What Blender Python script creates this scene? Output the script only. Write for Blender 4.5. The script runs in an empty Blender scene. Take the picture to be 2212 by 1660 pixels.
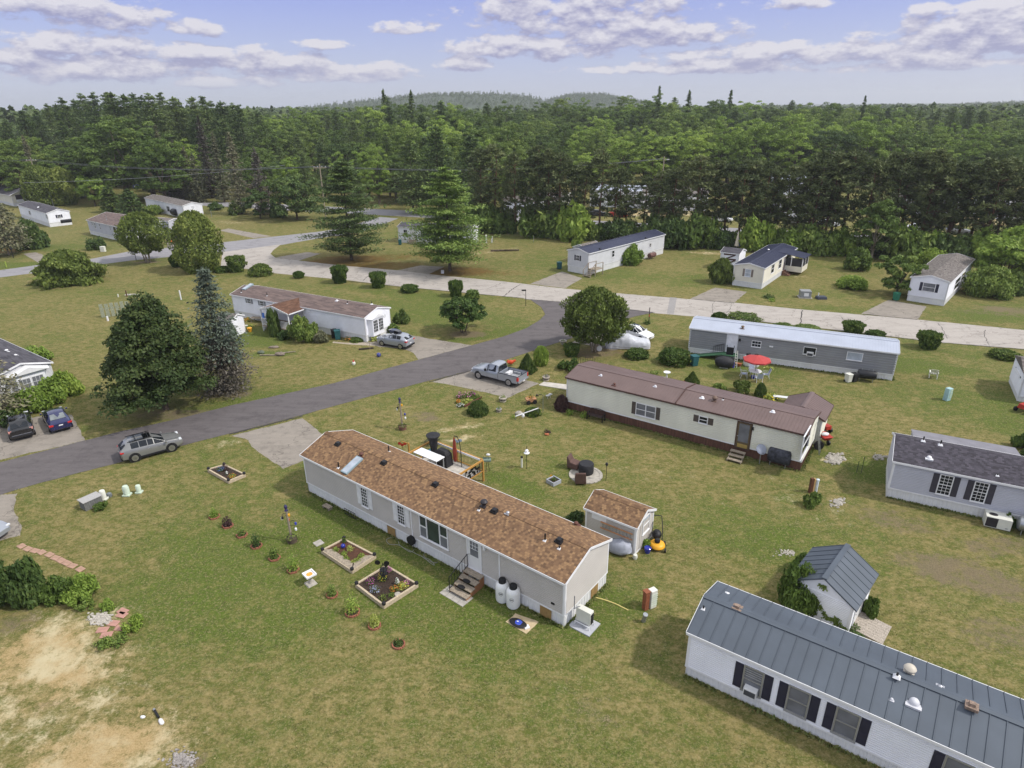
EXPO=0.46;SKY_STR=0.15;SKY_DUST=1.0;CLOUD=2**-.48;SUN_E=2.35;HAZE=.0002;OVER=.86
import bpy,math,random
import numpy as np
from mathutils import Vector,Matrix
from mathutils.geometry import tessellate_polygon
from mathutils import noise as mnoise
SC=bpy.context.scene
COL=SC.collection
PI=math.pi
# ------------------------------------------------------------------ camera model: a survey of where things stand on the ground
F_,TH,RO,CAMH=1410.0,math.radians(23.12),math.radians(-0.6),24.6
SS=2212/3071
CR=dict(A0=(0,200,1024),A1=(1000,200,1024),A2=(2047,200,1024),B0=(0,800,1024),B1=(1000,800,1024),B2=(2047,800,1024),C0=(0,1536,1024),C1=(1000,1536,1024),C2=(2047,1536,1024),M=(900,1250,1024),z1=(0,540,500),z2=(480,840,500),z3=(950,840,400),z4=(1400,960,560),z5=(0,1180,560),z6=(1180,1180,320),z7=(1480,1320,400),z8=(2040,960,400),z9=(2200,1200,400),z10=(1700,1440,400),z11=(600,1480,400),z12=(920,1580,400),z13=(1300,1660,560),z14=(2671,1400,400),z15=(2671,950,400))
def D(c,x,y):
 if c=='D':return(x,y)
 x0,y0,w=CR[c]
 return((x0+x*w/2212)*SS,(y0+y*w/2212)*SS)
def ray(q):
 x=(q[0]-1106)/F_;y=-(q[1]-830)/F_
 c,s=math.cos(RO),math.sin(RO)
 x,y=c*x-s*y,s*x+c*y
 return Vector((x,math.cos(TH)+y*math.sin(TH),-math.sin(TH)+y*math.cos(TH)))
def g(c,x,y,z=0.0):
 d=ray(D(c,x,y));t=(z-CAMH)/d.z
 return Vector((d.x*t,d.y*t,z))
def zat(p,q):
 d=ray(q);t=math.hypot(p[0],p[1])/math.hypot(d.x,d.y)
 return CAMH+d.z*t
def hplane(q,P,n):
 """point where the sight line to q meets the plane through P with normal n"""
 d=ray(q);o=Vector((0,0,CAMH))
 return o+d*((P-o).dot(n)/d.dot(n))
 # ------------------------------------------------------------------ mesh builder
class MB:
 def __init__(s):s.v=[];s.f=[];s.uv={};s.X=Matrix.Identity(4)
 def add(s,pts,faces,uvs=None):
  b=len(s.v)
  s.v+=[tuple(s.X @ Vector(p))for p in pts]
  for i,f in enumerate(faces):
   if uvs:s.uv[len(s.f)]=uvs[i]
   s.f.append(tuple(b+k for k in f))
  return s
 def box(s,x0,y0,z0,x1,y1,z1):
  return s.add([(x0,y0,z0),(x1,y0,z0),(x1,y1,z0),(x0,y1,z0),(x0,y0,z1),(x1,y0,z1),(x1,y1,z1),(x0,y1,z1)],
  [(0,3,2,1),(4,5,6,7),(0,1,5,4),(1,2,6,5),(2,3,7,6),(3,0,4,7)])
 def taper(s,x0,y0,z0,x1,y1,z1,k):
  cx,cy=(x0+x1)/2,(y0+y1)/2
  def q(x,y):return(cx+(x-cx)*k,cy+(y-cy)*k,z1)
  return s.add([(x0,y0,z0),(x1,y0,z0),(x1,y1,z0),(x0,y1,z0),q(x0,y0),q(x1,y0),q(x1,y1),q(x0,y1)],
  [(0,3,2,1),(4,5,6,7),(0,1,5,4),(1,2,6,5),(2,3,7,6),(3,0,4,7)])
 def beam(s,p,q,w,h=None,up=(0,0,1)):
  h=h or w;p,q=Vector(p),Vector(q);d=(q-p).normalized();u=Vector(up)
  if abs(d.dot(u))>.98:u=Vector((1,0,0))
  r=d.cross(u).normalized();u=r.cross(d)
  a=r*(w/2);b=u*(h/2)
  return s.add([p-a-b,p+a-b,p+a+b,p-a+b,q-a-b,q+a-b,q+a+b,q-a+b],
  [(0,1,2,3),(7,6,5,4),(0,4,5,1),(1,5,6,2),(2,6,7,3),(3,7,4,0)])
 def cyl(s,p,q,r0,r1=None,n=10,caps=True):
  r1=r0 if r1 is None else r1;p,q=Vector(p),Vector(q);d=(q-p).normalized()
  u=d.cross(Vector((0,0,1))if abs(d.z)<.95 else Vector((1,0,0))).normalized();w=d.cross(u)
  pts=[]
  for c,r in((p,r0),(q,r1)):
   for i in range(n):
    a=2*PI*i/n;pts.append(c+u*(r*math.cos(a))+w*(r*math.sin(a)))
  fs=[(i,n+i,n+(i+1)%n,(i+1)%n)for i in range(n)]
  if caps:fs+=[tuple(range(n)),tuple(range(2*n-1,n-1,-1))]
  return s.add(pts,fs)
 def tube(s,pts,r,n=6):
  for a,b in zip(pts[:-1],pts[1:]):s.cyl(a,b,r,r,n)
  return s
 def lathe(s,prof,n=16,o=(0,0,0),ax='z'):
  pts=[];o=Vector(o)
  for r,z in prof:
   for i in range(n):
    a=2*PI*i/n;c,t=r*math.cos(a),r*math.sin(a)
    pts.append(o+Vector({'z':(c,t,z),'y':(c,z,-t),'x':(z,c,t)}[ax]))
  fs=[]
  for k in range(len(prof)-1):
   for i in range(n):
    fs.append((k*n+i,k*n+(i+1)%n,(k+1)*n+(i+1)%n,(k+1)*n+i))
  fs+=[tuple(range(n-1,-1,-1)),tuple(range((len(prof)-1)*n,len(prof)*n))]
  return s.add(pts,fs)
 def ball(s,c,r,n=12,m=8,bump=0,seed=0):
  r=r if hasattr(r,'__len__')else(r,r,r);pts=[];rg=random.Random(seed)
  for j in range(m+1):
   t=PI*j/m
   for i in range(n):
    a=2*PI*i/n;k=1+bump*(rg.random()-.5)*2
    pts.append((c[0]+r[0]*k*math.sin(t)*math.cos(a),c[1]+r[1]*k*math.sin(t)*math.sin(a),c[2]-r[2]*k*math.cos(t)))
  return s.add(pts,[(j*n+i,j*n+(i+1)%n,(j+1)*n+(i+1)%n,(j+1)*n+i)for j in range(m)for i in range(n)])
 def prism(s,poly,z0,z1):
  n=len(poly)
  return s.add([(x,y,z0)for x,y in poly]+[(x,y,z1)for x,y in poly],
  [tuple(range(n-1,-1,-1)),tuple(range(n,2*n))]+[(i,(i+1)%n,n+(i+1)%n,n+i)for i in range(n)])
 def build(s,name,mat,parent=None,smooth=None,bevel=0,mat2=None):
  me=bpy.data.meshes.new(name);me.from_pydata(s.v,[],s.f)
  if s.uv:
   ul=me.uv_layers.new(name='uv')
   for pi,uv in s.uv.items():
    for k,li in enumerate(me.polygons[pi].loop_indices):ul.data[li].uv=uv[k]
  me.materials.append(mat);me.update()
  if smooth:
   for p in me.polygons:p.use_smooth=True
   me.set_sharp_from_angle(angle=math.radians(smooth))
  o=bpy.data.objects.new(name,me);COL.objects.link(o)
  if parent:o.parent=parent
  if bevel:
   b=o.modifiers.new('bevel','BEVEL');b.width=bevel;b.segments=2;b.limit_method='ANGLE'
  return o
def tag(o,label=None,cat=None,group=None,kind=None):
 if label:o['label']=label
 if cat:o['category']=cat
 if group:o['group']=group
 if kind:o['kind']=kind
 return o
def thing(name,label,cat,loc=(0,0,0),rz=0.0,group=None):
 o=bpy.data.objects.new(name,None);COL.objects.link(o);o.empty_display_size=.2
 o.location=loc;o.rotation_euler=(0,0,rz)
 return tag(o,label,cat,group)
def copy_tree(o,parent=None):
 c=o.copy();COL.objects.link(c);c.parent=parent
 for ch in[k for k in COL.objects if k.parent==o]:copy_tree(ch,c)
 return c
 # ------------------------------------------------------------------ materials
def srgb(r,g_,b):
 def f(c):
  c/=255
  return c/12.92 if c<=.04045 else((c+.055)/1.055)**2.4
 return(f(r),f(g_),f(b))
MATS={}
def nt(m):
 m.use_nodes=True;t=m.node_tree;t.nodes.clear();return t
def nd(t,typ,**kw):
 n=t.nodes.new(typ)
 for k,v in kw.items():setattr(n,k,v)
 return n
def mk(name,col,rough=.6,metal=0.0,var=.1,scale=2.0,bump=0.0,bscale=40.0,spec=.4,coat=0.0,streak=None):
 """painted / weathered surface: base colour with a two-scale wear noise and optional fine bump"""
 if name in MATS:return MATS[name]
 c=srgb(*col);m=bpy.data.materials.new(name);t=nt(m);L=t.links.new
 out=nd(t,'ShaderNodeOutputMaterial');b=nd(t,'ShaderNodeBsdfPrincipled')
 L(b.outputs[0],out.inputs[0])
 tc=nd(t,'ShaderNodeTexCoord');n1=nd(t,'ShaderNodeTexNoise');n1.inputs['Scale'].default_value=scale;n1.inputs['Detail'].default_value=6
 src=tc.outputs['Object']
 if streak:
  mp=nd(t,'ShaderNodeMapping');mp.inputs['Scale'].default_value=streak;L(src,mp.inputs[0]);src=mp.outputs[0]
 L(src,n1.inputs['Vector'])
 mx=nd(t,'ShaderNodeMix');mx.data_type='RGBA'
 mx.inputs[6].default_value=(*[k*(1-var*1.3)for k in c],1);mx.inputs[7].default_value=(*[min(1,k*(1+var))for k in c],1)
 rp=nd(t,'ShaderNodeMapRange');rp.inputs[1].default_value=.3;rp.inputs[2].default_value=.7
 L(n1.outputs[0],rp.inputs[0]);L(rp.outputs[0],mx.inputs[0]);L(mx.outputs[2],b.inputs['Base Color'])
 b.inputs['Roughness'].default_value=rough;b.inputs['Metallic'].default_value=metal
 b.inputs['Specular IOR Level'].default_value=spec;b.inputs['Coat Weight'].default_value=coat;b.inputs['Coat Roughness'].default_value=.05
 if bump:
  n2=nd(t,'ShaderNodeTexNoise');n2.inputs['Scale'].default_value=bscale;n2.inputs['Detail'].default_value=4;L(tc.outputs['Object'],n2.inputs['Vector'])
  bp=nd(t,'ShaderNodeBump');bp.inputs['Strength'].default_value=bump;bp.inputs['Distance'].default_value=.02
  L(n2.outputs[0],bp.inputs['Height']);L(bp.outputs[0],b.inputs['Normal'])
 MATS[name]=m;return m
def mk_leaf(name,lo,mid,hi,transl=.3,rough=.6):
 if name in MATS:return MATS[name]
 m=bpy.data.materials.new(name);t=nt(m);L=t.links.new
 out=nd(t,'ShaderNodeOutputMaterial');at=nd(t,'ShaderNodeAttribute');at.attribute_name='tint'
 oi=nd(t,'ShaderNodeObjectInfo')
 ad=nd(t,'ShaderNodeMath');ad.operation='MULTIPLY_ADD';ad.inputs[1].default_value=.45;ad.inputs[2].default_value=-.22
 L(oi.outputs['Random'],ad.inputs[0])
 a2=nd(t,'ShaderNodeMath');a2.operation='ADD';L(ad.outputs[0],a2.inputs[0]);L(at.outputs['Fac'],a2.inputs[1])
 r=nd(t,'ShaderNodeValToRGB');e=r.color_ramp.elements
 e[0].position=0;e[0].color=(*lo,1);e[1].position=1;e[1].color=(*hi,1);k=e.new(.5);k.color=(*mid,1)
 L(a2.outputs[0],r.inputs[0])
 b=nd(t,'ShaderNodeBsdfPrincipled');b.inputs['Roughness'].default_value=rough;b.inputs['Specular IOR Level'].default_value=.25
 L(r.outputs[0],b.inputs['Base Color'])
 tr=nd(t,'ShaderNodeBsdfTranslucent');L(r.outputs[0],tr.inputs[0])
 mx=nd(t,'ShaderNodeMixShader');mx.inputs[0].default_value=transl;L(b.outputs[0],mx.inputs[1]);L(tr.outputs[0],mx.inputs[2]);L(mx.outputs[0],out.inputs[0])
 MATS[name]=m;return m
def mk_shingle(name,cols,w=.3,h=.14,line=.5):
 """asphalt shingles laid in courses; needs a uv map in metres"""
 if name in MATS:return MATS[name]
 m=bpy.data.materials.new(name);t=nt(m);L=t.links.new
 out=nd(t,'ShaderNodeOutputMaterial');b=nd(t,'ShaderNodeBsdfPrincipled');L(b.outputs[0],out.inputs[0])
 uv=nd(t,'ShaderNodeUVMap');uv.uv_map='uv'
 br=nd(t,'ShaderNodeTexBrick');br.offset=.5;br.inputs['Scale'].default_value=1;br.inputs['Brick Width'].default_value=w;br.inputs['Row Height'].default_value=h
 br.inputs['Mortar Size'].default_value=.006;br.inputs['Bias'].default_value=0;br.inputs['Mortar Smooth'].default_value=.2
 br.inputs['Color1'].default_value=(0,0,0,1);br.inputs['Color2'].default_value=(1,1,1,1);br.inputs['Mortar'].default_value=(.4,.4,.4,1)
 L(uv.outputs[0],br.inputs['Vector'])
 rp=nd(t,'ShaderNodeValToRGB');e=rp.color_ramp.elements;n=len(cols);rp.color_ramp.interpolation='LINEAR'
 e[0].position=.05;e[0].color=(*srgb(*cols[0]),1);e[1].position=.95;e[1].color=(*srgb(*cols[-1]),1)
 for i in range(1,n-1):k=e.new(.05+.9*i/(n-1));k.color=(*srgb(*cols[i]),1)
 L(br.outputs['Color'],rp.inputs[0])
 no=nd(t,'ShaderNodeTexNoise');no.inputs['Scale'].default_value=1.1;no.inputs['Detail'].default_value=8;no.inputs['Roughness'].default_value=.7;L(uv.outputs[0],no.inputs['Vector'])
 mr=nd(t,'ShaderNodeMapRange');mr.inputs[1].default_value=.25;mr.inputs[2].default_value=.75;mr.inputs[3].default_value=.86;mr.inputs[4].default_value=1.14;L(no.outputs[0],mr.inputs[0])
 mu=nd(t,'ShaderNodeMix');mu.data_type='RGBA';mu.blend_type='MULTIPLY';mu.inputs[0].default_value=1;L(rp.outputs[0],mu.inputs[6]);L(mr.outputs[0],mu.inputs[7])
 L(mu.outputs[2],b.inputs['Base Color']);b.inputs['Roughness'].default_value=.9;b.inputs['Specular IOR Level'].default_value=.2
 bp=nd(t,'ShaderNodeBump');bp.inputs['Strength'].default_value=line;bp.inputs['Distance'].default_value=.02;bp.invert=True
 L(br.outputs['Fac'],bp.inputs['Height']);L(bp.outputs[0],b.inputs['Normal'])
 MATS[name]=m;return m
def mk_glass(name,col,rough=.06):
 if name in MATS:return MATS[name]
 m=bpy.data.materials.new(name);t=nt(m);L=t.links.new
 out=nd(t,'ShaderNodeOutputMaterial');b=nd(t,'ShaderNodeBsdfPrincipled');L(b.outputs[0],out.inputs[0])
 tc=nd(t,'ShaderNodeTexCoord');n=nd(t,'ShaderNodeTexNoise');n.inputs['Scale'].default_value=1.7;L(tc.outputs['Object'],n.inputs['Vector'])
 c=srgb(*col);mx=nd(t,'ShaderNodeMix');mx.data_type='RGBA';mx.inputs[6].default_value=(*[k*.5 for k in c],1);mx.inputs[7].default_value=(*[k*1.5 for k in c],1)
 L(n.outputs[0],mx.inputs[0]);L(mx.outputs[2],b.inputs['Base Color']);b.inputs['Roughness'].default_value=rough;b.inputs['Specular IOR Level'].default_value=.32
 MATS[name]=m;return m
 # the paints and stuffs used all over
WHITE=mk('white_vinyl',(222,222,222),.5,var=.05,scale=1.2)
TRIM=mk('white_trim',(228,228,230),.45,var=.04,scale=2)
BLACKM=mk('black_metal',(26,26,28),.45,var=.2)
BLACKP=mk('black_plastic',(30,30,33),.55,var=.15,scale=5)
GALV=mk('galvanised_metal',(165,168,172),.4,.7,var=.12,scale=6)
WOOD=mk('weathered_wood',(150,138,122),.85,var=.3,scale=5,streak=(2,2,14),bump=.3)
NEWWOOD=mk('fresh_pine_wood',(178,132,66),.7,var=.2,scale=5,streak=(2,2,10),bump=.2)
SOIL=mk('dark_mulch',(58,46,38),.95,var=.5,scale=14,bump=1,bscale=25)
BRICK=mk('red_edging_brick',(150,96,76),.85,var=.25,scale=9)
CONC=mk('grey_concrete',(165,160,152),.85,var=.16,scale=3,bump=.3)
RUBBER=mk('tyre_rubber',(28,28,29),.8,var=.2,scale=8)
CHROME=mk('alloy_silver',(190,190,194),.3,.8,var=.08,scale=8)
GDARK=mk_glass('dark_window_glass',(34,38,43));GCUR=mk_glass('curtained_window_glass',(112,114,120),.2);GGREEN=mk_glass('green_tinted_glass',(56,66,63))
PANEW=mk_glass('light_window_glass',(170,178,188),.15)
REDLAMP=mk('red_lamp_lens',(190,30,26),.2,var=.1,coat=.5);WLAMP=mk('clear_lamp_lens',(215,218,222),.15,var=.05,coat=.6)
BARK=mk('grey_brown_bark',(92,80,68),.95,var=.35,scale=5,bump=.8,bscale=12)
BARKL=mk('pale_bark',(150,138,122),.95,var=.3,scale=6,bump=.6,bscale=14)
BARKR=mk('reddish_pine_bark',(112,82,64),.95,var=.3,scale=5,bump=.8,bscale=10)
# ------------------------------------------------------------------ camera, sun, sky
cam=bpy.data.cameras.new('camera');co=bpy.data.objects.new('camera',cam);COL.objects.link(co);SC.camera=co
cam.sensor_width=36;cam.lens=36*F_/2212;cam.clip_end=9000;cam.clip_start=.5
co.matrix_world=Matrix.Translation((0,0,CAMH)) @ Matrix.Rotation(PI/2-TH,4,'X') @ Matrix.Rotation(RO,4,'Z')
SUN_AZ,SUN_EL=math.radians(-14),math.radians(48) # from the right, a little towards the viewer
sd=Vector((math.cos(SUN_AZ)*math.cos(SUN_EL),math.sin(SUN_AZ)*math.cos(SUN_EL),math.sin(SUN_EL)))
sl=bpy.data.lights.new('sun','SUN');sl.energy=SUN_E;sl.angle=math.radians(3.5);sl.color=(1,.955,.88)
so=bpy.data.objects.new('sun',sl);COL.objects.link(so);so.rotation_euler=sd.to_track_quat('Z','Y').to_euler();so.location=(60,-20,80)
SC.view_settings.view_transform='Standard';SC.view_settings.look='None';SC.view_settings.gamma=1;SC.view_settings.exposure=EXPO
W=bpy.data.worlds.new('World');SC.world=W;W.use_nodes=True
t=W.node_tree;t.nodes.clear();L=t.links.new
wo=nd(t,'ShaderNodeOutputWorld');bg=nd(t,'ShaderNodeBackground');L(bg.outputs[0],wo.inputs[0])
sky=nd(t,'ShaderNodeTexSky');sky.sky_type='NISHITA';sky.sun_disc=False;sky.sun_elevation=SUN_EL;sky.sun_rotation=PI/2-SUN_AZ
sky.air_density=1.0;sky.dust_density=SKY_DUST;sky.ozone_density=2.2
tc=nd(t,'ShaderNodeTexCoord');sx=nd(t,'ShaderNodeSeparateXYZ');L(tc.outputs['Generated'],sx.inputs[0])
def mth(op,a,b=None,c=None,clamp=False):
 n=nd(t,'ShaderNodeMath');n.operation=op;n.use_clamp=clamp
 for i,v in enumerate((a,b,c)):
  if v is None:continue
  if hasattr(v,'is_output'):L(v,n.inputs[i])
  else:n.inputs[i].default_value=v
 return n.outputs[0]
az=mth('ARCTAN2',sx.outputs[0],sx.outputs[1]);el=mth('ARCSINE',sx.outputs[2])
def cloud_noise(el_,scale,det=9,kx=1.0,ky=3.4,seed=0.0,rough=.58):
 cb=nd(t,'ShaderNodeCombineXYZ');L(mth('MULTIPLY',az,kx),cb.inputs[0]);L(mth('MULTIPLY',el_,ky),cb.inputs[1]);cb.inputs[2].default_value=seed
 n=nd(t,'ShaderNodeTexNoise');n.inputs['Scale'].default_value=scale;n.inputs['Detail'].default_value=det;n.inputs['Roughness'].default_value=rough
 L(cb.outputs[0],n.inputs['Vector']);return n.outputs[0]
 # cumulus banks: direction (azimuth, elevation) and angular half-size of each; noise gives them their edges
BANKS=[(150,20,150,26),(280,45,70,20),(140,95,110,20),(430,62,45,15),(400,112,150,16),(600,135,130,22),(230,148,230,22),(1250,20,230,42),(1420,68,190,30),(1080,100,150,20),(1230,115,90,14),(1000,138,55,14),
(1700,5,80,14),(1660,112,130,20),(1900,118,230,26),(2120,80,170,40),(2190,30,80,26),(1600,138,220,16),(790,155,120,16),(1950,142,180,10),(30,125,60,18),(480,178,120,12),(880,60,60,12),(700,95,70,10),(330,30,50,12),(1500,120,110,10),(2000,30,60,16),(760,165,160,10),(1350,150,140,9)]
def banks(dl):
 tot=None;cb0=nd(t,'ShaderNodeCombineXYZ');L(az,cb0.inputs[0]);L(mth('ADD',el,dl),cb0.inputs[1])
 wob=nd(t,'ShaderNodeVectorMath');wob.operation='MULTIPLY_ADD';wn=nd(t,'ShaderNodeTexNoise');wn.inputs['Scale'].default_value=16;wn.inputs['Detail'].default_value=2;L(cb0.outputs[0],wn.inputs['Vector'])
 wob.inputs[1].default_value=(.07,.006,0);L(wn.outputs['Color'],wob.inputs[0]);L(cb0.outputs[0],wob.inputs[2])
 for(px,py,rx,ry)in BANKS:
  d=ray((px,py)).normalized();a0=math.atan2(d.x,d.y)+.035;e0=math.asin(d.z)+.003;wx,wy=F_/rx*.92,F_/ry*.92
  v=nd(t,'ShaderNodeVectorMath');v.operation='MULTIPLY_ADD';v.inputs[1].default_value=(wx,wy,0);v.inputs[2].default_value=(-a0*wx,-e0*wy,0);L(wob.outputs[0],v.inputs[0])
  q=nd(t,'ShaderNodeVectorMath');q.operation='DOT_PRODUCT';L(v.outputs[0],q.inputs[0]);L(v.outputs[0],q.inputs[1])
  tot=q.outputs['Value']if tot is None else mth('MINIMUM',tot,q.outputs['Value'])
 return mth('SUBTRACT',1.0,mth('MINIMUM',tot,2.2))
def dn(dl,det):
 e2=mth('ADD',el,dl)
 return mth('ADD',mth('MULTIPLY',mth('SUBTRACT',cloud_noise(e2,26,det,ky=2.2,rough=.62),.5),1.75),mth('MULTIPLY',mth('SUBTRACT',cloud_noise(e2,8,3,ky=3.0,seed=4.2),.5),.7))
dens=[mth('ADD',mth('MULTIPLY',banks(0.0),.46),dn(0.0,7)),mth('ADD',mth('MULTIPLY',banks(.010),.46),dn(.010,4))]
mask=nd(t,'ShaderNodeMapRange');mask.interpolation_type='SMOOTHSTEP';mask.inputs[1].default_value=.02;mask.inputs[2].default_value=.30;L(dens[0],mask.inputs[0])
fade=nd(t,'ShaderNodeMapRange');fade.inputs[1].default_value=.005;fade.inputs[2].default_value=.04;L(el,fade.inputs[0])
lit=nd(t,'ShaderNodeMapRange');lit.inputs[1].default_value=-.25;lit.inputs[2].default_value=.32;L(mth('SUBTRACT',dens[0],dens[1]),lit.inputs[0])
ccol=nd(t,'ShaderNodeMix');ccol.data_type='RGBA'
ccol.inputs[6].default_value=(*[k*CLOUD for k in srgb(160,160,196)],1);ccol.inputs[7].default_value=(*[k*CLOUD for k in srgb(230,227,234)],1);L(lit.outputs[0],ccol.inputs[0])
# a thin milky veil whitens the sky towards the horizon, lavender higher up
veil=nd(t,'ShaderNodeMix');veil.data_type='RGBA'
vf=nd(t,'ShaderNodeMapRange');vf.inputs[1].default_value=.0;vf.inputs[2].default_value=.13;L(el,vf.inputs[0])
veil.inputs[6].default_value=(*[k*CLOUD for k in srgb(194,200,222)],1);veil.inputs[7].default_value=(*[k*CLOUD for k in srgb(150,157,226)],1);L(vf.outputs[0],veil.inputs[0])
hi_=nd(t,'ShaderNodeMix');hi_.data_type='RGBA';hf=nd(t,'ShaderNodeMapRange');hf.inputs[1].default_value=.17;hf.inputs[2].default_value=.5;L(el,hf.inputs[0]);L(hf.outputs[0],hi_.inputs[0])
L(veil.outputs[2],hi_.inputs[6]);hi_.inputs[7].default_value=(OVER*.97,OVER*.98,OVER,1);veil=hi_
skm=nd(t,'ShaderNodeMix');skm.data_type='RGBA';skm.blend_type='MIX'
scl=nd(t,'ShaderNodeVectorMath');scl.operation='SCALE';scl.inputs['Scale'].default_value=SKY_STR;L(sky.outputs[0],scl.inputs[0])
vm=nd(t,'ShaderNodeMapRange');vm.inputs[1].default_value=.12;vm.inputs[2].default_value=.5;vm.inputs[3].default_value=.82;vm.inputs[4].default_value=.8;L(el,vm.inputs[0])
L(vm.outputs[0],skm.inputs[0]);L(scl.outputs[0],skm.inputs[6]);L(veil.outputs[2],skm.inputs[7])
fin=nd(t,'ShaderNodeMix');fin.data_type='RGBA';L(mth('MULTIPLY',mth('MULTIPLY',mask.outputs[0],fade.outputs[0]),.92),fin.inputs[0]);L(skm.outputs[2],fin.inputs[6]);L(ccol.outputs[2],fin.inputs[7])
L(fin.outputs[2],bg.inputs[0]);bg.inputs[1].default_value=1.0
# ------------------------------------------------------------------ terrain
def hgt(x,y):
 d=np.hypot(x,y*.95)
 r=np.clip((d-225)/220,0,1);h=7*r*r*(3-2*r)
 left=np.clip((-x-40)/160,0,1)*np.clip((y-190)/120,0,1)
 return h+4*left
def hg(x,y):return float(hgt(np.float64(x),np.float64(y)))
def axis(lo,hi,a,b,st):
 out=list(np.arange(a,b+st/2,st));s=st;v=b
 while v<hi:s*=1.18;v+=s;out.append(v)
 s=st;v=a
 while v>lo:s*=1.18;v-=s;out.insert(0,v)
 return np.array(out)
gx,gy=axis(-4000,4000,-130,130,.75),axis(-250,5500,14,176,.75)
X,Y=np.meshgrid(gx,gy);nx,ny=len(gx),len(gy)
# channels of the ground cover: sand / lush / bare grey dirt / rusty needle litter
cov=np.zeros((ny,nx,4),np.float32)
def blob(ch,c,x,y,rx,ry=None,s=1.0,rot=0.0):
 p=g(c,x,y);ry=ry or rx
 dx,dy=X-p.x,Y-p.y;ca,sa=math.cos(rot),math.sin(rot)
 q=((dx*ca+dy*sa)/rx)**2+((-dx*sa+dy*ca)/ry)**2
 cov[...,ch]=np.maximum(cov[...,ch],s*np.clip(1.25-q,0,1))
for a in[(0,'C0',300,1050,5.6,5.4,.62,.3),(0,'C0',640,1560,4.6,2.4,.8,.2),(0,'B1',1500,1150,7,2.2,.28,-.6),(0,'B2',500,1500,9,3.5,.34,-.5),(0,'B1',1900,1300,6,2.5,.3,-.6),(0,'C1',1700,1200,5,3,.26),(0,'C0',250,900,3.2,2.4,.9,.3),(0,'C0',420,1050,2.6,1.4,.95,-.2),(0,'C0',700,1500,3.0,1.5,1.0,.2),(0,'C0',520,1620,2.2,.9,1.0),(0,'C0',880,1430,1.6,1.1,.8),(0,'C0',560,1280,2.2,1.3,.6),(0,'C0',120,1080,1.6,1.2,.7),(0,'C0',400,720,2.0,1.2,.65),(0,'C0',900,1230,1.8,1.0,.55),
(0,'C0',2080,370,1.9,1.0,.45,-.6),(0,'B1',830,1040,3.0,.8,.7,.35),(0,'B1',840,1110,2.0,.6,.75,.3),(0,'B2',990,1250,1.4,.7,.9),(0,'B2',520,1340,2.5,.8,.45,-.5),(0,'B2',1000,1530,1.2,.7,.7),(0,'B2',1270,1240,1.0,.4,.6),(0,'B0',1800,1210,3.0,1.2,.5,-.9),(0,'B0',1450,1150,4.0,.9,.45,.35),(0,'B0',500,1460,3.5,.8,.45,.3),(0,'C1',1100,0,.1,.1,0),
(0,'A1',1020,1200,9.0,1.2,.6,.6),(0,'A0',1500,1010,8.0,3.0,.5,-.5),(0,'A2',170,1210,5.0,1.5,.7,-.3),(0,'A2',480,1205,6.0,1.5,.5,-.3),(0,'A2',2000,1000,25,8.0,.8),(0,'A1',2000,950,22,7.0,.85),(0,'A1',1700,800,12,5.0,.7),(0,'A2',780,1360,2,1.2,.6),(0,'C2',420,930,.1,.1,0)]:blob(a[0],*a[1:])
for a in[(1,'C0',1500,500,9,6,.42,-.5),(1,'C1',500,500,8,4,.5,-.6),(1,'C1',1600,600,4,3,.6),(1,'B2',1800,900,9,6,.5,-.4),(1,'B0',1600,900,9,4,.4,.3),(1,'B1',700,300,16,5,.5,-.4),(1,'A1',1900,1350,16,6,.35,-.4),(1,'C2',300,100,6,3,.4,-.5),(1,'M',1000,950,8.5,1.3,.9,-.65),(1,'M',200,640,4,1.2,.9,-.65),(1,'M',1380,430,3.4,.9,.9,-.65),(1,'M',1650,700,3.4,.9,.8,-.65),(1,'M',2000,1200,2.2,1.2,.9,-.6),(1,'B2',1500,640,5,2.0,.8,-.4),(1,'B2',300,640,7,1.5,.7,-.4),(1,'B2',1200,640,7,1.0,.6,-.4),(1,'z2',1300,760,5,4,.8),(1,'z2',1500,980,3,1,.9),(1,'B1',1130,420,8,1.5,.7,.5),(1,'C0',1450,780,2.0,1.5,.6),(1,'C0',1900,200,4,2,.6),
(1,'A0',150,1290,12,3,.9),(1,'B2',2100,320,9,3,.5),(1,'B1',1900,980,5,1.0,.7,-.6),(1,'B0',1900,820,7,.6,.7,.3),(1,'A2',1000,1590,10,3,.5),(1,'B2',1250,1330,2.5,2.0,.7),(1,'C1',1450,700,3,1.0,.8,-.65),(1,'C1',300,350,3,2,.6),(1,'B2',1750,1000,4,2,.4),(1,'B1',500,180,12,3,.5,-.5),(1,'A0',400,1180,14,4,.5)]:blob(a[0],*a[1:])
for a in[(2,'C2',1800,400,4.5,2.2,.9,-.5),(2,'C2',1450,100,3.5,1.2,.75,-.4),(2,'C2',2100,800,3.5,1.8,.7),(2,'C2',1300,0,4,1.0,.6,-.4),(2,'C2',2050,220,3,1.5,.7),(2,'B2',2180,290,6,2.2,.9,-.4),(2,'B2',1950,300,7,1.2,.6,-.4),(2,'C1',1700,1300,2.2,1.6,.5),(2,'C0',1200,1620,.9,.6,1.0),(2,'C0',300,1250,1.0,.8,.8),(2,'C0',500,1480,.9,.5,.8),(2,'C0',100,720,2.0,1.2,.7),(2,'C0',1350,50,3,1,.35),(2,'z6',700,480,2.0,1.4,.8,-.3),(2,'B1',860,440,3.2,1.6,1.0),(2,'B1',1700,560,3.6,2.0,.9),(2,'B0',1100,960,5.0,1.6,.8),(2,'B0',1480,830,3.0,1.4,.9),(2,'A0',960,1268,3.0,1.2,1.0),(2,'A2',1700,1600,5,1.5,.4)]:blob(a[0],*a[1:])
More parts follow.
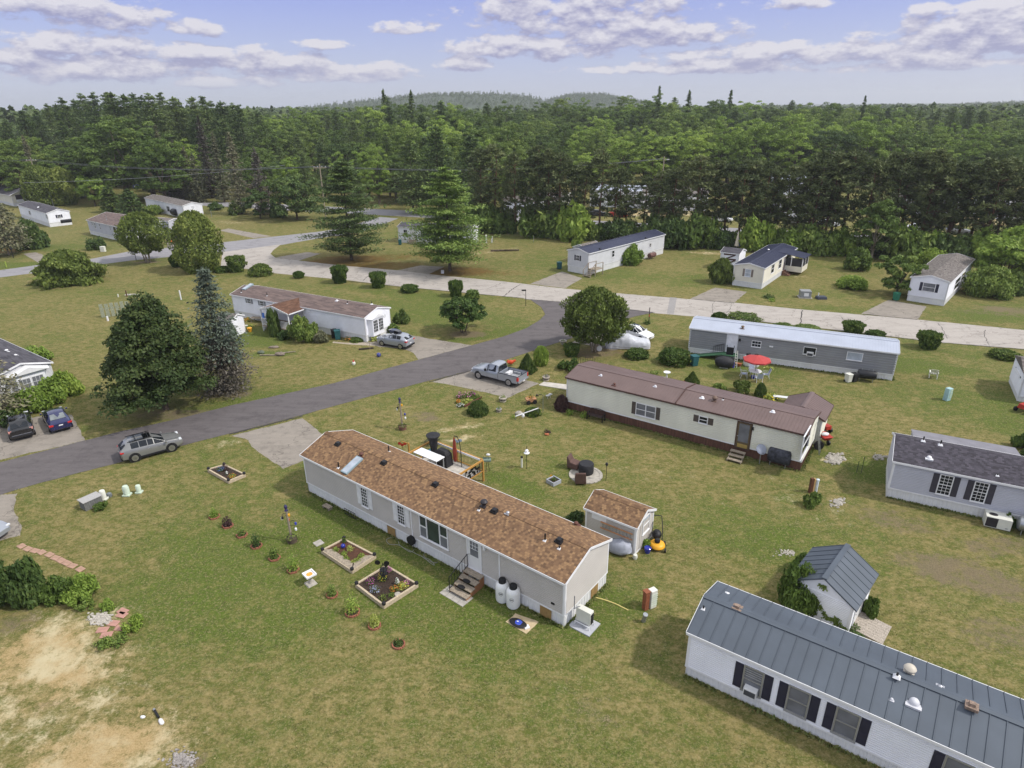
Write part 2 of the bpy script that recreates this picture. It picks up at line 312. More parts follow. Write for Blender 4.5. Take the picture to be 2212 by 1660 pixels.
for a in[(3,'A1',760,1330,8,4,1.0),(3,'A1',300,1290,10,4,.75),(3,'A1',130,1250,9,4,.9),(3,'A1',520,1230,14,4,.55),(3,'A0',2150,1270,7,3,.9),(3,'A0',40,1190,6,4,.9),(3,'A1',1000,1340,10,3,.5),(3,'B1',1720,560,6,2.6,.5)]:blob(a[0],*a[1:])
me=bpy.data.meshes.new('ground');n=nx*ny
me.vertices.add(n);me.vertices.foreach_set('co',np.stack([X,Y,hgt(X,Y)],-1).astype(np.float32).ravel())
ii=(np.arange(ny-1)[:,None]*nx+np.arange(nx-1)[None,:]).ravel()
fs=np.stack([ii,ii+1,ii+nx+1,ii+nx],-1).astype(np.int32)
me.loops.add(fs.size);me.loops.foreach_set('vertex_index',fs.ravel());me.polygons.add(len(fs));me.polygons.foreach_set('loop_start',np.arange(0,fs.size,4,dtype=np.int32));me.update()
at=me.attributes.new('cover','FLOAT_COLOR','POINT');at.data.foreach_set('color',cov.ravel())
gm=bpy.data.materials.new('lawn_and_dirt');t=nt(gm);L=t.links.new
out=nd(t,'ShaderNodeOutputMaterial');b=nd(t,'ShaderNodeBsdfPrincipled');L(b.outputs[0],out.inputs[0]);b.inputs['Roughness'].default_value=.95;b.inputs['Specular IOR Level'].default_value=.1
tc=nd(t,'ShaderNodeTexCoord');av=nd(t,'ShaderNodeAttribute');av.attribute_name='cover'
sc=nd(t,'ShaderNodeSeparateColor');L(av.outputs['Color'],sc.inputs[0])
def nz(scale,det=6,rough=.62,st=None,off=0):
 src=tc.outputs['Object']
 mp=nd(t,'ShaderNodeMapping');mp.inputs['Location'].default_value=(off,off*.7,off);
 if st:mp.inputs['Scale'].default_value=st;mp.inputs['Rotation'].default_value=(0,0,.6)
 L(src,mp.inputs[0])
 k=nd(t,'ShaderNodeTexNoise');k.inputs['Scale'].default_value=scale;k.inputs['Detail'].default_value=det;k.inputs['Roughness'].default_value=rough;L(mp.outputs[0],k.inputs['Vector']);return k.outputs[0]
def mr(v,a,b_,c=0.0,d=1.0,smooth=True):
 k=nd(t,'ShaderNodeMapRange');k.interpolation_type='SMOOTHSTEP' if smooth else 'LINEAR'
 for i,q in enumerate((a,b_,c,d)):k.inputs[i+1].default_value=q
 L(v,k.inputs[0]);return k.outputs[0]
def mixc(f,a,c):
 k=nd(t,'ShaderNodeMix');k.data_type='RGBA'
 if hasattr(f,'is_output'):L(f,k.inputs[0])
 else:k.inputs[0].default_value=f
 for i,q in((6,a),(7,c)):
  if hasattr(q,'is_output'):L(q,k.inputs[i])
  else:k.inputs[i].default_value=(*srgb(*q),1)
 return k.outputs[2]
big,med,fine,vfine,tuft=nz(.07,5),nz(.45,6,off=30),nz(3.4,7,.75,off=11),nz(13,4,.75,off=5),nz(1.3,8,.8,(1,1.6,1),77)
lush=mth('ADD',mth('MULTIPLY',sc.outputs[1],.48),mth('ADD',mth('MULTIPLY',big,.9),mth('MULTIPLY',med,.55)))
grassA=mixc(mr(tuft,.40,.60),(138,125,82),(92,95,46)) # straw to olive
grassB=mixc(mr(fine,.36,.64),(90,106,42),(66,84,30)) # green tufts
gr=mixc(mr(mth('ADD',lush,mth('ADD',mth('MULTIPLY',mth('SUBTRACT',fine,.5),.9),mth('MULTIPLY',mth('SUBTRACT',nz(.9,6,.7,off=91),.5),.9))),.58,1.02),grassA,grassB)
gr=mixc(mth('MULTIPLY',mr(mth('ADD',mth('MULTIPLY',vfine,.6),mth('MULTIPLY',fine,.4)),.50,.66),.62),gr,(170,156,114)) # dead blades
gr=mixc(mth('MULTIPLY',mr(mth('ADD',mth('MULTIPLY',vfine,.5),mth('MULTIPLY',fine,.5)),.56,.40),.0),gr,(60,58,34))
gr=mixc(mth('MULTIPLY',mr(nz(2.6,7,.8,off=50),.52,.64),.55),gr,(70,68,40))
gr=mixc(mth('MULTIPLY',mr(nz(5.5,5,.7,off=210),.49,.62),.42),gr,(70,73,36)) # single darker tufts
gr=mixc(mth('MULTIPLY',mr(nz(6.5,5,.7,off=260),.50,.64),.40),gr,(160,146,108)) # and bleached ones
dirt=mixc(mr(vfine,.4,.62),(104,92,76),(132,118,94))
sand=mixc(mr(med,.38,.62),mixc(mr(vfine,.35,.65),(162,138,98),(184,160,118)),(196,182,148))
need=mixc(mr(fine,.35,.65),(120,88,52),(98,84,46))
edge=mth('MULTIPLY',mth('SUBTRACT',mth('ADD',mth('MULTIPLY',med,.5),mth('ADD',mth('MULTIPLY',fine,.6),mth('MULTIPLY',vfine,.25))),.675),1.9)
edge=mth('ADD',edge,mth('MULTIPLY',mth('SUBTRACT',nz(1.4,7,.75,off=140),.5),1.5))
def lay(base,ch,colr,lo=.38,hi=.72,top=1.0):
 return mixc(mth('MULTIPLY',mth('MULTIPLY',mr(mth('ADD',ch,edge),lo,hi),mr(ch,.02,.2)),top),base,colr)
gr=lay(gr,av.outputs['Alpha'],need,.3,.8,.85);gr=lay(gr,sc.outputs[2],dirt,.42,1.0,.85);gr=lay(gr,sc.outputs[0],sand,.42,.95,.9)
sp_=nd(t,'ShaderNodeSeparateXYZ');L(tc.outputs['Object'],sp_.inputs[0])
gr=mixc(mr(sp_.outputs[1],330,400),gr,(66,78,44)) # woodland floor beyond the near wood
L(gr,b.inputs['Base Color'])
bp=nd(t,'ShaderNodeBump');bp.inputs['Strength'].default_value=.9;bp.inputs['Distance'].default_value=.09
L(mth('ADD',mth('MULTIPLY',fine,.7),mth('MULTIPLY',vfine,.45)),bp.inputs['Height']);L(bp.outputs[0],b.inputs['Normal'])
me.materials.append(gm);gob=bpy.data.objects.new('ground',me);COL.objects.link(gob);tag(gob,kind='structure')
def cover_at(x,y):
 i=min(max(int(np.searchsorted(gx,x)),0),nx-1);j=min(max(int(np.searchsorted(gy,y)),0),ny-1);return cov[j,i]
 # ------------------------------------------------------------------ paved sheets
def mk_pave(name,a,b_,crack=None,spots=.0):
 m=bpy.data.materials.new(name);t_=nt(m);L_=t_.links.new
 o_=nd(t_,'ShaderNodeOutputMaterial');p_=nd(t_,'ShaderNodeBsdfPrincipled');L_(p_.outputs[0],o_.inputs[0]);p_.inputs['Roughness'].default_value=.85;p_.inputs['Specular IOR Level'].default_value=.15
 tc_=nd(t_,'ShaderNodeTexCoord')
 def N(s,d=6,r=.6,st=None):
  k=nd(t_,'ShaderNodeTexNoise');k.inputs['Scale'].default_value=s;k.inputs['Detail'].default_value=d;k.inputs['Roughness'].default_value=r
  if st:
   mp=nd(t_,'ShaderNodeMapping');mp.inputs['Scale'].default_value=st;mp.inputs['Rotation'].default_value=(0,0,.5);L_(tc_.outputs['Object'],mp.inputs[0]);L_(mp.outputs[0],k.inputs['Vector'])
  else:L_(tc_.outputs['Object'],k.inputs['Vector'])
  return k.outputs[0]
 def MX(f,x,y,lo=.35,hi=.65,top=1):
  q=nd(t_,'ShaderNodeMapRange');q.inputs[1].default_value=lo;q.inputs[2].default_value=hi;q.inputs[4].default_value=top;L_(f,q.inputs[0])
  k=nd(t_,'ShaderNodeMix');k.data_type='RGBA';L_(q.outputs[0],k.inputs[0])
  for i,v in((6,x),(7,y)):
   if hasattr(v,'is_output'):L_(v,k.inputs[i])
   else:k.inputs[i].default_value=(*srgb(*v),1)
  return k.outputs[2]
 c_=MX(N(.28,7,.7,(1,6,1)),a,b_,.3,.7)
 c_=MX(N(.5,6,.7),c_,tuple(int(k*.84)for k in a),.52,.66,.55)
 c_=MX(N(9,4,.8),c_,tuple(min(255,int(k*1.22))for k in b_),.55,.75,.5)
 c_=MX(N(1.2,6),c_,tuple(int(k*.72)for k in a),.54,.72,spots)
 if crack:
  w=nd(t_,'ShaderNodeTexVoronoi');w.feature='DISTANCE_TO_EDGE';w.inputs['Scale'].default_value=.22
  mp=nd(t_,'ShaderNodeMix');mp.data_type='VECTOR';mp.inputs[0].default_value=.12;L_(tc_.outputs['Object'],mp.inputs[4])
  nn=nd(t_,'ShaderNodeTexNoise');nn.inputs['Scale'].default_value=1.5;nn.inputs['Detail'].default_value=4;L_(tc_.outputs['Object'],nn.inputs['Vector'])
  vs=nd(t_,'ShaderNodeVectorMath');vs.operation='SCALE';vs.inputs['Scale'].default_value=14;L_(nn.outputs['Color'],vs.inputs[0]);L_(vs.outputs[0],mp.inputs[5]);L_(mp.outputs[1],w.inputs['Vector'])
  c_=MX(w.outputs['Distance'],crack,c_,.0,.012)
 L_(c_,p_.inputs['Base Color'])
 bq=nd(t_,'ShaderNodeBump');bq.inputs['Strength'].default_value=.35;bq.inputs['Distance'].default_value=.01;L_(N(60,3),bq.inputs['Height']);L_(bq.outputs[0],p_.inputs['Normal'])
 return m
ASPH=mk_pave('fresh_asphalt',(90,85,86),(106,101,101),spots=.35);ASPM=mk_pave('worn_asphalt',(132,130,134),(148,146,148),spots=.2)
OLD=mk_pave('bleached_old_asphalt',(158,151,144),(176,169,162),crack=(120,114,108),spots=.2);DRV=mk_pave('driveway_asphalt',(134,127,119),(150,142,132),crack=(98,92,86),spots=.5)
def sheet(name,pts,z,mat,jit=.10,step=.6,kind='structure',seed=0,solid=0.0):
 rg=random.Random(seed+len(pts)*7);P=[]
 for i,a in enumerate(pts):
  b_=pts[(i+1)%len(pts)];a=Vector(a[:2]);b_=Vector(b_[:2]);k=max(1,int((b_-a).length/step))
  d=(b_-a).normalized()if(b_-a).length>0 else Vector((1,0));nn=Vector((-d.y,d.x))
  for q in range(min(k,400)):
   w=a.lerp(b_,q/k);P.append(w+nn*(jit*(mnoise.noise(Vector((w.x*1.1,w.y*1.1,seed)))*1.2+(rg.random()-.5)*.5)))
 tri=tessellate_polygon([[Vector((p.x,p.y,0))for p in P]])
 m=MB();m.add([(p.x,p.y,z)for p in P],[tuple(f)for f in tri]);n_=len(P)
 for i,f in enumerate(m.f): # all tops face up
  a,b_,c_=(Vector(m.v[k])for k in f)
  if(b_-a).cross(c_-a).z<0:m.f[i]=f[::-1]
 b0=len(m.v);m.v+=[(p.x,p.y,z-.06)for p in P];area=sum(P[i].x*P[(i+1)%n_].y-P[(i+1)%n_].x*P[i].y for i in range(n_))
 for i in range(n_):
  j=(i+1)%n_;m.f.append((b0+i,b0+j,j,i)if area>0 else(i,j,b0+j,b0+i))
 return tag(m.build(name,mat),kind=kind)
def gp(c,*pts):return[g(c,x,y)for x,y in pts]
sheet('road',gp('B0',(-500,1395),(0,1270),(250,1205),(540,1130),(800,1065),(1100,1000),(1500,900),(2160,757))+gp('B1',(550,605),(900,510),(1100,455),(1250,400),(1340,345),(1372,310),(1345,262),(1270,212),(1570,238),(1880,273),(2085,297),(1960,322),(1880,345),(1790,385),(1700,420),(1560,460),(1400,510),(1100,610),(950,660),(600,745),(300,825),(0,905))+gp('B0',(1950,965),(1480,1085),(1180,1160),(800,1265),(500,1340),(200,1420),(0,1480),(-500,1640)),.020,ASPH,.05,seed=1)
sheet('road',gp('A0',(1440,1203),(1820,1153),(1770,1190),(1752,1215),(1785,1240))+gp('A1',(52,1290),(400,1320),(700,1355),(1100,1393),(1500,1440),(1700,1458),(2180,1498))+gp('A2',(330,1530),(770,1575),(1520,1640))+gp('B2',(2212,412),(2700,465),(2700,590),(2212,535),(1650,490),(1160,430),(500,355),(0,318))+gp('B1',(2085,303),(1880,277),(1570,242),(1270,216))+gp('A1',(1230,1502),(850,1465),(450,1428),(90,1385))+gp('A0',(1760,1338),(1600,1312),(1430,1300)),.016,OLD,.06,seed=2)
sheet('road',gp('A0',(-500,1400),(0,1320),(330,1275),(600,1245),(830,1200),(1080,1175),(1440,1140),(1750,1105),(2070,1070),(2212,1050))+gp('A1',(300,975),(420,985),(220,1060))+gp('A0',(2212,1092),(2070,1112),(1820,1157),(1440,1207),(1180,1227),(850,1257),(620,1287),(310,1327),(0,1367),(-500,1450)),.012,ASPM,.06,seed=3)
hwA=[(-260,262),(-150,214),(-80,183),(-27,162.5),(3,150),(50,131),(120,103),(260,48)]
sheet('highway',[(x,y)for x,y in hwA]+[(x+2.5,y+8.5)for x,y in reversed(hwA)],.012,ASPM,.05,2,seed=4)
DRIVES=[('B0',[(1500,1096),(1960,983),(2110,1100),(1975,1255),(1830,1312),(1630,1165),(1610,1125)]),('B0',[(-200,1300),(35,1245),(552,1128),(465,960),(240,975),(0,1030),(-200,1060)]),
('B0',[(-300,1560),(0,1478),(112,1472),(88,1560),(140,1680),(130,1745),(0,1776),(-300,1850)]),('B1',[(180,488),(290,490),(470,440),(640,470),(905,512),(550,603),(520,560),(440,530),(300,520)]),('B1',[(640,748),(925,662),(1335,757),(1130,852),(840,782)]),
('B1',[(1540,492),(1700,425),(1900,400),(2060,520),(1800,542),(1690,515)]),('A1',[(1275,1408),(1480,1328),(1612,1372),(1500,1437)]),('A2',[(45,1507),(210,1433),(418,1460),(335,1530)]),('A2',[(1155,1602),(1335,1513),(1582,1555),(1522,1640)]),
('A1',[(395,1325),(560,1290),(720,1298),(610,1350)]),('A0',[(1420,1062),(1480,1050),(1760,1100),(1640,1112)]),('A0',[(1080,1140),(1175,1128),(1185,1170),(1085,1182)]),('A0',[(150,1215),(230,1203),(350,1250),(270,1282)]),('A0',[(1785,1237),(1990,1203),(2075,1213),(1930,1260)])]
for i,(c,p)in enumerate(DRIVES):sheet('driveway',gp(c,*p),.008,DRV,.10,.4,seed=10+i)
# long dark cracks and a tarred trench patch in the old road
TAR=mk('tar',(62,58,56),.7,var=.2)
def ribbon(c,pts,w,z,nm='road_crack',seed=0,mat=TAR):
 rg=random.Random(seed);P=gp(c,*pts);Q=[]
 for a,b_ in zip(P[:-1],P[1:]):
  k=max(2,int((b_-a).length/.35))
  for q in range(k):w_=a.lerp(b_,q/k);Q.append(w_+Vector(((rg.random()-.5)*.16,(rg.random()-.5)*.16,0)))
 Q.append(P[-1]);m=MB()
 for i in range(len(Q)-1):
  d=(Q[i+1]-Q[i]).normalized();nn=Vector((-d.y,d.x,0))*w*(.5+rg.random()*.6)
  m.add([(*(Q[i]-nn).xy,z),(*(Q[i+1]-nn).xy,z),(*(Q[i+1]+nn).xy,z),(*(Q[i]+nn).xy,z)],[(0,1,2,3)])
 tag(m.build(nm,mat),kind='structure')
for k,(c,p)in enumerate([('A1',[(190,1390),(220,1360),(290,1320)]),('A1',[(1105,1488),(1150,1450),(1210,1412)]),('A1',[(870,1460),(1000,1440),(1085,1405)]),('B2',[(768,385),(765,340),(775,284)]),('B2',[(1655,368),(1680,400),(1715,470)]),('B2',[(1025,325),(1060,365),(1090,420)]),('B2',[(1960,412),(1955,450),(1985,510)]),('B2',[(205,225),(190,270),(200,310)]),('A1',[(350,1355),(372,1330)]),('B2',[(320,240),(300,290),(250,330)])]):
 ribbon(c,p,.07 if k in(0,1,3)else .035,.0205,seed=k)
for k,(c,p)in enumerate([('A1',[(1240,1508),(1560,1533),(1880,1572),(2070,1596)]),('A2',[(60,1508),(335,1533)]),('A2',[(1165,1603),(1520,1642)]),('B0',[(1490,1088),(1960,968)]),('B1',[(620,747),(940,664)]),('B1',[(-20,84),(850,172),(1230,205)]),('B2',[(480,356),(1160,432),(1650,492),(2212,537)])]):ribbon(c,p,.10 if k<5 else .07,.0245,'road_edge',40+k)
tag(sheet('road_patch',gp('B1',(2180,200),(2225,203),(2205,308),(2160,305)),.0215,mk_pave('grey_patch',(140,136,134),(150,147,145)),.02,seed=5),kind='structure')
# far hills
def hill(pts,dist,depth,name='hills',seed=0):
 """a wooded ridge: its skyline (in the survey picture) stands at DIST, the slopes run down before and behind it"""
 m=MB();rows=[(-1.0,0),(-.6,.45),(-.25,.85),(0,1),(.5,.7),(1,0)];n_=60;P=[]
 xs=[p[0]for p in pts]
 for fy,fh in rows:
  for i in range(n_+1):
   px=xs[0]+(xs[-1]-xs[0])*i/n_;py=float(np.interp(px,xs,[p[1]for p in pts]));d=ray((px,py));k=dist/d.y
   z0=CAMH+d.z*k;x_,y_=d.x*k,dist+fy*depth
   P.append((x_*(1+fy*depth/dist),y_,max(-3,z0*fh-4)+(mnoise.noise(Vector((x_*.006,y_*.006,seed)))*6 if 0<fh<1 else 0)))
 fs_=[(r*(n_+1)+i,r*(n_+1)+i+1,(r+1)*(n_+1)+i+1,(r+1)*(n_+1)+i)for r in range(len(rows)-1)for i in range(n_)]
 m.add(P,fs_);o=tag(m.build(name,HILLM,smooth=60),kind='structure');return P,n_,rows
HILLM=mk('forest_floor',(58,70,44),.95,var=.3,scale=.02)
HILLS=[hill([(380,262),(470,250),(560,246),(640,236),(740,222),(830,212),(920,204),(1000,201),(1060,201),(1140,206),(1200,222),(1260,240)],1700,420,seed=1),
hill([(1120,250),(1190,214),(1240,203),(1300,203),(1350,212),(1400,222),(1500,240)],1900,420,seed=2),
hill([(1800,262),(1900,250),(1960,240),(2030,232),(2100,226),(2212,222),(2350,222),(2500,240)],1500,420,seed=3),
hill([(300,245),(420,240),(500,235),(540,233),(600,238),(700,246)],2600,500,seed=4)]
# the summer air itself: one even volume round the camera and everything built
hz=MB().box(-4300,-400,-9,4300,5900,96);hm=bpy.data.materials.new('summer_haze');t=nt(hm)
ho_=nd(t,'ShaderNodeOutputMaterial');pv=nd(t,'ShaderNodeVolumePrincipled');pv.inputs['Color'].default_value=(.94,.97,1,1);pv.inputs['Density'].default_value=HAZE;pv.inputs['Anisotropy'].default_value=.25
t.links.new(pv.outputs[0],ho_.inputs['Volume']);tag(hz.build('haze',hm),'pale summer haze over the far woods','haze',kind='stuff')
# ------------------------------------------------------------------ foliage
LEAF=mk_leaf('broad_leaves',(.055,.096,.019),(.128,.197,.040),(.290,.359,.084))
LEAFB=mk_leaf('bright_leaves',(.124,.192,.032),(.222,.326,.056),(.414,.513,.102),.35)
LEAFD=mk_leaf('deep_green_leaves',(.039,.074,.022),(.083,.135,.035),(.172,.229,.059))
PINE=mk_leaf('white_pine_needles',(.050,.087,.032),(.100,.156,.047),(.227,.284,.091),.2)
PINEB=mk_leaf('light_green_pine_needles',(.073,.126,.032),(.153,.243,.052),(.306,.393,.098),.2)  # lighter, yellower needle colour than the other white pines
REDP=mk_leaf('olive_pine_needles',(.055,.078,.031),(.116,.145,.053),(.209,.233,.090),.2)
SPRUCE=mk_leaf('blue_spruce_needles',(.046,.066,.046),(.098,.128,.092),(.170,.205,.155),.15)
DEADN=mk_leaf('dying_spruce_needles',(.050,.044,.034),(.100,.088,.070),(.170,.150,.122),.1)
GREYSP=mk_leaf('greyish_spruce_needles',(.075,.095,.051),(.156,.166,.089),(.278,.251,.158),.15)
YEW=mk_leaf('clipped_yew_needles',(.034,.068,.014),(.072,.125,.022),(.179,.226,.048),.15)
CEDAR=mk_leaf('cedar_sprays',(.066,.096,.019),(.143,.192,.040),(.277,.316,.074),.2)
MAPLE=mk_leaf('dark_maple_leaves',(.020,.041,.012),(.046,.076,.020),(.105,.136,.039),.25)
PURPLE=mk_leaf('purple_leaves',(0.038,0.018,0.022),(0.075,0.042,0.042),(0.142,0.085,0.072),.2)
YELG=mk_leaf('yellow_green_leaves',(0.233,0.267,0.049),(0.400,0.451,0.100),(0.700,0.734,0.267),.3)
BLADE=mk_leaf('grass_blades',(0.100,0.141,0.030),(0.250,0.250,0.092),(0.500,0.416,0.200),.3)
def unit(a):return a/np.maximum(np.linalg.norm(a,axis=-1,keepdims=True),1e-9)
def leafmesh(name,P,S,N,mat,rng,bias=.6,asp=.55,along=None,tint=None):
 n=len(P);r=unit(rng.normal(size=(n,3)))
 nn=unit((N if N is not None else 0)*bias+r*(1-bias))if N is not None else r
 tt=along if along is not None else unit(rng.normal(size=(n,3)))
 tt=unit(tt+(rng.normal(size=(n,3))*.35 if along is not None else 0));bt=unit(np.cross(nn,tt));tt=unit(np.cross(bt,nn))if along is None else tt
 S=np.asarray(S).reshape(-1,1)*np.ones((n,1))
 V=np.stack([P-tt*S,P+bt*S*asp,P+tt*S,P-bt*S*asp],1).reshape(-1,3)
 me=bpy.data.meshes.new(name);me.vertices.add(4*n);me.vertices.foreach_set('co',V.astype(np.float32).ravel())
 me.loops.add(4*n);me.loops.foreach_set('vertex_index',np.arange(4*n,dtype=np.int32));me.polygons.add(n);me.polygons.foreach_set('loop_start',np.arange(0,4*n,4,dtype=np.int32));me.update()
 a=me.attributes.new('tint','FLOAT','FACE');a.data.foreach_set('value',np.clip((tint if tint is not None else rng.normal(.5,.2,n)),0,1).astype(np.float32))
 me.materials.append(mat);return me
def mb_mesh(mb,name,mat):
 me=bpy.data.meshes.new(name);me.from_pydata(mb.v,[],mb.f);me.materials.append(mat);me.update();return me
def limb(mb,a,b,r0,r1,rg,n=7,k=3,wob=.06):
 a,b=Vector(a),Vector(b);d=(b-a).length;p=a;pr=r0
 for i in range(1,k+1):
  q=a.lerp(b,i/k)+(Vector((rg.uniform(-1,1),rg.uniform(-1,1),0))*d*wob if i<k else Vector());r=r0+(r1-r0)*i/k
  mb.cyl(p,q,pr,r,n,caps=(i==1));p,pr=q,r
def broadleaf(seed,h=12.0,r=4.5,base=.22,K=70,per=70,leaf=.30,mat=LEAF,bark=BARK,lean=0,zf=1.0,cone=.0,multi=1,top=1.0,clump=1.0,flat=.72):
 rng=np.random.default_rng(seed);rg=random.Random(seed);z0=h*base;cz=(z0+h)/2;rz=(h-z0)/2
 d=unit(rng.normal(size=(K,3)));ph=rng.uniform(0,6.28,4)
 wob=1+.16*np.sin(3*np.arctan2(d[:,1],d[:,0])+ph[0])+.12*np.sin(2*d[:,2]*3+ph[1])+rng.normal(0,.08,K)
 rad=rng.uniform(.62,1.0,K)*wob;C=d*rad[:,None]
 C[:,2]=np.where(C[:,2]<-.55,-.55+(C[:,2]+.55)*.3,C[:,2])
 taper=np.where(C[:,2]>0,(1-.25*(1-top)*C[:,2]),1)*(1-cone*np.clip(C[:,2]+.45,0,1.5)/1.5);C=np.stack([C[:,0]*r*taper,C[:,1]*r*taper,cz+C[:,2]*rz*zf],-1)
 rc=rng.uniform(.17,.30,K)*r*(clump);P=[];Nn=[];T=[]
 for i in range(K):
  u=unit(rng.normal(size=(per,3)));u[:,2]=np.abs(u[:,2])*.9-.25+rng.normal(0,.15,per)
  rr=rng.uniform(.45,1,per)**.6;P.append(C[i]+u*(rc[i]*rr)[:,None]*np.array([1,1,flat]));Nn.append(u+np.array([0,0,.5]));T.append(rng.normal(.5,.13,per)+rng.normal(0,.10))
 P=np.concatenate(P);keep=P[:,2]>.15;P=P[keep];Nn=unit(np.concatenate(Nn)[keep]);T=np.concatenate(T)[keep]
 cr=leafmesh('crown',P,rng.uniform(.6,1.25,len(P))*leaf,Nn,mat,rng,.55,.6,None,T)
 tb=MB();tr=h*.022*(1.0 if multi==1 else .7)
 for m_ in range(multi):
  a=2*PI*m_/multi+rg.random();off=0 if multi==1 else .35
  b0=(math.cos(a)*off*.5,math.sin(a)*off*.5,-.1);b1=(math.cos(a)*off*2.2,math.sin(a)*off*2.2,z0+rz*.5)
  limb(tb,b0,b1,tr*1.25,tr*.7,rg,8,3,.04)
  for i in rng.choice(K,min(K,12//multi+3),replace=False):limb(tb,Vector(b0).lerp(Vector(b1),rg.uniform(.55,1)),C[i],tr*.45,tr*.10,rg,5,3,.10)
 return[('crown',cr),('trunk',mb_mesh(tb,'trunk',bark))]
def conifer(seed,h=18.0,r=4.0,base=.18,gap=.9,nb=6,droop=.12,prof=.8,tuft=16,leaf=.34,mat=PINE,bark=BARK,start=.25,thick=.22,ragged=.35,flat=.35,spire=0.0,dead=0.0):
 rng=np.random.default_rng(seed);rg=random.Random(seed);z0=h*base;P=[];Nn=[];A=[];T=[];tb=MB()
 limb(tb,(0,0,-.1),(0,0,h*.97),h*.017,.03,rg,8,5,.004);z=z0
 while z<h-.25:
  t_=(z-z0)/(h-z0);R_=r*((1-t_)**prof)*(1-spire*(.35 if t_>.7 else 0));R_=R_*(.55+.45*min(1,t_*4+.2))+.12;n_=max(3,int(nb*(.6+.4*(1-t_))+rg.random()*1.5));a0=rg.random()*6.28
  for i in range(n_):
   a=a0+2*PI*i/n_+rg.uniform(-.3,.3);ln=R_*rg.uniform(1-ragged,1+ragged*.4);zz=z+rg.uniform(-.4,.4)*gap
   dz=-droop*ln+(0.1*ln if rg.random()<.5 else 0);tip=np.array([math.cos(a)*ln,math.sin(a)*ln,dz])
   if ln>.5:limb(tb,(0,0,zz),(tip[0]*.92,tip[1]*.92,zz+tip[2]*.92),.015+ln*.010,.008,rg,4,2,.02)
   if rg.random()<dead:continue
   m_=max(3,int(tuft*(.35+.65*ln/r)));s_=rng.uniform(start,1.02,m_)**.8;w=rng.normal(0,1,(m_,3))*np.array([1,1,flat])*(thick*ln*(1-.45*s_)[:,None]+.10)
   p=np.array([0,0,zz])+tip*s_[:,None]+w;P.append(p);out_=unit(np.stack([np.full(m_,math.cos(a)),np.full(m_,math.sin(a)),np.full(m_,.15-droop)],-1)+rng.normal(0,.35,(m_,3)))
   A.append(out_);Nn.append(np.tile([0,0,1.0],(m_,1))+rng.normal(0,.35,(m_,3)));T.append(rng.normal(.42+.25*(w[:,2]>0),.14)+rg.uniform(-.1,.1))  # needles above each branch line tinted brighter, top light put into the colour
  z+=gap*rg.uniform(.75,1.2)*(1 if t_<.7 else .7)
 m_=14;P.append(np.stack([rng.normal(0,.1,m_),rng.normal(0,.1,m_),rng.uniform(h-.9,h+.1,m_)],-1));A.append(np.tile([0,0,1.0],(m_,1)));Nn.append(rng.normal(size=(m_,3)));T.append(np.full(m_,.5))
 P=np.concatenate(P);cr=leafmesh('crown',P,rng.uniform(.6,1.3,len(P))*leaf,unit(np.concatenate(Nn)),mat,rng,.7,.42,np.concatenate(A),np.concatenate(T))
 return[('crown',cr),('trunk',mb_mesh(tb,'trunk',bark))]
def redpine(seed,h=14.0,r=3.0,base=.36,K=85,per=34,leaf=.24,mat=REDP,bark=BARKR):
 rng=np.random.default_rng(seed);rg=random.Random(seed);tb=MB();limb(tb,(0,0,-.1),(rg.uniform(-.4,.4),rg.uniform(-.4,.4),h*.97),h*.014,.04,rg,8,5,.012)
 P=[];Nn=[];T=[]
 for i in range(K):
  t_=rg.random()**.85;z=h*(base+(1-base)*t_);R_=r*(math.sin(PI*min(1,.18+t_*.80))**.8)*rg.uniform(.30,1.12);a=rg.random()*6.28;e=np.array([math.cos(a)*R_,math.sin(a)*R_,min(h,z+R_*rg.uniform(-.05,.25))])
  if i%2==0:limb(tb,(0,0,z-R_*.15),tuple(e),.035,.012,rg,4,2,.05)
  u=unit(rng.normal(size=(per,3)));rc=rg.uniform(.38,.75);P.append(e+u*rc*rng.uniform(.3,1,(per,1))*np.array([1,1,.7]));Nn.append(u);T.append(rng.normal(.45,.15,per)+rg.uniform(-.15,.15))
 for i in range(10):
  z=h*rg.uniform(.12,base);a=rg.random()*6.28;ln=rg.uniform(.6,1.8);limb(tb,(0,0,z),(math.cos(a)*ln,math.sin(a)*ln,z-.1),.03,.008,rg,4,2,.1)
 P=np.concatenate(P);Nn=np.concatenate(Nn);cr=leafmesh('crown',P,rng.uniform(.6,1.3,len(P))*leaf,Nn,mat,rng,.2,.35,unit(Nn+np.array([0,0,.4])),np.concatenate(T))
 return[('crown',cr),('trunk',mb_mesh(tb,'trunk',bark))]
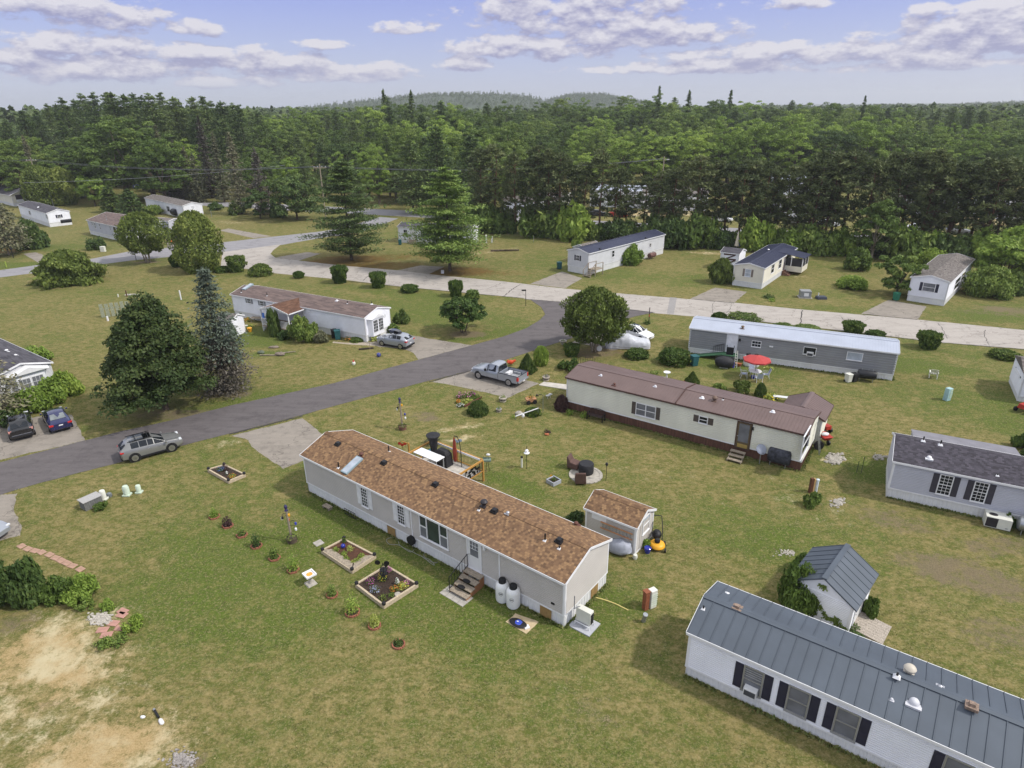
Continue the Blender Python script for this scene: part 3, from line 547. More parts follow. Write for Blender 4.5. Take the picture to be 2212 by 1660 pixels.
def shell(seed,shape,n,leaf,mat,r=1.0,h=1.0,base=0.0,bump=.08,stems=0,bark=BARK,up=.3,asp=.5,lumps=5,trunk_h=0.0):
 """dense shrub or cedar: leaves on a bumpy closed outline (ball, flat, cone, vase, egg), some inside it"""
 rng=np.random.default_rng(seed);rg=random.Random(seed);t_=rng.uniform(0,1,n);a=rng.uniform(0,2*PI,n);ph=rng.uniform(0,6.28,6)
 f=dict(ball=lambda q:np.sqrt(np.clip(1-(2*q-1)**2,0,1))**.75,flat=lambda q:np.sqrt(np.clip(1-(1.7*q-.7)**2,0,1))**.5,cone=lambda q:(1-q)**.85*np.clip(.75+q*3,0,1)+.02,vase=lambda q:(.62+.40*q)*np.clip((1.0-q)*9,0,1)**.5,egg=lambda q:np.where(q>.42,np.sqrt(np.clip(1-((q-.42)/.58)**2,0,1))**.9,np.sqrt(np.clip(1-((.42-q)/.50)**2,0,1))),dome=lambda q:np.sqrt(np.clip(1-q**2.2,0,1)))[shape]
 cap=rng.random(n)<(.22 if shape in('vase','flat')else .0);R0=f(t_);R_=R0.copy();t_=np.where(cap,.93+.06*rng.random(n),t_);R_=np.where(cap,f(np.full(n,.85))*np.sqrt(rng.random(n)),R_)
 k=1+bump*(np.sin(lumps*a+ph[0]+7*t_)+.8*np.sin((lumps*2+1)*a+ph[1]-11*t_)+.7*np.sin(13*t_+ph[2]+2*a))+rng.normal(0,bump*.5,n);k=k*(1+bump*2.2*np.array([mnoise.noise(Vector((math.cos(q)*1.7,math.sin(q)*1.7,w*3.0+seed)))for q,w in zip(a,t_)]));ins=rng.random(n)<.2;k=np.where(ins,k*rng.uniform(.6,.95,n),k)
 P=np.stack([np.cos(a)*R_*k*r,np.sin(a)*R_*k*r,base+h*(t_+bump*.25*np.sin(5*a+ph[3]))],-1);P[:,2]=np.maximum(P[:,2],.03)
 N=unit(np.stack([np.cos(a),np.sin(a),np.where(cap,2.5,(t_-.45)*1.6)],-1));T=rng.normal(.42,.15,n)+.25*(k-1)/max(bump,.01)*.3+.12*t_
 al=unit(N*.4+np.array([0,0,up*2])+rng.normal(0,.5,(n,3)));cr=leafmesh('crown',P,rng.uniform(.6,1.3,n)*leaf,N,mat,rng,.55,asp,al,T)
 parts=[('crown',cr)];tb=MB()
 for i in range(max(1,stems)):
  q=2*PI*i/max(1,stems);o=.0 if stems<2 else r*.10;limb(tb,(math.cos(q)*o,math.sin(q)*o,-.05),(math.cos(q)*o*3.2,math.sin(q)*o*3.2,base+h*.45),max(.02,r*(.05 if stems<2 else .035)),.012,rg,6,3,.05)
 parts.append(('trunk' if trunk_h or stems>1 else 'stem',mb_mesh(tb,'trunk',bark)));return parts
def shrub(seed,n_cl=14,per=60,r=1.0,h=1.0,leaf=.09,mat=LEAF,bark=BARK,bias=.5):
 rng=np.random.default_rng(seed);rg=random.Random(seed);P=[];N=[];T=[];tb=MB()
 for i in range(n_cl):
  a=rg.random()*6.28;q=rg.random()**.6;z=rg.uniform(.25,.92)*math.sqrt(max(.1,1-.75*q*q));c=np.array([math.cos(a)*q*r*.8,math.sin(a)*q*r*.8,z*h*.85]);rc=rg.uniform(.25,.42)
  u=unit(rng.normal(size=(per,3)));P.append(c+u*rng.uniform(.4,1,(per,1))*np.array([rc*r,rc*r,rc*h*.85]));N.append(u+np.array([0,0,.5]));T.append(rng.normal(.48,.15,per)+rg.uniform(-.12,.12));limb(tb,(0,0,-.03),tuple(c),.018*r,.006,rg,4,2,.08)
 P=np.concatenate(P);P[:,2]=np.maximum(P[:,2],.02);cr=leafmesh('crown',P,rng.uniform(.6,1.3,len(P))*leaf,unit(np.concatenate(N)),mat,rng,bias,.5,None,np.concatenate(T))
 return[('crown',cr),('stem',mb_mesh(tb,'stem',bark))]
def plant(name,label,cat,data,loc,sc=(1,1,1),rz=0.0,group=None,ren=None):
 o=thing(name,label,cat,loc,rz,group);o.scale=sc if hasattr(sc,'__len__')else(sc,sc,sc)
 for pn,me in data:
  c=bpy.data.objects.new((ren or{}).get(pn,pn),me);COL.objects.link(c);c.parent=o
 return o
 # ------------------------------------------------------------------ the wood behind the highway
RG=random.Random(5)
OAK=[broadleaf(100+i,14,4.6,.10,150,110,.17,[LEAFD,LEAF,LEAF,LEAF,LEAFB,LEAF][i],clump=.72,flat=.9)for i in range(6)]
OAKB=[broadleaf(120+i,13,4.5,.10,150,110,.17,LEAFB,clump=.72,flat=.9)for i in range(2)]
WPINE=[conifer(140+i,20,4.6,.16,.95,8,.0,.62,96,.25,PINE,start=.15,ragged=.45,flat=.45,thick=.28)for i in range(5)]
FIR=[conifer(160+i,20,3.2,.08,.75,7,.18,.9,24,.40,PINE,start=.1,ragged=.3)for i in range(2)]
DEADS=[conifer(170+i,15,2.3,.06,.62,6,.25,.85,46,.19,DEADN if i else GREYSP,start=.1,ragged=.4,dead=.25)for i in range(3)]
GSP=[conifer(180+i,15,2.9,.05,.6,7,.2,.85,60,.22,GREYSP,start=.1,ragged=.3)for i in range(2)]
REDPN=[redpine(200+i,base=[.22,.30,.18,.34,.26,.15,.28][i],K=[120,95,130,90,110,125,100][i],r=[3.0,2.7,3.3,2.6,3.0,3.2,2.8][i])for i in range(7)]
HN=dict(oak=14,oakb=13,wpine=20,fir=20,dead=15,gsp=15,redp=14)
SETS=dict(oak=OAK,oakb=OAKB,wpine=WPINE,fir=FIR,dead=DEADS,gsp=GSP,redp=REDPN)
KIND=dict(oak=('oak_tree','tree'),oakb=('maple_tree','tree'),wpine=('white_pine','pine'),fir=('fir_tree','fir'),dead=('dying_spruce','spruce'),gsp=('grey_green_spruce','spruce'),redp=('red_pine','pine'))
TREES=[]
def ftree(kind,px,dist,topy,label,group=None,wide=1.0,hmin=4.0):
 d=ray((px,topy));k=dist/d.y;x=d.x*k;z0=hg(x,dist);h=max(hmin,CAMH+d.z*k-z0);s=h/HN[kind]
 data=RG.choice(SETS[kind]);w=s*wide*RG.uniform(.9,1.12);n_,c_=KIND[kind]
 TREES.append((x,dist));return plant(n_,label,c_,data,(x,dist,z0-.1),(w,w,s),RG.random()*6.28,group)
def road_y(x):return float(np.interp(x,[p[0]for p in hwA],[p[1]for p in hwA]))
LP='tall dark white pine on the wooded rise behind the left end of the highway';LO='broad green oak crown below the tall pines at the far left of the wood'
MO='rounded green oak crown in the middle of the wood behind the highway';MP='layered white pine standing among the oaks in the middle of the wood'
RO_='rounded oak crown in the right half of the wood, beyond the red pines';RP='white pine standing up out of the right half of the wood'
MB_='bright yellow-green maple crown among darker oaks of the wood';FF='spire-topped fir on the skyline of the wood'
def side(px):return 0 if px<560 else(1 if px<1330 else 2)
GO=[(LO,'oaks at the left of the wood'),(MO,'oaks in the middle of the wood'),(RO_,'oaks at the right of the wood')]
GPn=[(LP,'white pines on the left rise'),(MP,'white pines in the middle of the wood'),(RP,'white pines at the right of the wood')]
for i,px in enumerate(range(96,560,21)): # pine ridge, upper left
 top=float(np.interp(px,[90,150,210,330,400,430,500,560],[224,210,203,201,214,206,228,240]))+RG.uniform(-5,7);ftree('wpine',px+RG.uniform(-6,6),RG.uniform(225,275),top,LP,GPn[0][1],1.05)
for px,dist,top in[(10,215,262),(45,235,240),(75,240,238),(-20,230,245),(60,260,246),(130,222,262),(200,226,250),(280,224,248),(350,226,246),(420,224,250),(480,226,256)]:ftree('wpine',px,dist,top,LP,GPn[0][1],1.1)
ftree('oak',240,196,266,'largest spreading oak at the left edge of the wood, lit from the right',None,1.55);ftree('oak',300,198,268,'second spreading oak at the left edge of the wood, right of the largest one',None,1.35)
for px,dist,top in[(15,205,300),(60,205,305),(115,200,318),(150,204,310),(330,188,300),(180,210,300),(370,200,300),(30,195,330),(90,196,340),(-30,200,300)]:ftree('oak',px,dist,top,LO,GO[0][1],1.25)
ftree('gsp',48,200,292,'pale silvery spruce among dark oaks at the far left of the wood',None,.8)
rows=[(16,5,40,330,24),(30,8,44,308,20),(48,10,44,286,18),(70,13,42,264,16),(98,18,40,246,13),(132,24,40,232,11),(172,28,42,223,9)]
for dist0,dj,stp,t0,tj in rows:
 px=330 if dist0<60 else 480
 while px<2270:
  q_=ray((px,300));xr=q_.x/q_.y;yr=150.0
  for _ in range(6):yr=road_y(xr*yr)
  dist=yr+8+dist0+RG.uniform(-dj,dj);ridge=float(np.interp(px,[330,520,560,680,760,830,900,1000,1200,1330,1450,1600,1880,1960,2030,2080,2230],[240,246,244,236,226,208,206,214,212,212,208,216,216,232,244,232,240]))
  if px>1120:dist+=48
  if px>1180 and dist0<30:px+=stp;continue
  top=max(ridge+RG.uniform(-3,6),t0+RG.uniform(-tj,tj)+(ridge-212)*.6)
  s_=side(px);u=RG.random();pin=(.34 if 650<px<1000 else .10)if dist0<90 else(.36 if px<1000 else .2)
  if u<pin:ftree('wpine',px,dist,top-4,*GPn[s_],1.0)
  elif u<pin+.06 and dist0>230:ftree('fir',px,dist,top-6,FF,'firs on the skyline',.9)
  elif u>.86:ftree('oakb',px,dist,top+4,MB_,'bright maples in the wood',1.1)
  else:ftree('oak',px,dist,top,*GO[s_],RG.uniform(.95,1.35))
  px+=stp*RG.uniform(.75,1.3)
for px,dist,top in[(827,300,194),(887,270,196),(1425,300,188),(1490,310,196),(1580,320,196),(1870,300,208),(1990,270,232)]:ftree('fir',px,dist,top,'tallest dark spire standing clear above the skyline of the wood','tall spires above the skyline',.9)
for px,dist,top in[(2030,300,234),(2062,270,232),(2100,280,228),(2125,290,236)]:ftree('wpine',px,dist,top,'dark pine in the clump before the tan sand heap at the right','pines before the sand heap',1.0)
for px,dist,top in[(1270,208,330),(1160,212,318),(1350,215,300),(1420,212,290),(1500,214,282),(1560,220,276),(1640,218,262),(1720,216,272),(1800,214,264),(1880,212,252),(1950,216,266),(2030,214,282),(2110,212,290),(2180,214,282),(2240,210,290)]:ftree('oakb' if px in(1350,1420,1560,1640,1720,2110)else 'oak',px,dist,top,'large rounded tree crown just beyond the buildings across the highway','large trees beyond the buildings',1.25)
# far woods on the hills: nobody could count them
def far_wood(name,items,mat,seed):
 rng=np.random.default_rng(seed);P=[];S=[];N=[]
 for(x,y,z,h,r)in items:
  m_=44;q=rng.uniform(0,1,m_)**.8;a=rng.uniform(0,6.28,m_);rr=r*((1-q)**.6 if rng.random()<.35 else np.sqrt(np.clip(1-(q*1.15-.15)**2,0,1)));P.append(np.stack([x+np.cos(a)*rr,y+np.sin(a)*rr,z+h*q],-1));S.append(np.full(m_,r*.36));N.append(np.stack([np.cos(a),np.sin(a),q+.3],-1))
 me=leafmesh(name,np.concatenate(P),np.concatenate(S),unit(np.concatenate(N)),mat,rng,.6,.7);o=bpy.data.objects.new(name,me);COL.objects.link(o);return tag(o,'far wood covering the hills and the land beyond the near trees','woods',kind='stuff')
items=[]
for(P_,n_,rows_)in HILLS[:3]:
 for r_ in range(len(rows_)-2):
  for i in range(n_):
   a=Vector(P_[r_*(n_+1)+i]);b_=Vector(P_[r_*(n_+1)+i+1]);c_=Vector(P_[(r_+1)*(n_+1)+i])
   for q in range(11 if r_>=1 else 7):p=a+(b_-a)*RG.random()+(c_-a)*RG.random();items.append((p.x,p.y,p.z-2,RG.uniform(5,11),RG.uniform(2.0,3.6)))
 for i in range(n_):
  a=Vector(P_[3*(n_+1)+i]);b_=Vector(P_[3*(n_+1)+i+1])
  for q in range(5):p=a.lerp(b_,RG.random());items.append((p.x,p.y,p.z-2,RG.uniform(5,13),RG.uniform(1.4,2.6)))
for k in range(5200):
 a=RG.uniform(-.74,.74);d=385+1100*RG.random()**1.5;x,y=d*math.sin(a),d*math.cos(a);items.append((x,y,hg(x,y)-1,RG.uniform(9,17)*(1 if d<500 else .85),RG.uniform(3,5)*(1+(d-385)/700)))
far_wood('far_wood',items,mk_leaf('far_wood_leaves',(.062,.096,.032),(.117,.161,.052),(.208,.251,.079),.2),3)
# ------------------------------------------------------------------ houses
class House:
 """local frame: x along the front wall, y away from it, z up. Walls: F front, E end at x=L, W end at x=0, B back"""
 def __init__(s,name,label,cat,P,ang,L,Wd,hs,he,hr,wall,roofm,skirtm=WHITE,trim=TRIM,course=.13,ribs=True,over=(.16,.12),seams=None,group=None,corner=True,z0=0.0):
  s.L,s.W,s.hs,s.he,s.hr,s.trim=L,Wd,hs,he,hr,trim;s.over=over;s.z0=z0
  s.root=thing(name,label,cat,(P[0],P[1],z0),ang,group);s.Mw=Matrix.Translation((P[0],P[1],z0)) @ Matrix.Rotation(ang,4,'Z');s.Mi=s.Mw.inverted()
  s.fr={'F':Matrix(((1,0,0,0),(0,-1,0,0),(0,0,1,0),(0,0,0,1))),'E':Matrix(((0,1,0,L),(1,0,0,0),(0,0,1,0),(0,0,0,1))),'W':Matrix(((0,-1,0,0),(-1,0,0,Wd),(0,0,1,0),(0,0,0,1))),'B':Matrix(((-1,0,0,L),(0,1,0,Wd),(0,0,1,0),(0,0,0,1)))}
  m=MB();sk=MB();tr=MB()
  for f,ln in(('F',L),('E',Wd),('W',Wd),('B',L)):
   gab=f in 'EW';m.X=sk.X=tr.X=s.fr[f];zt=hr if gab else he;z=hs
   def uf(z_):
    if not gab or z_<=he or hr<=he:return(0,ln)
    k=ln/2*(z_-he)/(hr-he);return(min(k,ln/2),max(ln-k,ln/2))
   zs=[]
   while z<zt-.01:zs.append(z);z+=course
   zs.append(zt)
   if gab:zs=sorted(set(zs+[he]))
   for a,b in zip(zs[:-1],zs[1:]):
    if b-a<.004:continue
    c=a+(b-a)*.62;(a0,a1),(b0,b1),(c0,c1)=uf(a),uf(b),uf(c);d=min(.042,(b-a)*.34)
    m.add([(a0,d,a),(a1,d,a),(c1,d,c),(c0,d,c)],[(1,0,3,2)]);m.add([(c0,d,c),(c1,d,c),(b1,0,b),(b0,0,b)],[(1,0,3,2)]);m.add([(a0,d,a),(a1,d,a),(a1,-.005,a),(a0,-.005,a)],[(0,1,2,3)])
   if hs>0.05:
    st=.13 if ribs else .2;n=max(2,int(ln/st));pts=[]
    for i in range(n+1):
     u=ln*i/n;pts.append((u,-.03+(.028 if i%2 else 0)))
    if ribs=='board':pts=[(ln*i/n,-.02)for i in range(n+1)]
    for i in range(n):
     (u0,d0),(u1,d1)=pts[i],pts[i+1];um=u1-.03
     sk.add([(u0,d0,-.05),(um,d0,-.05),(um,d0,hs),(u0,d0,hs)],[(1,0,3,2)]);sk.add([(um,d0,-.05),(u1,d1,-.05),(u1,d1,hs),(um,d0,hs)],[(1,0,3,2)])
     if ribs=='board':sk.box(u1-.012,-.03,-.05,u1+.012,-.012,hs)
    tr.box(-.03,.0,hs-.05,ln+.03,.045,hs+.05)
   if corner:
    for cu in(-.012,ln-.09):
     ct=tr if hs>.05 else MB();ct.X=s.fr[f];ct.box(cu,.005,hs,cu+.102,.042,min(he,zt))
     if hs<=.05:ct.build('corner_trim',trim,s.root)
  m.build('wall',wall,s.root)
  if hs>.05:sk.build('skirting',skirtm,s.root)
  if tr.v:tr.build('trim',trim,s.root)
  if roofm:s.roof(roofm,seams)
 def roof(s,mat,seams,x0=None,x1=None,parent=None):
  oe,og=s.over;L,Wd,he,hr=s.L,s.W,s.he,s.hr;sl=(hr-he)/(Wd/2);s.sl=sl;r=MB();fa=MB();th=.05;x0=-og;x1=L+og
  for sg in(0,1):
   def pt(x,t_,dz=0): # t_ 0 at eave, 1 at ridge
    y=(-oe+(Wd/2+oe)*t_);z=he+sl*y+th+dz;return(x,y if sg==0 else Wd-y,z)
   w_=math.hypot(Wd/2+oe,sl*(Wd/2+oe));a=[pt(x0,0),pt(x1,0),pt(x1,1),pt(x0,1)];lo=[pt(x0,0,-th),pt(x1,0,-th),pt(x1,1,-th),pt(x0,1,-th)];uv=[(x0,0),(x1,0),(x1,w_),(x0,w_)]
   r.add(a,[(0,1,2,3)if sg==0 else(3,2,1,0)],[uv if sg==0 else uv[::-1]]);z4=[(0,0)]*4
   r.add(lo,[(3,2,1,0)if sg==0 else(0,1,2,3)],[z4]);r.add([a[0],a[1],lo[1],lo[0]],[(0,3,2,1)],[z4])
   for xx in(x0-.022,x1+.002): # barge boards
    p,q=Vector(pt(xx+.01,0,-.05)),Vector(pt(xx+.01,1,-.05));fa.beam(p,q,.022,.15,(0,0,1))
   p,q=Vector(pt(x0,-.012,-.06)),Vector(pt(x1,-.012,-.06));fa.beam(p,q,.03,.13)
   if seams:
    n=int((x1-x0)/seams);hh=.03 if seams>.3 else .014
    for i in range(n+1):
     x=x0+(x1-x0)*i/n;p,q=Vector(pt(min(max(x,x0+.02),x1-.02),0.005,hh/2)),Vector(pt(min(max(x,x0+.02),x1-.02),.995,hh/2));r.beam(p,q,.03 if seams>.3 else .025,hh)
  zr=he+sl*Wd/2+th
  if seams:r.beam((x0,Wd/2-.09,zr-.005),(x1,Wd/2-.09,zr-.005),.20,.03,(0,-sl*.6,1));r.beam((x0,Wd/2+.09,zr-.005),(x1,Wd/2+.09,zr-.005),.20,.03,(0,sl*.6,1))
  o=r.build('roof',mat,s.root);s.roofo=o;f=fa.build('fascia',s.trim,s.root);s.fascia=f;return o
 def ridge_caps(s,mat,step=.15):
  r=MB();zr=s.he+s.sl*s.W/2+.052;n=int((s.L+2*s.over[1])/step)
  for i in range(n):
   x=-s.over[1]+step*i;k=.012
   for sg in(-1,1):r.add([(x,s.W/2,zr+k+.022),(x+step*1.25,s.W/2,zr+.006),(x+step*1.25,s.W/2+sg*.17,zr-.17*s.sl+.006),(x,s.W/2+sg*.17,zr-.17*s.sl+k+.022)],[(0,1,2,3)if sg<0 else(3,2,1,0)],[[(x,0),(x+step,0),(x+step,.14),(x,.14)]if sg<0 else[(x,.14),(x+step,.14),(x+step,0),(x,0)]]);r.add([(x,s.W/2,zr+k+.022),(x,s.W/2+sg*.17,zr-.17*s.sl+k+.022),(x,s.W/2+sg*.17,zr-.17*s.sl-.004),(x,s.W/2,zr-.004)],[(0,1,2,3)],[[(x,0)]*4])
  r.build('ridge_cap',mat,s.roofo)
 def wl(s,f,c,x,y):
  """point of wall f seen at a survey-picture position -> (u, z)"""
  M=s.Mw @ s.fr[f];o=M @ Vector((0,0,0));n=(M @ Vector((0,1,0)))-o;p=M.inverted() @ hplane(D(c,x,y),o,n);return p.x,p.z
 def rf(s,c,x,y,back=False):
  sg=-1 if back else 1;o=s.Mw @ Vector((0,s.W if back else 0,s.he+.05));n=s.Mw.to_3x3() @ Vector((0,-s.sl*sg,1));return s.Mi @ hplane(D(c,x,y),o,n)
 def window(s,f,u,z,w,h,grid=(3,2),shutter=None,sw=.32,glass=None,frame=None,rail=True,name='window',mull=None,thick=.085,panelled=False):
  X=s.fr[f];fm=MB();fm.X=X;t_=thick;fw=.055
  fm.box(u-fw,.0,z-fw,u+w+fw,t_,z);fm.box(u-fw,.0,z+h,u+w+fw,t_,z+h+fw);fm.box(u-fw,.0,z,u,t_,z+h);fm.box(u+w,.0,z,u+w+fw,t_,z+h);fm.box(u-fw-.03,.0,z-fw-.03,u+w+fw+.03,t_+.03,z-fw)
  if rail:fm.box(u,.012,z+h/2-.022,u+w,t_-.008,z+h/2+.022)
  for k in(mull or[]):fm.box(u+w*k-.035,.012,z,u+w*k+.035,t_,z+h)
  if grid:
   for i in range(1,grid[0]):x=u+w*i/grid[0];fm.box(x-.011,.012,z,x+.011,t_-.02,z+h)
   for i in range(1,grid[1]):
    if rail and grid[1]%2==0 and i==grid[1]//2:continue
    zz=z+h*i/grid[1];fm.box(u,.012,zz-.011,u+w,t_-.018,zz+.011)
  o=fm.build(name,frame or s.trim,s.root);g_=MB();g_.X=X;g_.add([(u,.046,z),(u+w,.046,z),(u+w,.046,z+h),(u,.046,z+h)],[(1,0,3,2)]);g_.build('pane',glass or GDARK,o)
  if shutter:
   for k in(0,1):
    a=u-fw-.02-sw if k==0 else u+w+fw+.02;sm=MB();sm.X=X;sm.box(a,.0,z-.03,a+sw,.058,z+h+.03)
    for q in(0,1):
     zz=z+h*(.04+.49*q);sm.box(a+.05,.056,zz,a+sw-.05,.07,zz+h*.42)
    sm.build('shutter',shutter,s.root)
  return o
 def winpx(s,f,c,a,b,**k):
  (u0,z1),(u1,z0)=s.wl(f,c,*a),s.wl(f,c,*b);return s.window(f,min(u0,u1),min(z0,z1),abs(u1-u0),abs(z1-z0),**k)
 def door(s,f,u,z,w,h,mat=None,glass=None,gl=(.2,.42,.8,.92),frame=None,knob=True,label=None):
  X=s.fr[f];fm=MB();fm.X=X;fm.box(u-.07,.0,z,u,.08,z+h+.07);fm.box(u+w,.0,z,u+w+.07,.08,z+h+.07);fm.box(u,.0,z+h,u+w,.08,z+h+.07);fm.box(u-.07,.0,z-.05,u+w+.07,.09,z)
  d=MB();d.X=X;d.box(u+.005,.005,z+.005,u+w-.005,.055,z+h-.005);o=d.build('door',mat or WHITE,s.root);fm.build('door_frame',frame or s.trim,o)
  if label:o['label']=label
  if glass:
   g_=MB();g_.X=X;g_.add([(u+w*gl[0],.06,z+h*gl[1]),(u+w*gl[2],.06,z+h*gl[1]),(u+w*gl[2],.06,z+h*gl[3]),(u+w*gl[0],.06,z+h*gl[3])],[(1,0,3,2)]);g_.build('pane',glass,o)
  if knob:k=MB();k.X=X;k.ball((u+w*.1,.085,z+h*.46),.035,8,6);k.build('handle',CHROME,o)
  return o
 def wallbox(s,name,f,u,z,w,h,d,mat,parent=None):
  m=MB();m.X=s.fr[f];m.box(u,.0,z,u+w,d,z+h);return m.build(name,mat,parent or s.root,bevel=.01)
 def vent(s,p,kind,sc=1.0,mat=None):
  x,y,z=p;z0=z-.02
  if kind=='box':
   m=MB();m.box(x-.22,y-.2,z0-.08,x+.22,y+.2,z0+.05);m.taper(x-.17*sc,y-.16*sc,z0+.04,x+.17*sc,y+.16*sc,z0+.17,.82);m.build('roof_vent',mat or BLACKP,s.root)
  elif kind=='pipe':
   m=MB();m.taper(x-.14,y-.14,z0-.06,x+.14,y+.14,z0+.04,.45);o=m.build('vent_flashing',TRIM,s.root);q=MB();q.cyl((x,y,z0),(x,y,z0+.42*sc),.045,.045,8);q.build('vent_pipe',mat or BLACKM,o)
  elif kind=='cap':
   m=MB();m.cyl((x,y,z0-.08),(x,y,z0+.22*sc),.11*sc,.11*sc,12);m.lathe([(.2*sc,z0+.2*sc),(.22*sc,z0+.27*sc),(.16*sc,z0+.36*sc),(.03,z0+.4*sc)],14,(x,y,0));m.box(x-.2,y-.2,z0-.08,x+.2,y+.2,z0+.02);m.build('roof_vent',mat or BLACKP,s.root,smooth=40)
  elif kind=='dome':
   m=MB();m.box(x-.28*sc,y-.28*sc,z0-.08,x+.28*sc,y+.28*sc,z0+.02);m.ball((x,y,z0+.02),(.2*sc,.2*sc,.2*sc),14,8);m.build('roof_vent',mat or TRIM,s.root,smooth=50)
  elif kind=='sky':
   m=MB();m.X=Matrix.Translation((x,y,z)) @ Matrix.Rotation(math.atan(s.sl),4,'X');m.box(-.3,-.75,-.05,.3,.75,.11);o=m.build('skylight',mk('skylight_frame',(140,160,168),.4),s.root);q=MB();q.X=m.X;q.box(-.23,-.68,.1,.23,.68,.115);q.build('pane',PANEW,o)
def fit(P,Q):p,q=g(*P),g(*Q);v=q-p;return p,math.atan2(v.y,v.x),v.xy.length
BEIGE=mk('beige_siding',(186,181,175),.55,var=.05,scale=.8);CREAM=mk('cream_siding',(222,221,206),.55,var=.06,scale=.8,streak=(1,1,.3));GREYS=mk('grey_siding',(140,141,143),.6,var=.07,scale=.9)
LGREY=mk('pale_grey_siding',(186,187,196),.55,var=.05,scale=.9);WSID=mk('white_siding',(234,235,241),.55,var=.05,scale=.8,streak=(1,1,.4));CRW=mk('warm_white_siding',(222,217,202),.55,var=.05,scale=.9);GW=mk('greyish_white_siding',(204,205,208),.55,var=.06,scale=.9)
SLATE=mk('slate_blue_metal_roof',(80,88,98),.6,.05,var=.10,scale=.6,spec=.5);NAVY=mk('navy_metal_roof',(56,60,82),.45,.2,var=.08,scale=.5);BRMET=mk('brown_metal_roof',(112,94,90),.5,.15,var=.08,scale=.6);LTMET=mk('pale_blue_grey_metal_roof',(178,184,198),.45,.2,var=.05,scale=.7)
BRSH=mk_shingle('brown_shingles',[(102,80,62),(118,92,70),(132,104,78),(150,120,88)],.15,.14,.6);DKSH=mk_shingle('charcoal_shingles',[(60,57,62),(72,69,76),(86,82,90)],.2,.13,.5);PUSH=mk_shingle('faded_purple_brown_shingles',[(92,80,78),(108,94,90),(122,106,100)],.9,.15,.4)
GRSH=mk_shingle('worn_grey_shingles',[(92,86,84),(110,104,100),(126,120,116)],.32,.15,.3);BKSH=mk_shingle('dark_grey_shingles',[(66,64,70),(80,78,84),(90,88,94)],.9,.15,.3);PORSH=mk_shingle('reddish_brown_shingles',[(84,60,48),(98,72,58),(110,82,66)],.4,.15,.4)
DKSHUT=mk('dark_blue_shutter',(44,44,62),.5);BRSHUT=mk('brown_shutter',(84,76,72),.55);GRSHUT=mk('charcoal_shutter',(62,60,70),.55);WSHUT=mk('white_shutter',(222,222,224),.5);GRNSHUT=mk('dark_green_shutter',(58,76,80),.5);TANSHUT=mk('grey_brown_shutter',(128,118,110),.55);LGSHUT=mk('silver_grey_shutter',(140,142,146),.55)
BRSK=mk('brown_board_skirting',(98,68,56),.8,var=.25,scale=2,streak=(4,4,.5));BRTRIM=mk('dark_brown_trim',(84,62,56),.6)
# H1 the beige home with the brown shingle roof
p,a,l=fit(('M',55,482),('M',1722,1350));a-=math.radians(.5)
H1=House('mobile_home','long beige mobile home with brown shingle roof, white skirting and a small wood deck','mobile home',p,a,l,4.25,.74,2.92,3.66,BEIGE,BRSH,course=.115)
H1.ridge_caps(BRSH)
H1.winpx('F','M',(396,455),(446,588),grid=(3,6),shutter=WSHUT,sw=.36);H1.winpx('F','M',(633,568),(684,702),grid=(3,6),shutter=WSHUT,sw=.36)
u0,zt_=H1.wl('F','M',778,640);u1,zb_=H1.wl('F','M',962,858)
wz=zb_;wh=H1.wl('F','M',778,640)[1]-H1.wl('F','M',782,770)[1]
H1.window('F',u0,wz+.02,u1-u0,wh,grid=None,rail=False,glass=GGREEN,mull=(.25,.73),thick=.09)
for k0,k1 in((.0,.25),(.73,1.0)):
 m=MB();m.X=H1.fr['F'];uu,uv_=u0+(u1-u0)*k0,u0+(u1-u0)*k1;m.box(uu,.02,wz+.02+wh*.48,uv_,.075,wz+.02+wh*.53);m.build('sash_rail',TRIM,H1.root)
 m=MB();m.X=H1.fr['F'];m.add([(uu+.02,.050,wz+.03),(uv_-.02,.050,wz+.03),(uv_-.02,.050,wz+wh*.5),(uu+.02,.050,wz+wh*.5)],[(1,0,3,2)]);m.build('side_sash',GCUR,H1.root)
du,dz=H1.wl('F','M',1100,960);du1,_=H1.wl('F','M',1160,985)
DZ=.78;H1.door('F',du-.05,DZ,.92,1.98,WHITE,GCUR,(.18,.45,.82,.93))
m=MB();m.X=H1.fr['F'];zz=DZ+1.98
for i in range(1,3):m.box(du-.05+.92*(.18+.64*i/3)-.012,.05,DZ+1.98*.69,du-.05+.92*(.18+.64*i/3)+.012,.07,zz-.15)
for k_ in(.69,.81):m.box(du-.05+.92*.18,.05,DZ+1.98*k_-.012,du-.05+.92*.82,.071,DZ+1.98*k_+.012)
m.build('door_muntin',TRIM,H1.root)
for u_ in(H1.wl('F','M',716,600)[0],H1.wl('F','M',1289,880)[0]):H1.wallbox('downspout','F',u_,.72,.075,2.1,.07,TRIM)
lu,lz=H1.wl('F','M',1195,850);H1.wallbox('porch_light','F',lu,lz-.05,.12,.22,.16,TRIM);lu,lz=H1.wl('F','M',1630,1208);H1.wallbox('socket_box','F',lu,lz,.2,.12,.08,BLACKP)
for c,q,b in(('M',(247,178),0),('M',(545,300),0),('M',(878,440),0),('M',(1260,612),0),('M',(1680,805),0)):H1.vent(H1.rf(c,*q),'box')
for q in((250,330),(1160,603),(1587,800),(1680,852)):H1.vent(H1.rf('M',*q),'pipe',.35 if q[0]in(1160,1680)else 1.0)
H1.vent(H1.rf('M',338,318),'sky');H1.vent(H1.rf('M',398,255),'cap',.7,mk('rusty_vent',(96,62,52),.7));H1.vent(H1.rf('M',1192,575),'cap',1.0,mk('dark_vent',(52,48,52),.5));H1.vent(H1.rf('M',1346,625),'dome',.6,CHROME)
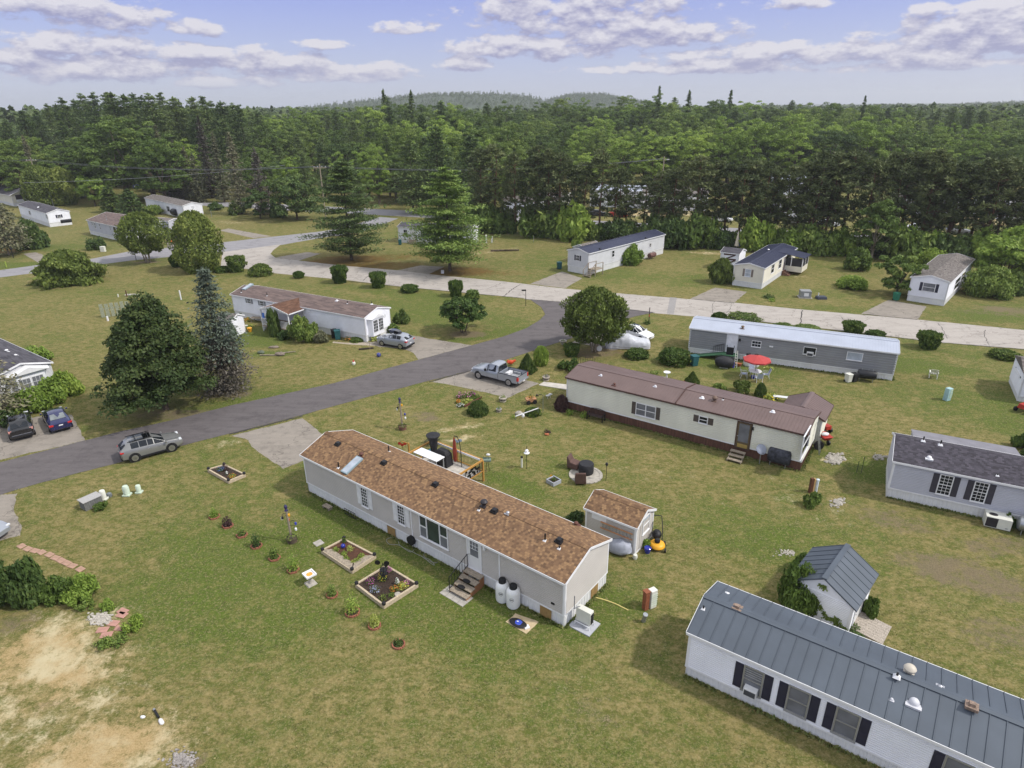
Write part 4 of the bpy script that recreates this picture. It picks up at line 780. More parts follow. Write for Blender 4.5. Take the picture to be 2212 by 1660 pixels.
H1.vent(H1.rf('M',575,225,True),'pipe');H1.vent(H1.rf('M',1788,702,True),'cap',.6,mk('rusty_vent',(96,62,52),.7))
HATCH=mk('tan_plywood',(150,122,76),.8,var=.25,scale=4,streak=(8,8,1))
for f,c,q in(('F','M',(592,735)),('F','M',(1592,1255)),('E','M',(1905,1130))):
 u_,z_=H1.wl(f,c,*q);o=H1.wallbox('access_hatch',f,u_-.36,.02,.72,.62,.03,HATCH);o['label']='tan plywood access hatch in the white skirting'
 # H2 white home with slate roof, lower right
p,a,l=fit(('C2',15,1050),('C2',1290,1659))
H2=House('mobile_home','white mobile home with slate blue standing seam roof and navy shutters in the foreground','mobile home',p,a,19.5,3.9,.55,2.58,3.18,WSID,SLATE,course=.11,seams=.52,over=(.12,.13))
for aq,bq,ac in(((412,1000),(500,1180),1),((700,1132),(795,1310),0),((1010,1275),(1110,1465),0),((1712,1600),(1830,1790),0)):
 (u_,z1_),(u2_,z2_)=H2.wl('F','C2',*aq),H2.wl('F','C2',*bq);w_=abs(u2_-u_);h_=1.32;z1_=2.1
 H2.window('F',min(u_,u2_),z1_-h_,w_,h_,grid=None,shutter=DKSHUT,sw=.36,glass=GCUR,thick=.085,frame=mk('aluminium_frame',(170,170,170),.4,.5))
 if ac:
  o=H2.wallbox('window_unit','F',min(u_,u2_)+.1,z1_-h_-.02,.56,.38,.34,WHITE);q=MB();q.X=H2.fr['F'];q.box(min(u_,u2_)+.14,.335,z1_-h_+.02,min(u_,u2_)+.62,.35,z1_-h_+.3);q.build('grille',mk('grey_grille',(70,72,78),.6),o)
  q=MB();q.X=H2.fr['F']
  for i in range(4):q.box(min(u_,u2_),.047,z1_-.14-.12*i,min(u_,u2_)+w_,.053,z1_-.132-.12*i)
  q.build('blind',WHITE,H2.root)
m=MB();m.X=H2.fr['F']
for bk,(c,q,kd,sc_)in enumerate((('C2',(135,625),'pipe',.4),('C2',(1355,1215),'dome',.35),('C2',(1500,1235),'dome',1.0))):H2.vent(H2.rf(c,*q),kd,sc_,BLACKM if kd=='pipe' else mk('pale_vent',(200,200,205),.4))
RUST=mk('rusted_metal',(142,122,108),.7,var=.4,scale=12)
for q,kd,sc_,mt in(((288,527),'dome',.35,TRIM),((355,620),'box',.7,RUST),((1390,1060),'pipe',.4,BLACKM),((1465,1045),'cap',1.1,mk('ivory_vent',(190,182,168),.5)),((1668,1135),'dome',.55,CHROME),((1875,1255),'box',.7,RUST)):H2.vent(H2.rf('C2',*q,True),kd,sc_,mt)
# H3 grey home right
p,a,l=fit(('B2',1315,1490),('B2',1940,1620));a=math.radians(-28.2)
H3=House('mobile_home','pale grey mobile home with charcoal shingle roof and dark shutters at the right edge','mobile home',p,a,17.5,4.27,.72,2.82,3.62,LGREY,DKSH,course=.115)
for aq,bq in(((842,138),(950,485)),((1415,262),(1525,610))):
 (u_,z1_),(u2_,z2_)=H3.wl('F','z14',*aq),H3.wl('F','z14',*bq);uc=(u_+u2_)/2;H3.window('F',uc-.33,1.12,.66,1.36,grid=(3,6),shutter=GRSHUT,sw=.34,glass=GDARK)
H3.vent(H3.rf('B2',1598,1240),'dome',.8);H3.vent(H3.rf('B2',2040,1352),'pipe',.3)
for q in((1560,1125),(1672,1150)):H3.vent(H3.rf('B2',*q,True),'pipe',.7)
q0=H3.Mw
sh=thing('lean_to_roof','flat grey roof of a small porch behind the charcoal shingled home','porch',tuple(H3.Mw @ Vector((1.2,4.28,0))),a)
m=MB();m.add([(0,0,2.75),(6.3,0,2.75),(6.3,2.4,2.35),(0,2.4,2.35),(0,0,2.68),(6.3,0,2.68),(6.3,2.4,2.28),(0,2.4,2.28)],[(0,1,2,3),(7,6,5,4),(1,5,6,2),(2,6,7,3),(3,7,4,0),(0,4,5,1)]);m.build('roof',mk('grey_sheet_roof',(126,124,130),.6,var=.12,scale=1.5),sh)
for x_ in(.1,2.1,4.2,6.2):m=MB();m.box(x_-.05,2.2,0,x_+.05,2.3,2.3);m.build('post',TRIM,sh)
# H4 cream home with brown roof
p,a,l=fit(('B1',1510,920),('B2',757,1325))
H4=House('mobile_home','long cream mobile home with brown metal roof, brown shutters and brown board skirting','mobile home',p,a,l,4.27,.78,3.02,3.42,CREAM,BRMET,BRSK,course=.15,ribs='board',seams=.26)
H4.fascia.data.materials[0]=BRTRIM
H4.winpx('F','B1',(1967,882),(2082,985),grid=None,shutter=BRSHUT,sw=.34,glass=GCUR,mull=(.5,));H4.winpx('F','B2',(113,968),(158,1018),grid=None,shutter=BRSHUT,sw=.4)
u_,z_=H4.wl('F','B2',385,1165);H4.door('F',u_-.5,.62,1.0,2.12,mk('brown_door',(98,84,62),.6),GCUR,(.12,.25,.88,.95),BRTRIM);H4.wallbox('kick_panel','F',u_-.36,.68,.74,.3,.07,mk('ochre_panel',(170,146,84),.6))
u_,z_=H4.wl('F','B2',456,1047);H4.wallbox('porch_light','F',u_-.08,z_-.12,.16,.24,.16,BLACKM)
H4.winpx('E','z9',(1160,620),(1215,760),grid=None,glass=GDARK);
for q in((1733,705),(2085,776)):H4.vent(H4.rf('B1',*q),'dome',.6,mk('pale_vent',(200,200,205),.4))
for q in((128,850),(585,940)):H4.vent(H4.rf('B2',*q),'dome',.7,TRIM)
H4.vent(H4.rf('B2',207,868),'cap',1.0,mk('brown_vent',(104,84,72),.6));H4.vent(H4.rf('B2',262,862),'pipe',.4);H4.vent(H4.rf('B1',1820,768),'cap',.55,mk('rusty_vent',(96,62,52),.7))
x_=H4.rf('z8',65,1190).x;m=MB();m.box(x_-.04,-.16,3.0,x_+.04,.0,3.1);sl=H4.sl
for sg in(0,1):
 y0,y1=(-.16,H4.W/2)if sg==0 else(H4.W+.16,H4.W/2);m.beam((x_,y0,3.02+.08+(-.16)*sl),(x_,y1,3.02+.08+H4.W/2*sl),.12,.05,(1,0,0))
m.build('roof_joint',BRTRIM,H4.root)
# H5 grey home with pale roof
p,a,l=fit(('z8',130,545),('B2',1355,740))
H5=House('mobile_home','long dark grey sided mobile home with pale metal roof behind the red umbrella','mobile home',p,a,l,4.27,.62,2.84,3.30,GREYS,LTMET,course=.24,seams=.25)
u_,z_=H5.wl('F','z8',855,400);H5.door('F',u_-.5,.75,1.0,2.0,mk('bright_white_door',(232,232,238),.35))
H5.winpx('F','z8',(1200,345),(1328,450),grid=(3,2));u_,z_=H5.wl('F','B2',825,565)
o=H5.winpx('F','B2',(790,520),(858,572),grid=None,rail=False);q=H5.wallbox('window_unit','F',u_-.3,z_-.18,.62,.42,.3,WHITE);q2=MB();q2.X=H5.fr['F'];q2.box(u_-.24,.295,z_-.12,u_+.26,.31,z_+.14);q2.build('grille',mk('grey_grille',(70,72,78),.6),q)
H5.winpx('F','B2',(1072,553),(1158,610),grid=None,rail=False,glass=PANEW);u_,z_=H5.wl('F','z8',990,330);H5.wallbox('porch_light','F',u_-.1,z_-.12,.2,.26,.18,BLACKM);u_,z_=H5.wl('F','z8',1510,440);H5.wallbox('wall_light','F',u_-.18,z_-.07,.36,.14,.1,TRIM)
H5.vent(H5.rf('z8',1035,140),'cap',.8,mk('rusty_brown_vent',(110,88,66),.7))
# H6 white home with purple brown roof
p,a,l=fit(('z2',1000,480),('z3',865,1015));a-=math.radians(1.0)
H6=House('mobile_home','long white mobile home with faded purple brown roof and gabled front porch among shrubs','mobile home',p,a,l,4.4,.78,2.9,3.5,WSID,PUSH,course=.14)
for aq,bq in(((1160,250),(1210,310)),((1328,280),(1382,345))):H6.winpx('F','z2',aq,bq,grid=(3,2),shutter=LGSHUT,sw=.3)
for q,kd,sc_ in(((1080,165),'pipe',1),((1422,210),'pipe',1),((1165,95),'sky',1)):H6.vent(H6.rf('z2',*q),kd,sc_)
for q,kd in(((335,345),'dome'),((510,390),'pipe'),((910,395),'pipe')):H6.vent(H6.rf('z3',*q),kd,.7)
bay=MB();bay.X=H6.fr['E'];y0,y1=.35,2.75;bay.prism([(y0,0),(y1,0),(y1-.25,.6),(y0+.25,.6)],.55,2.62);bay.build('bay_window',WSID,H6.root)
m=MB();m.X=H6.fr['E'];m.add([(y0-.1,0,2.6),(y1+.1,0,2.6),(y1-.1,.75,2.6),(y0+.1,.75,2.6),((y0+y1)/2,0,3.1),((y0+y1)/2,.75,3.02)],[(0,3,5,4),(4,5,2,1),(3,2,5),(0,1,2,3)]);m.build('bay_roof',TRIM,H6.root)
for k_ in(0,1):
 m=MB();m.X=H6.fr['E'];uu=y0+.34+.92*k_;m.box(uu,.6,.95,uu+.8,.625,2.4);o=m.build('window',TRIM,H6.root);m=MB();m.X=H6.fr['E']
 for i in range(3):
  for j in range(4):m.box(uu+.05+.245*i,.62,1.02+.345*j,uu+.245*(i+1),.634,1.0+.345*(j+1)-.02)
 m.build('pane',GDARK,o)
m=MB();m.X=H6.fr['E'];m.lathe([(.02,.03),(.24,.03),(.24,.0)],12,(3.4,0,2.15),'y');m.build('octagon_window',GDARK,H6.root)
# its porch
def porch(H,u0,u1,dep,zf,zt,rise,roofm,name='porch',rails=True,gable=True,front='F'):
 X=H.fr[front];r=MB();r.X=X;um=(u0+u1)/2;oh=.2
 r.add([(u0-oh,-.6,zt-.03),(um,-1.6,zt+rise),(um,dep+.15,zt+rise),(u0-oh,dep+.15,zt-.03)],[(0,1,2,3)],[[(0,0),(0,2),(3,2),(3,0)]]);r.add([(u1+oh,-.6,zt-.03),(um,-1.6,zt+rise),(um,dep+.15,zt+rise),(u1+oh,dep+.15,zt-.03)],[(3,2,1,0)],[[(3,0),(3,2),(0,2),(0,0)]])
 ro=r.build('porch_roof',roofm,H.root);f=MB();f.X=X
 f.beam((u0-oh,dep+.13,zt-.06),(um,dep+.13,zt+rise-.04),.04,.16);f.beam((u1+oh,dep+.13,zt-.06),(um,dep+.13,zt+rise-.04),.04,.16);f.add([(u0,dep,zt-.05),(u1,dep,zt-.05),(um,dep,zt+rise-.08)],[(0,1,2)]);f.beam((u0-oh,.2,zt-.07),(u0-oh,dep,zt-.07),.04,.12);f.beam((u1+oh,.2,zt-.07),(u1+oh,dep,zt-.07),.04,.12);f.build('porch_gable',TRIM,H.root)
 d=MB();d.X=X;d.box(u0,.06,zf-.12,u1,dep,zf);d.build('porch_floor',WOOD,H.root)
 for x_,y_ in((u0+.06,dep-.06),(um,dep-.06),(u1-.06,dep-.06),(u1-.06,.12)):q=MB();q.X=X;q.box(x_-.06,y_-.06,0,x_+.06,y_+.06,zt-.05);q.build('post',TRIM,H.root)
 q=MB();q.X=X;
 for(xa,ya),(xb,yb)in(((u0,dep-.05),(u1,dep-.05)),((u0+.05,.1),(u0+.05,dep-.05))):
  q.beam((xa,ya,zf+.9),(xb,yb,zf+.9),.07,.06);q.beam((xa,ya,zf+.12),(xb,yb,zf+.12),.05,.05);n_=int(math.hypot(xb-xa,yb-ya)/.13)
  for i in range(n_):t_=(i+.5)/n_;q.box(xa+(xb-xa)*t_-.018,ya+(yb-ya)*t_-.018,zf+.12,xa+(xb-xa)*t_+.018,ya+(yb-ya)*t_+.018,zf+.9)
 q.build('railing',TRIM,H.root);return ro
def stairs(H,X,u,w,d0,zf,n,mat,rail=None,run=.27,rev=1):
 s_=MB();s_.X=X
 for i in range(n):z1=zf*(n-i)/n;s_.box(u,d0+run*i,0,u+w,d0+run*(i+1)-.001,z1-.04);s_.box(u-.03,d0+run*i-.0,z1-.038,u+w+.03,d0+run*(i+1)+.03,z1)
 o=s_.build('stairs',mat,H.root)
 if rail:
  r=MB();r.X=X
  for xx in rail[1]:
   r.beam((xx,d0,zf+.85),(xx,d0+run*n,.95),.045,.045)
   for i in range(n+1):r.beam((xx,d0+run*i,zf*(n-i)/n-.02),(xx,d0+run*i,zf+.85-(zf-.1)*i/n),.03,.03)
  r.build('handrail',rail[0],o)
 return o
u_a=H6.wl('F','z2',1560,420)[0];u0_=H6.Mi @ g('z2',1640,780);u1_=H6.Mi @ g('z2',1915,830);print('porch6',u0_,u1_)
PU0,PU1=8.0,12.6
porch(H6,PU0,PU1,2.6,.72,2.75,.62,PORSH)
stairs(H6,H6.fr['F'] @ Matrix(((0,1,0,PU1),(1,0,0,1.2),(0,0,1,0),(0,0,0,1))),0,1.1,0,.72,4,WOOD,(TRIM,(0,1.1)))
# H7 dark roofed home at the left edge
e1,e0=g('B0',392,800),g('B0',15,915);v=e0-e1
zt7=[zat(e1,D('B0',372,660))];print('H7',e0,e1,v.length,zt7)
a7=math.atan2(-v.x*-1,v.y*-1)
ax=math.atan2(v.y,v.x)+PI/2;Lh=17.0;dirx=Vector((math.cos(ax),math.sin(ax),0))
if dirx.y>0:dirx=-dirx
ax=math.atan2(dirx.y,dirx.x);P7=e1-dirx*Lh;
yl=Vector((-dirx.y,dirx.x,0));base7=(e0 if(e1-e0).dot(yl)>0 else e1)-dirx*Lh
H7=House('mobile_home','white mobile home with dark grey roof and bay window behind bushes at the left edge','mobile home',base7,ax,Lh,4.6,.7,2.9,3.55,GW,BKSH,course=.14,over=(.2,.2))
bay=MB();bay.X=H7.fr['E'];y0,y1=1.1,4.1;bay.prism([(y0,0),(y1,0),(y1-.35,.7),(y0+.35,.7)],.55,2.75);bay.build('bay_window',WSID,H7.root)
m=MB();m.X=H7.fr['E'];m.add([(y0-.3,0,2.72),(y1+.3,0,2.72),(y1+.05,.95,2.72),(y0-.05,.95,2.72),((y0+y1)/2,0,3.3),((y0+y1)/2,.95,3.25)],[(0,3,5,4),(4,5,2,1),(3,2,5),(0,1,2,3)]);m.build('bay_roof',TRIM,H7.root)
for k_ in(0,1):
 m=MB();m.X=H7.fr['E'];uu=y0+.45+1.06*k_;m.box(uu,.7,1.25,uu+.98,.73,2.3);o=m.build('window',TRIM,H7.root);m=MB();m.X=H7.fr['E']
 for i in range(3):
  for j in range(2):m.box(uu+.06+.3*i,.72,1.32+.47*j,uu+.03+.3*(i+1),.738,1.28+.47*(j+1))
 m.build('pane',GCUR,o)
H7.vent((Lh-3.5,3.2,3.3),'dome',.7);H7.vent((Lh-5.2,3.1,3.35),'cap',.7,TRIM);H7.vent((Lh-2.2,1.6,3.25),'pipe',.8)
# H8 grey white home with navy roof (middle distance)
p,a,l=fit(('A1',1648,1352),('A1',2135,1212))
H8=House('mobile_home','long pale grey mobile home with narrow navy metal roof at the middle driveway','mobile home',p,a,l,4.1,1.0,3.42,3.95,GW,NAVY,course=.15,seams=.3)
H8.winpx('W','A1',(1575,1222),(1592,1258),grid=(2,2),shutter=DKSHUT,sw=.3);H8.winpx('F','A1',(1804,1195),(1817,1230),grid=(1,2),glass=GDARK);H8.winpx('F','A1',(2047,1148),(2056,1166),grid=(1,2));H8.vent(H8.rf('A1',1725,1183),'box',.5);H8.vent(H8.rf('A1',2022,1113),'box',.5)
# H9 cream home, navy L-shaped roof
p,a,l=fit(('A2',510,1443),('A2',650,1345));L9=17.0
H9=House('mobile_home','cream white mobile home with navy roof and a screened side porch','mobile home',p,a,L9,4.25,.75,3.05,3.5,CRW,NAVY,course=.15,seams=.3)
H9.winpx('W','A2',(410,1312),(438,1362),grid=(1,2),shutter=TANSHUT,sw=.3,glass=PANEW);
for aq,bq in(((577,1288),(586,1330)),((625,1258),(634,1300))):H9.winpx('F','A2',aq,bq,grid=(1,2))
H9.vent((L9*.62,2.6,3.4),'cap',.9,CHROME);H9.vent((1.2,1.2,3.2),'pipe',.5)
pu=(H9.Mi @ g('A2',700,1345)).x;print('H9 porch',pu)
PB=MB();PB.X=H9.fr['F'];q0_,q1_=11.2,14.6;dd=2.6;PB.box(q0_,.03,.5,q1_,dd,1.35);PB.build('porch_wall',CRW,H9.root)
PB=MB();PB.X=H9.fr['F']
for x_,y_ in((q0_+.06,dd-.06),((q0_+q1_)/2,dd-.06),(q1_-.06,dd-.06),(q0_+.06,.9),(q1_-.06,1.3)):PB.box(x_-.06,y_-.06,1.35,x_+.06,y_+.06,2.75)
PB.box(q0_,dd-.12,2.6,q1_,dd,2.75);PB.build('porch_post',TRIM,H9.root)
PB=MB();PB.X=H9.fr['F'];PB.box(q0_+.03,.1,1.35,q0_+.05,dd-.08,2.62);PB.box(q0_+.1,dd-.07,1.35,q1_-.1,dd-.05,2.62);PB.build('porch_screen',mk_glass('dark_screen',(46,46,50),.6),H9.root)
PB=MB();PB.X=H9.fr['F'];PB.add([(q0_-.25,-2.1,3.5),(q1_+.25,-2.1,3.5),(q1_+.25,dd+.25,2.76),(q0_-.25,dd+.25,2.76),(q0_-.25,-2.1,3.45),(q1_+.25,-2.1,3.45),(q1_+.25,dd+.25,2.70),(q0_-.25,dd+.25,2.70)],[(3,2,1,0),(4,5,6,7),(2,3,7,6),(1,2,6,5),(0,3,7,4)]);PB.build('porch_roof',NAVY,H9.root)
H9.door('F',10.1,.75,.9,2.0,mk('grey_brown_door',(128,104,96),.6),GCUR);stairs(H9,H9.fr['F'],10.0,1.1,.05,.72,4,mk('brown_steps',(120,88,72),.8))
stairs(H9,H9.fr['B'],L9-3.2,1.1,.05,.72,4,WOOD,(TRIM,(L9-3.2,L9-2.1)))
# H10 white home with worn grey roof
p,a,l=fit(('A2',1690,1553),('A2',1840,1395))
H10=House('mobile_home','white mobile home with worn grey shingle roof beside a green bin at the right','mobile home',p,a,17.5,4.3,.8,3.2,3.72,WSID,GRSH,course=.16)
H10.winpx('W','A2',(1565,1400),(1628,1462),grid=(1,2),shutter=DKSHUT,sw=.34,glass=GCUR);
for aq,bq in(((1770,1385),(1785,1420)),((1810,1345),(1822,1370))):H10.winpx('F','A2',aq,bq,grid=(1,2))
for k_ in range(7):H10.vent((2.0+1.7*k_,1.55+.3*(k_%2),3.5),'box',.7,mk('dark_vent',(52,48,52),.5))
for k_ in range(4):H10.vent((3.5+2.6*k_,2.9,3.45),'box',.7,mk('dark_vent',(52,48,52),.5))
# H11 right edge
p,a,l=fit(('z15',1955,1080),('z15',2090,1400))
H11=House('mobile_home','white home end with grey roof and dark green shutters cut off by the right edge','mobile home',p,a,l,14.0,.5,2.55,3.2,WSID,None,course=.13)
m=MB();m.add([(-.15,-.15,2.62),(l+.2,-.15,2.62),(l+.2,14.2,2.62),(-.15,14.2,2.62),(l/2,-.15,3.3),(l/2,14.2,3.3)],[(0,4,5,3),(4,1,2,5),(0,1,4),(3,5,2)],[[(0,0),(0,2.5),(14,2.5),(14,0)],[(0,2.5),(0,0),(14,0),(14,2.5)],[(0,0)]*3,[(0,0)]*3]);m.build('roof',GRSH,H11.root)
H11.winpx('F','z15',(2100,860),(2160,1000),grid=(1,2),shutter=GRNSHUT,sw=.3)
# H12..H16 far left and behind the pine
p,a,l=fit(('z1',290,500),('z1',705,640))
H13=House('mobile_home','small white mobile home with a black tank at its gable end, far left','mobile home',p,a,l*.92,4.5,.9,3.1,3.75,WSID,BKSH,course=.2)
H13.winpx('E','z1',(758,465),(808,500),grid=(2,2),shutter=DKSHUT,sw=.3);H13.winpx('F','z1',(382,410),(410,462),grid=(1,2),shutter=LGSHUT,sw=.25);H13.winpx('F','z1',(612,462),(635,515),grid=(1,2),shutter=LGSHUT,sw=.25);H13.vent(H13.rf('z1',510,365),'dome',1.0);H13.vent(H13.rf('z1',545,385),'pipe',1.4)
p,a,l=fit(('z1',1205,720),('z1',1640,825))
H14=House('mobile_home','wide pale grey mobile home with brown roof and white corner porch, far left','mobile home',p,a,l,8.2,.75,3.0,4.1,LGREY,PUSH,course=.2)
for aq,bq in(((1218,555),(1238,600)),((1250,565),(1280,645)),((1315,575),(1345,660)),((1455,610),(1478,675))):H14.winpx('F','z1',aq,bq,grid=(1,2))
m=MB();m.X=H14.fr['F'];m.box(l-3.3,-.0,.85,l-.1,.045,2.7);m.build('porch_shade_panel',mk_glass('deep_porch_shade',(60,52,54),.7),H14.root)  # dark panel on the flat wall, painted as the shade inside the porch
m=MB();m.X=H14.fr['F']
for k_ in range(26):m.box(l-3.3+.125*k_,.05,.8,l-3.26+.125*k_,.09,1.7)
m.box(l-3.35,.045,1.68,l-.1,.1,1.76)
for k_ in(l-3.3,l-1.8,l-.12):m.box(k_-.06,.045,.8,k_+.06,.12,2.75)
m.build('railing',TRIM,H14.root);H14.vent(H14.rf('z1',1415,530),'pipe',2.2,GALV);H14.vent((l*.75,5.5,3.9),'cap',1.0,GALV)
p,a,l=fit(('A0',915,880),('A0',1200,985));a=math.radians(-43)
H15=House('mobile_home','long white mobile home with grey roof and round gable window by far trees','mobile home',g('A0',1200,985)-Vector((math.cos(a),math.sin(a),0))*24,a,24,4.6,.9,3.0,3.6,WSID,GRSH,course=.2)
for aq,bq in(((1082,905),(1100,940)),((1180,912),(1188,945)),((1025,895),(1040,925))):H15.winpx('F','A0',aq,bq,grid=(1,2),shutter=DKSHUT if bq[0]==1100 else None,sw=.3)
m=MB();m.X=H15.fr['E'];m.lathe([(.02,.03),(.38,.03),(.38,.0)],12,(2.3,0,2.4),'y');m.build('round_window',GDARK,H15.root)
p,a,l=fit(('z1',-60,360),('z1',190,345));a=math.radians(-38)
H12=House('mobile_home','white gabled home with grey roof and recessed porch at the far left edge','house',g('z1',190,352)-Vector((math.cos(a),math.sin(a),0))*16,a,16,9.5,.8,3.2,5.0,CRW,BKSH,course=.22,over=(.5,.4))
m=MB();m.X=H12.fr['E'];m.box(.9,.0,1.3,4.6,.05,3.0);m.build('porch_shade_panel',mk_glass('deep_porch_shade',(60,52,54),.7),H12.root);m=MB();m.X=H12.fr['E'];m.box(.9,.05,1.0,4.6,.12,1.7);m.box(2.8,.05,1.0,3.0,.14,3.1);m.build('railing',TRIM,H12.root);H12.window('E',6.3,1.6,1.3,1.1,grid=(1,2))  # recess shade painted as a dark panel on the closed gable wall
p=g('A1',425,1140);a=math.radians(-16)
H16=House('mobile_home','small white home with dark roof half hidden behind the large pine','mobile home',p,a,15,4.3,.7,3.1,3.6,WSID,BKSH,course=.2)
H16.window('F',1.2,1.5,.7,1.0,grid=(2,2));H16.window('F',5.2,1.4,.8,1.2,grid=(1,2),shutter=DKSHUT);H16.door('F',2.6,.7,.9,2.0);stairs(H16,H16.fr['F'],2.4,1.3,.1,.7,4,WOOD,(WOOD,(2.4,3.7)))
# sheds
p,a,l=fit(('z10',305,900),('z10',1120,1240));e=g('z10',1440,980)
S1=House('garden_shed','beige garden shed with brown shingle roof and a ladder hung on its side','shed',p,a,l,2.25,.0,1.98,2.55,BEIGE,BRSH,course=.10,over=(.12,.12))
S1.ridge_caps(BRSH);S1.winpx('E','z10',(1262,650),(1340,790),grid=None,glass=PANEW);m=MB();m.X=S1.fr['F'];m.box(-.02,.0,.0,l+.02,.05,.12);m.X=S1.fr['E'];m.box(-.02,.0,.0,2.27,.05,.12);m.build('base_trim',TRIM,S1.root)
m=MB();m.X=S1.fr['E'];m.box(.45,.0,.15,1.75,.048,1.85);m.build('door',BEIGE,S1.root)
pe,pq=g('C2',1195,565),g('C2',1065,785);W2=(pe-pq).length;dE=(pe-pq).normalized();a2=math.atan2(dE.y,dE.x)-PI/2;L2=3.0
S2=House('garden_shed','white garden shed with slate metal roof, vines climbing its corner','shed',pq-Vector((math.cos(a2),math.sin(a2),0))*L2,a2,L2,W2,.0,1.75,1.751,WSID,None,course=.10,over=(.2,.2))
# gable faces the camera-left wall: build this roof with its ridge across
r=MB();hh,rr_=1.72,2.65
for sg in(0,1):
 def q_(t_,y,dz=0):x=-.22+(L2/2+.22)*t_;z=hh+(rr_-hh)*((x)/(L2/2))+.06+dz;return(x if sg==0 else L2-x,y,z)
 A=[q_(0,-.2),q_(0,W2+.2),q_(1,W2+.2),q_(1,-.2)];B_=[q_(0,-.2,-.06),q_(0,W2+.2,-.06),q_(1,W2+.2,-.06),q_(1,-.2,-.06)];r.add(A,[(3,2,1,0)if sg==0 else(0,1,2,3)]);r.add(B_,[(0,1,2,3)]);r.add([A[0],A[1],B_[1],B_[0]],[(0,1,2,3)]);r.add([A[0],A[3],B_[3],B_[0]],[(0,1,2,3)])
 for i in range(8):y=-.18+(W2+.36)*i/7;r.beam(q_(.01,y,.012),q_(.99,y,.012),.03,.03)
r.beam((L2/2,-.2,rr_+.07),(L2/2,W2+.2,rr_+.07),.26,.03);r.build('roof',SLATE,S2.root)
m=MB();m.add([(0,-.01,1.7),(L2,-.01,1.7),(L2/2,-.01,rr_)],[(0,1,2)]);m.add([(0,W2,1.7),(L2,W2,1.7),(L2/2,W2,rr_)],[(2,1,0)]);m.build('gable',WSID,S2.root);S2.door('E',.5,.1,1.3,1.55,WHITE);S2.window('E',2.1,.9,.45,.6,grid=None)
pz_=g('z9',1360,610);a3=H4.root.rotation_euler.z
S3=House('garden_shed','small cream shed with brown gabled roof standing behind the brown roofed home','shed',H4.Mw @ Vector((H4.L+.25,4.9,0)),a3+PI/2,2.9,2.9,.0,2.3,2.95,CREAM,BRMET,course=.15,seams=.3,over=(.25,.25));S3.fascia.data.materials[0]=BRTRIM
e=g('A2',372,1330);S4=House('garden_shed','small white shed with zigzag boards on its gable beside the navy roofed home','shed',g('A2',240,1310)+Vector((0,.2,0)),H9.root.rotation_euler.z-PI/2-.0,2.9,3.2,.0,2.7,3.2,WSID,BKSH,course=.2)
S5=House('garden_shed','pale shed with grey roof behind the left end of the middle navy roofed home','shed',H8.Mw @ Vector((6.2,5.4,0)),H8.root.rotation_euler.z,4.2,2.6,.0,2.5,3.0,GW,GRSH,course=.2)
S6=House('garden_shed','small white shed half hidden behind the blue spruce, plants at its side','shed',g('z2',815,735),math.radians(-20),1.9,1.9,.0,2.1,2.5,WSID,GRSH,course=.15)
S7=House('garden_shed','pale lean-to addition behind the brown roofed far home','shed',g('A0',1010,1085),math.radians(-20),4.2,3.2,.0,2.9,3.2,LGREY,GRSH,course=.2)
# buildings across the highway, seen through the pines
def shop(px,dist,topy,w,d_,h,lab,wall=WSID,roofm=GRSH,ang=-.36,win=3,name='shop_building'):
 dd_=ray((px,topy));k=dist/dd_.y;o=House(name,lab,'building',(dd_.x*k,dist),ang,w,d_,.0,h,h+1.0,wall,roofm,course=.3,z0=hg(dd_.x*k,dist))
 for i in range(win):o.window('F',w*(i+.3)/win,1.0,w/win*.5,1.2,grid=(3,1),rail=False)
 return o
shop(1085,163,430,9,6,3.2,'white flat fronted building with a row of windows across the highway',win=4)
shop(1140,172,430,10,7,3.0,'pale low building just right of the windowed white one across the highway',CRW)
shop(1275,176,428,14,8,4.2,'wide pale building glimpsed between red pine trunks across the highway',WSID,LTMET)
shop(1385,170,440,16,9,4.0,'long low white building behind the red pines, right of the wide pale one',WSID,GRSH,-.3,5)
shop(1660,172,400,12,8,6.5,'tall white two storey house glimpsed behind the red pines',WSID,LTMET,-.4,3)
shop(1640,158,440,14,7,3.4,'long white fronted building low behind the red pines, centre right',WSID,GRSH,-.3,6)
shop(1930,160,450,15,8,3.4,'white building low behind the red pines at the right',WSID,GRSH,-.45,4)
shop(2110,152,440,16,8,4.2,'grey roofed white building behind the red pines at the far right',WSID,BKSH,-.5,4)
shop(-20,262,360,14,9,4.0,'white house among dark trees at the far left edge',WSID,BKSH,-.7,3)
# ------------------------------------------------------------------ trees and shrubs one can point to
def spot(c,xs,yb,yt,dome=.75):
 """ground centre, radius and height of a plant whose outline is seen between xs, from yt down to yb"""
 xm=(xs[0]+xs[1])/2;f=g(c,xm,yb);k=CR[c][2]/2212*SS if c!='D' else 1.0
 dep=math.hypot(f.y,CAMH)*1.0;r=(xs[1]-xs[0])*k*math.sqrt(f.y**2+CAMH**2)/F_/2/1.0
 dirn=Vector((f.x,f.y,0)).normalized();ctr=f+dirn*r*dome;h=zat(ctr,D(c,xm,yt));return ctr,r,max(h,.25)
SEED=[1000]
def ns():SEED[0]+=1;return SEED[0]
def bush(shape,c,xs,ys,label,mat=YEW,n=2600,leaf=.11,name='shrub',cat='bush',group=None,bump=.07,dome=.75,hk=.92,up=.3,cl=None):
 p,r,h=spot(c,xs,ys[1],ys[0],dome);s=ns();h*=hk
 if shape=='loose':data=shrub(s,cl or 16,max(40,n//16),1.0,1.0,leaf/max(r,.2),mat)
 else:data=shell(s,shape,n,leaf/max(r,.2),mat,1,1,0,bump,up=up)
 return plant(name,label,cat,data,p,(r,r,h),RG.random()*6.28,group)
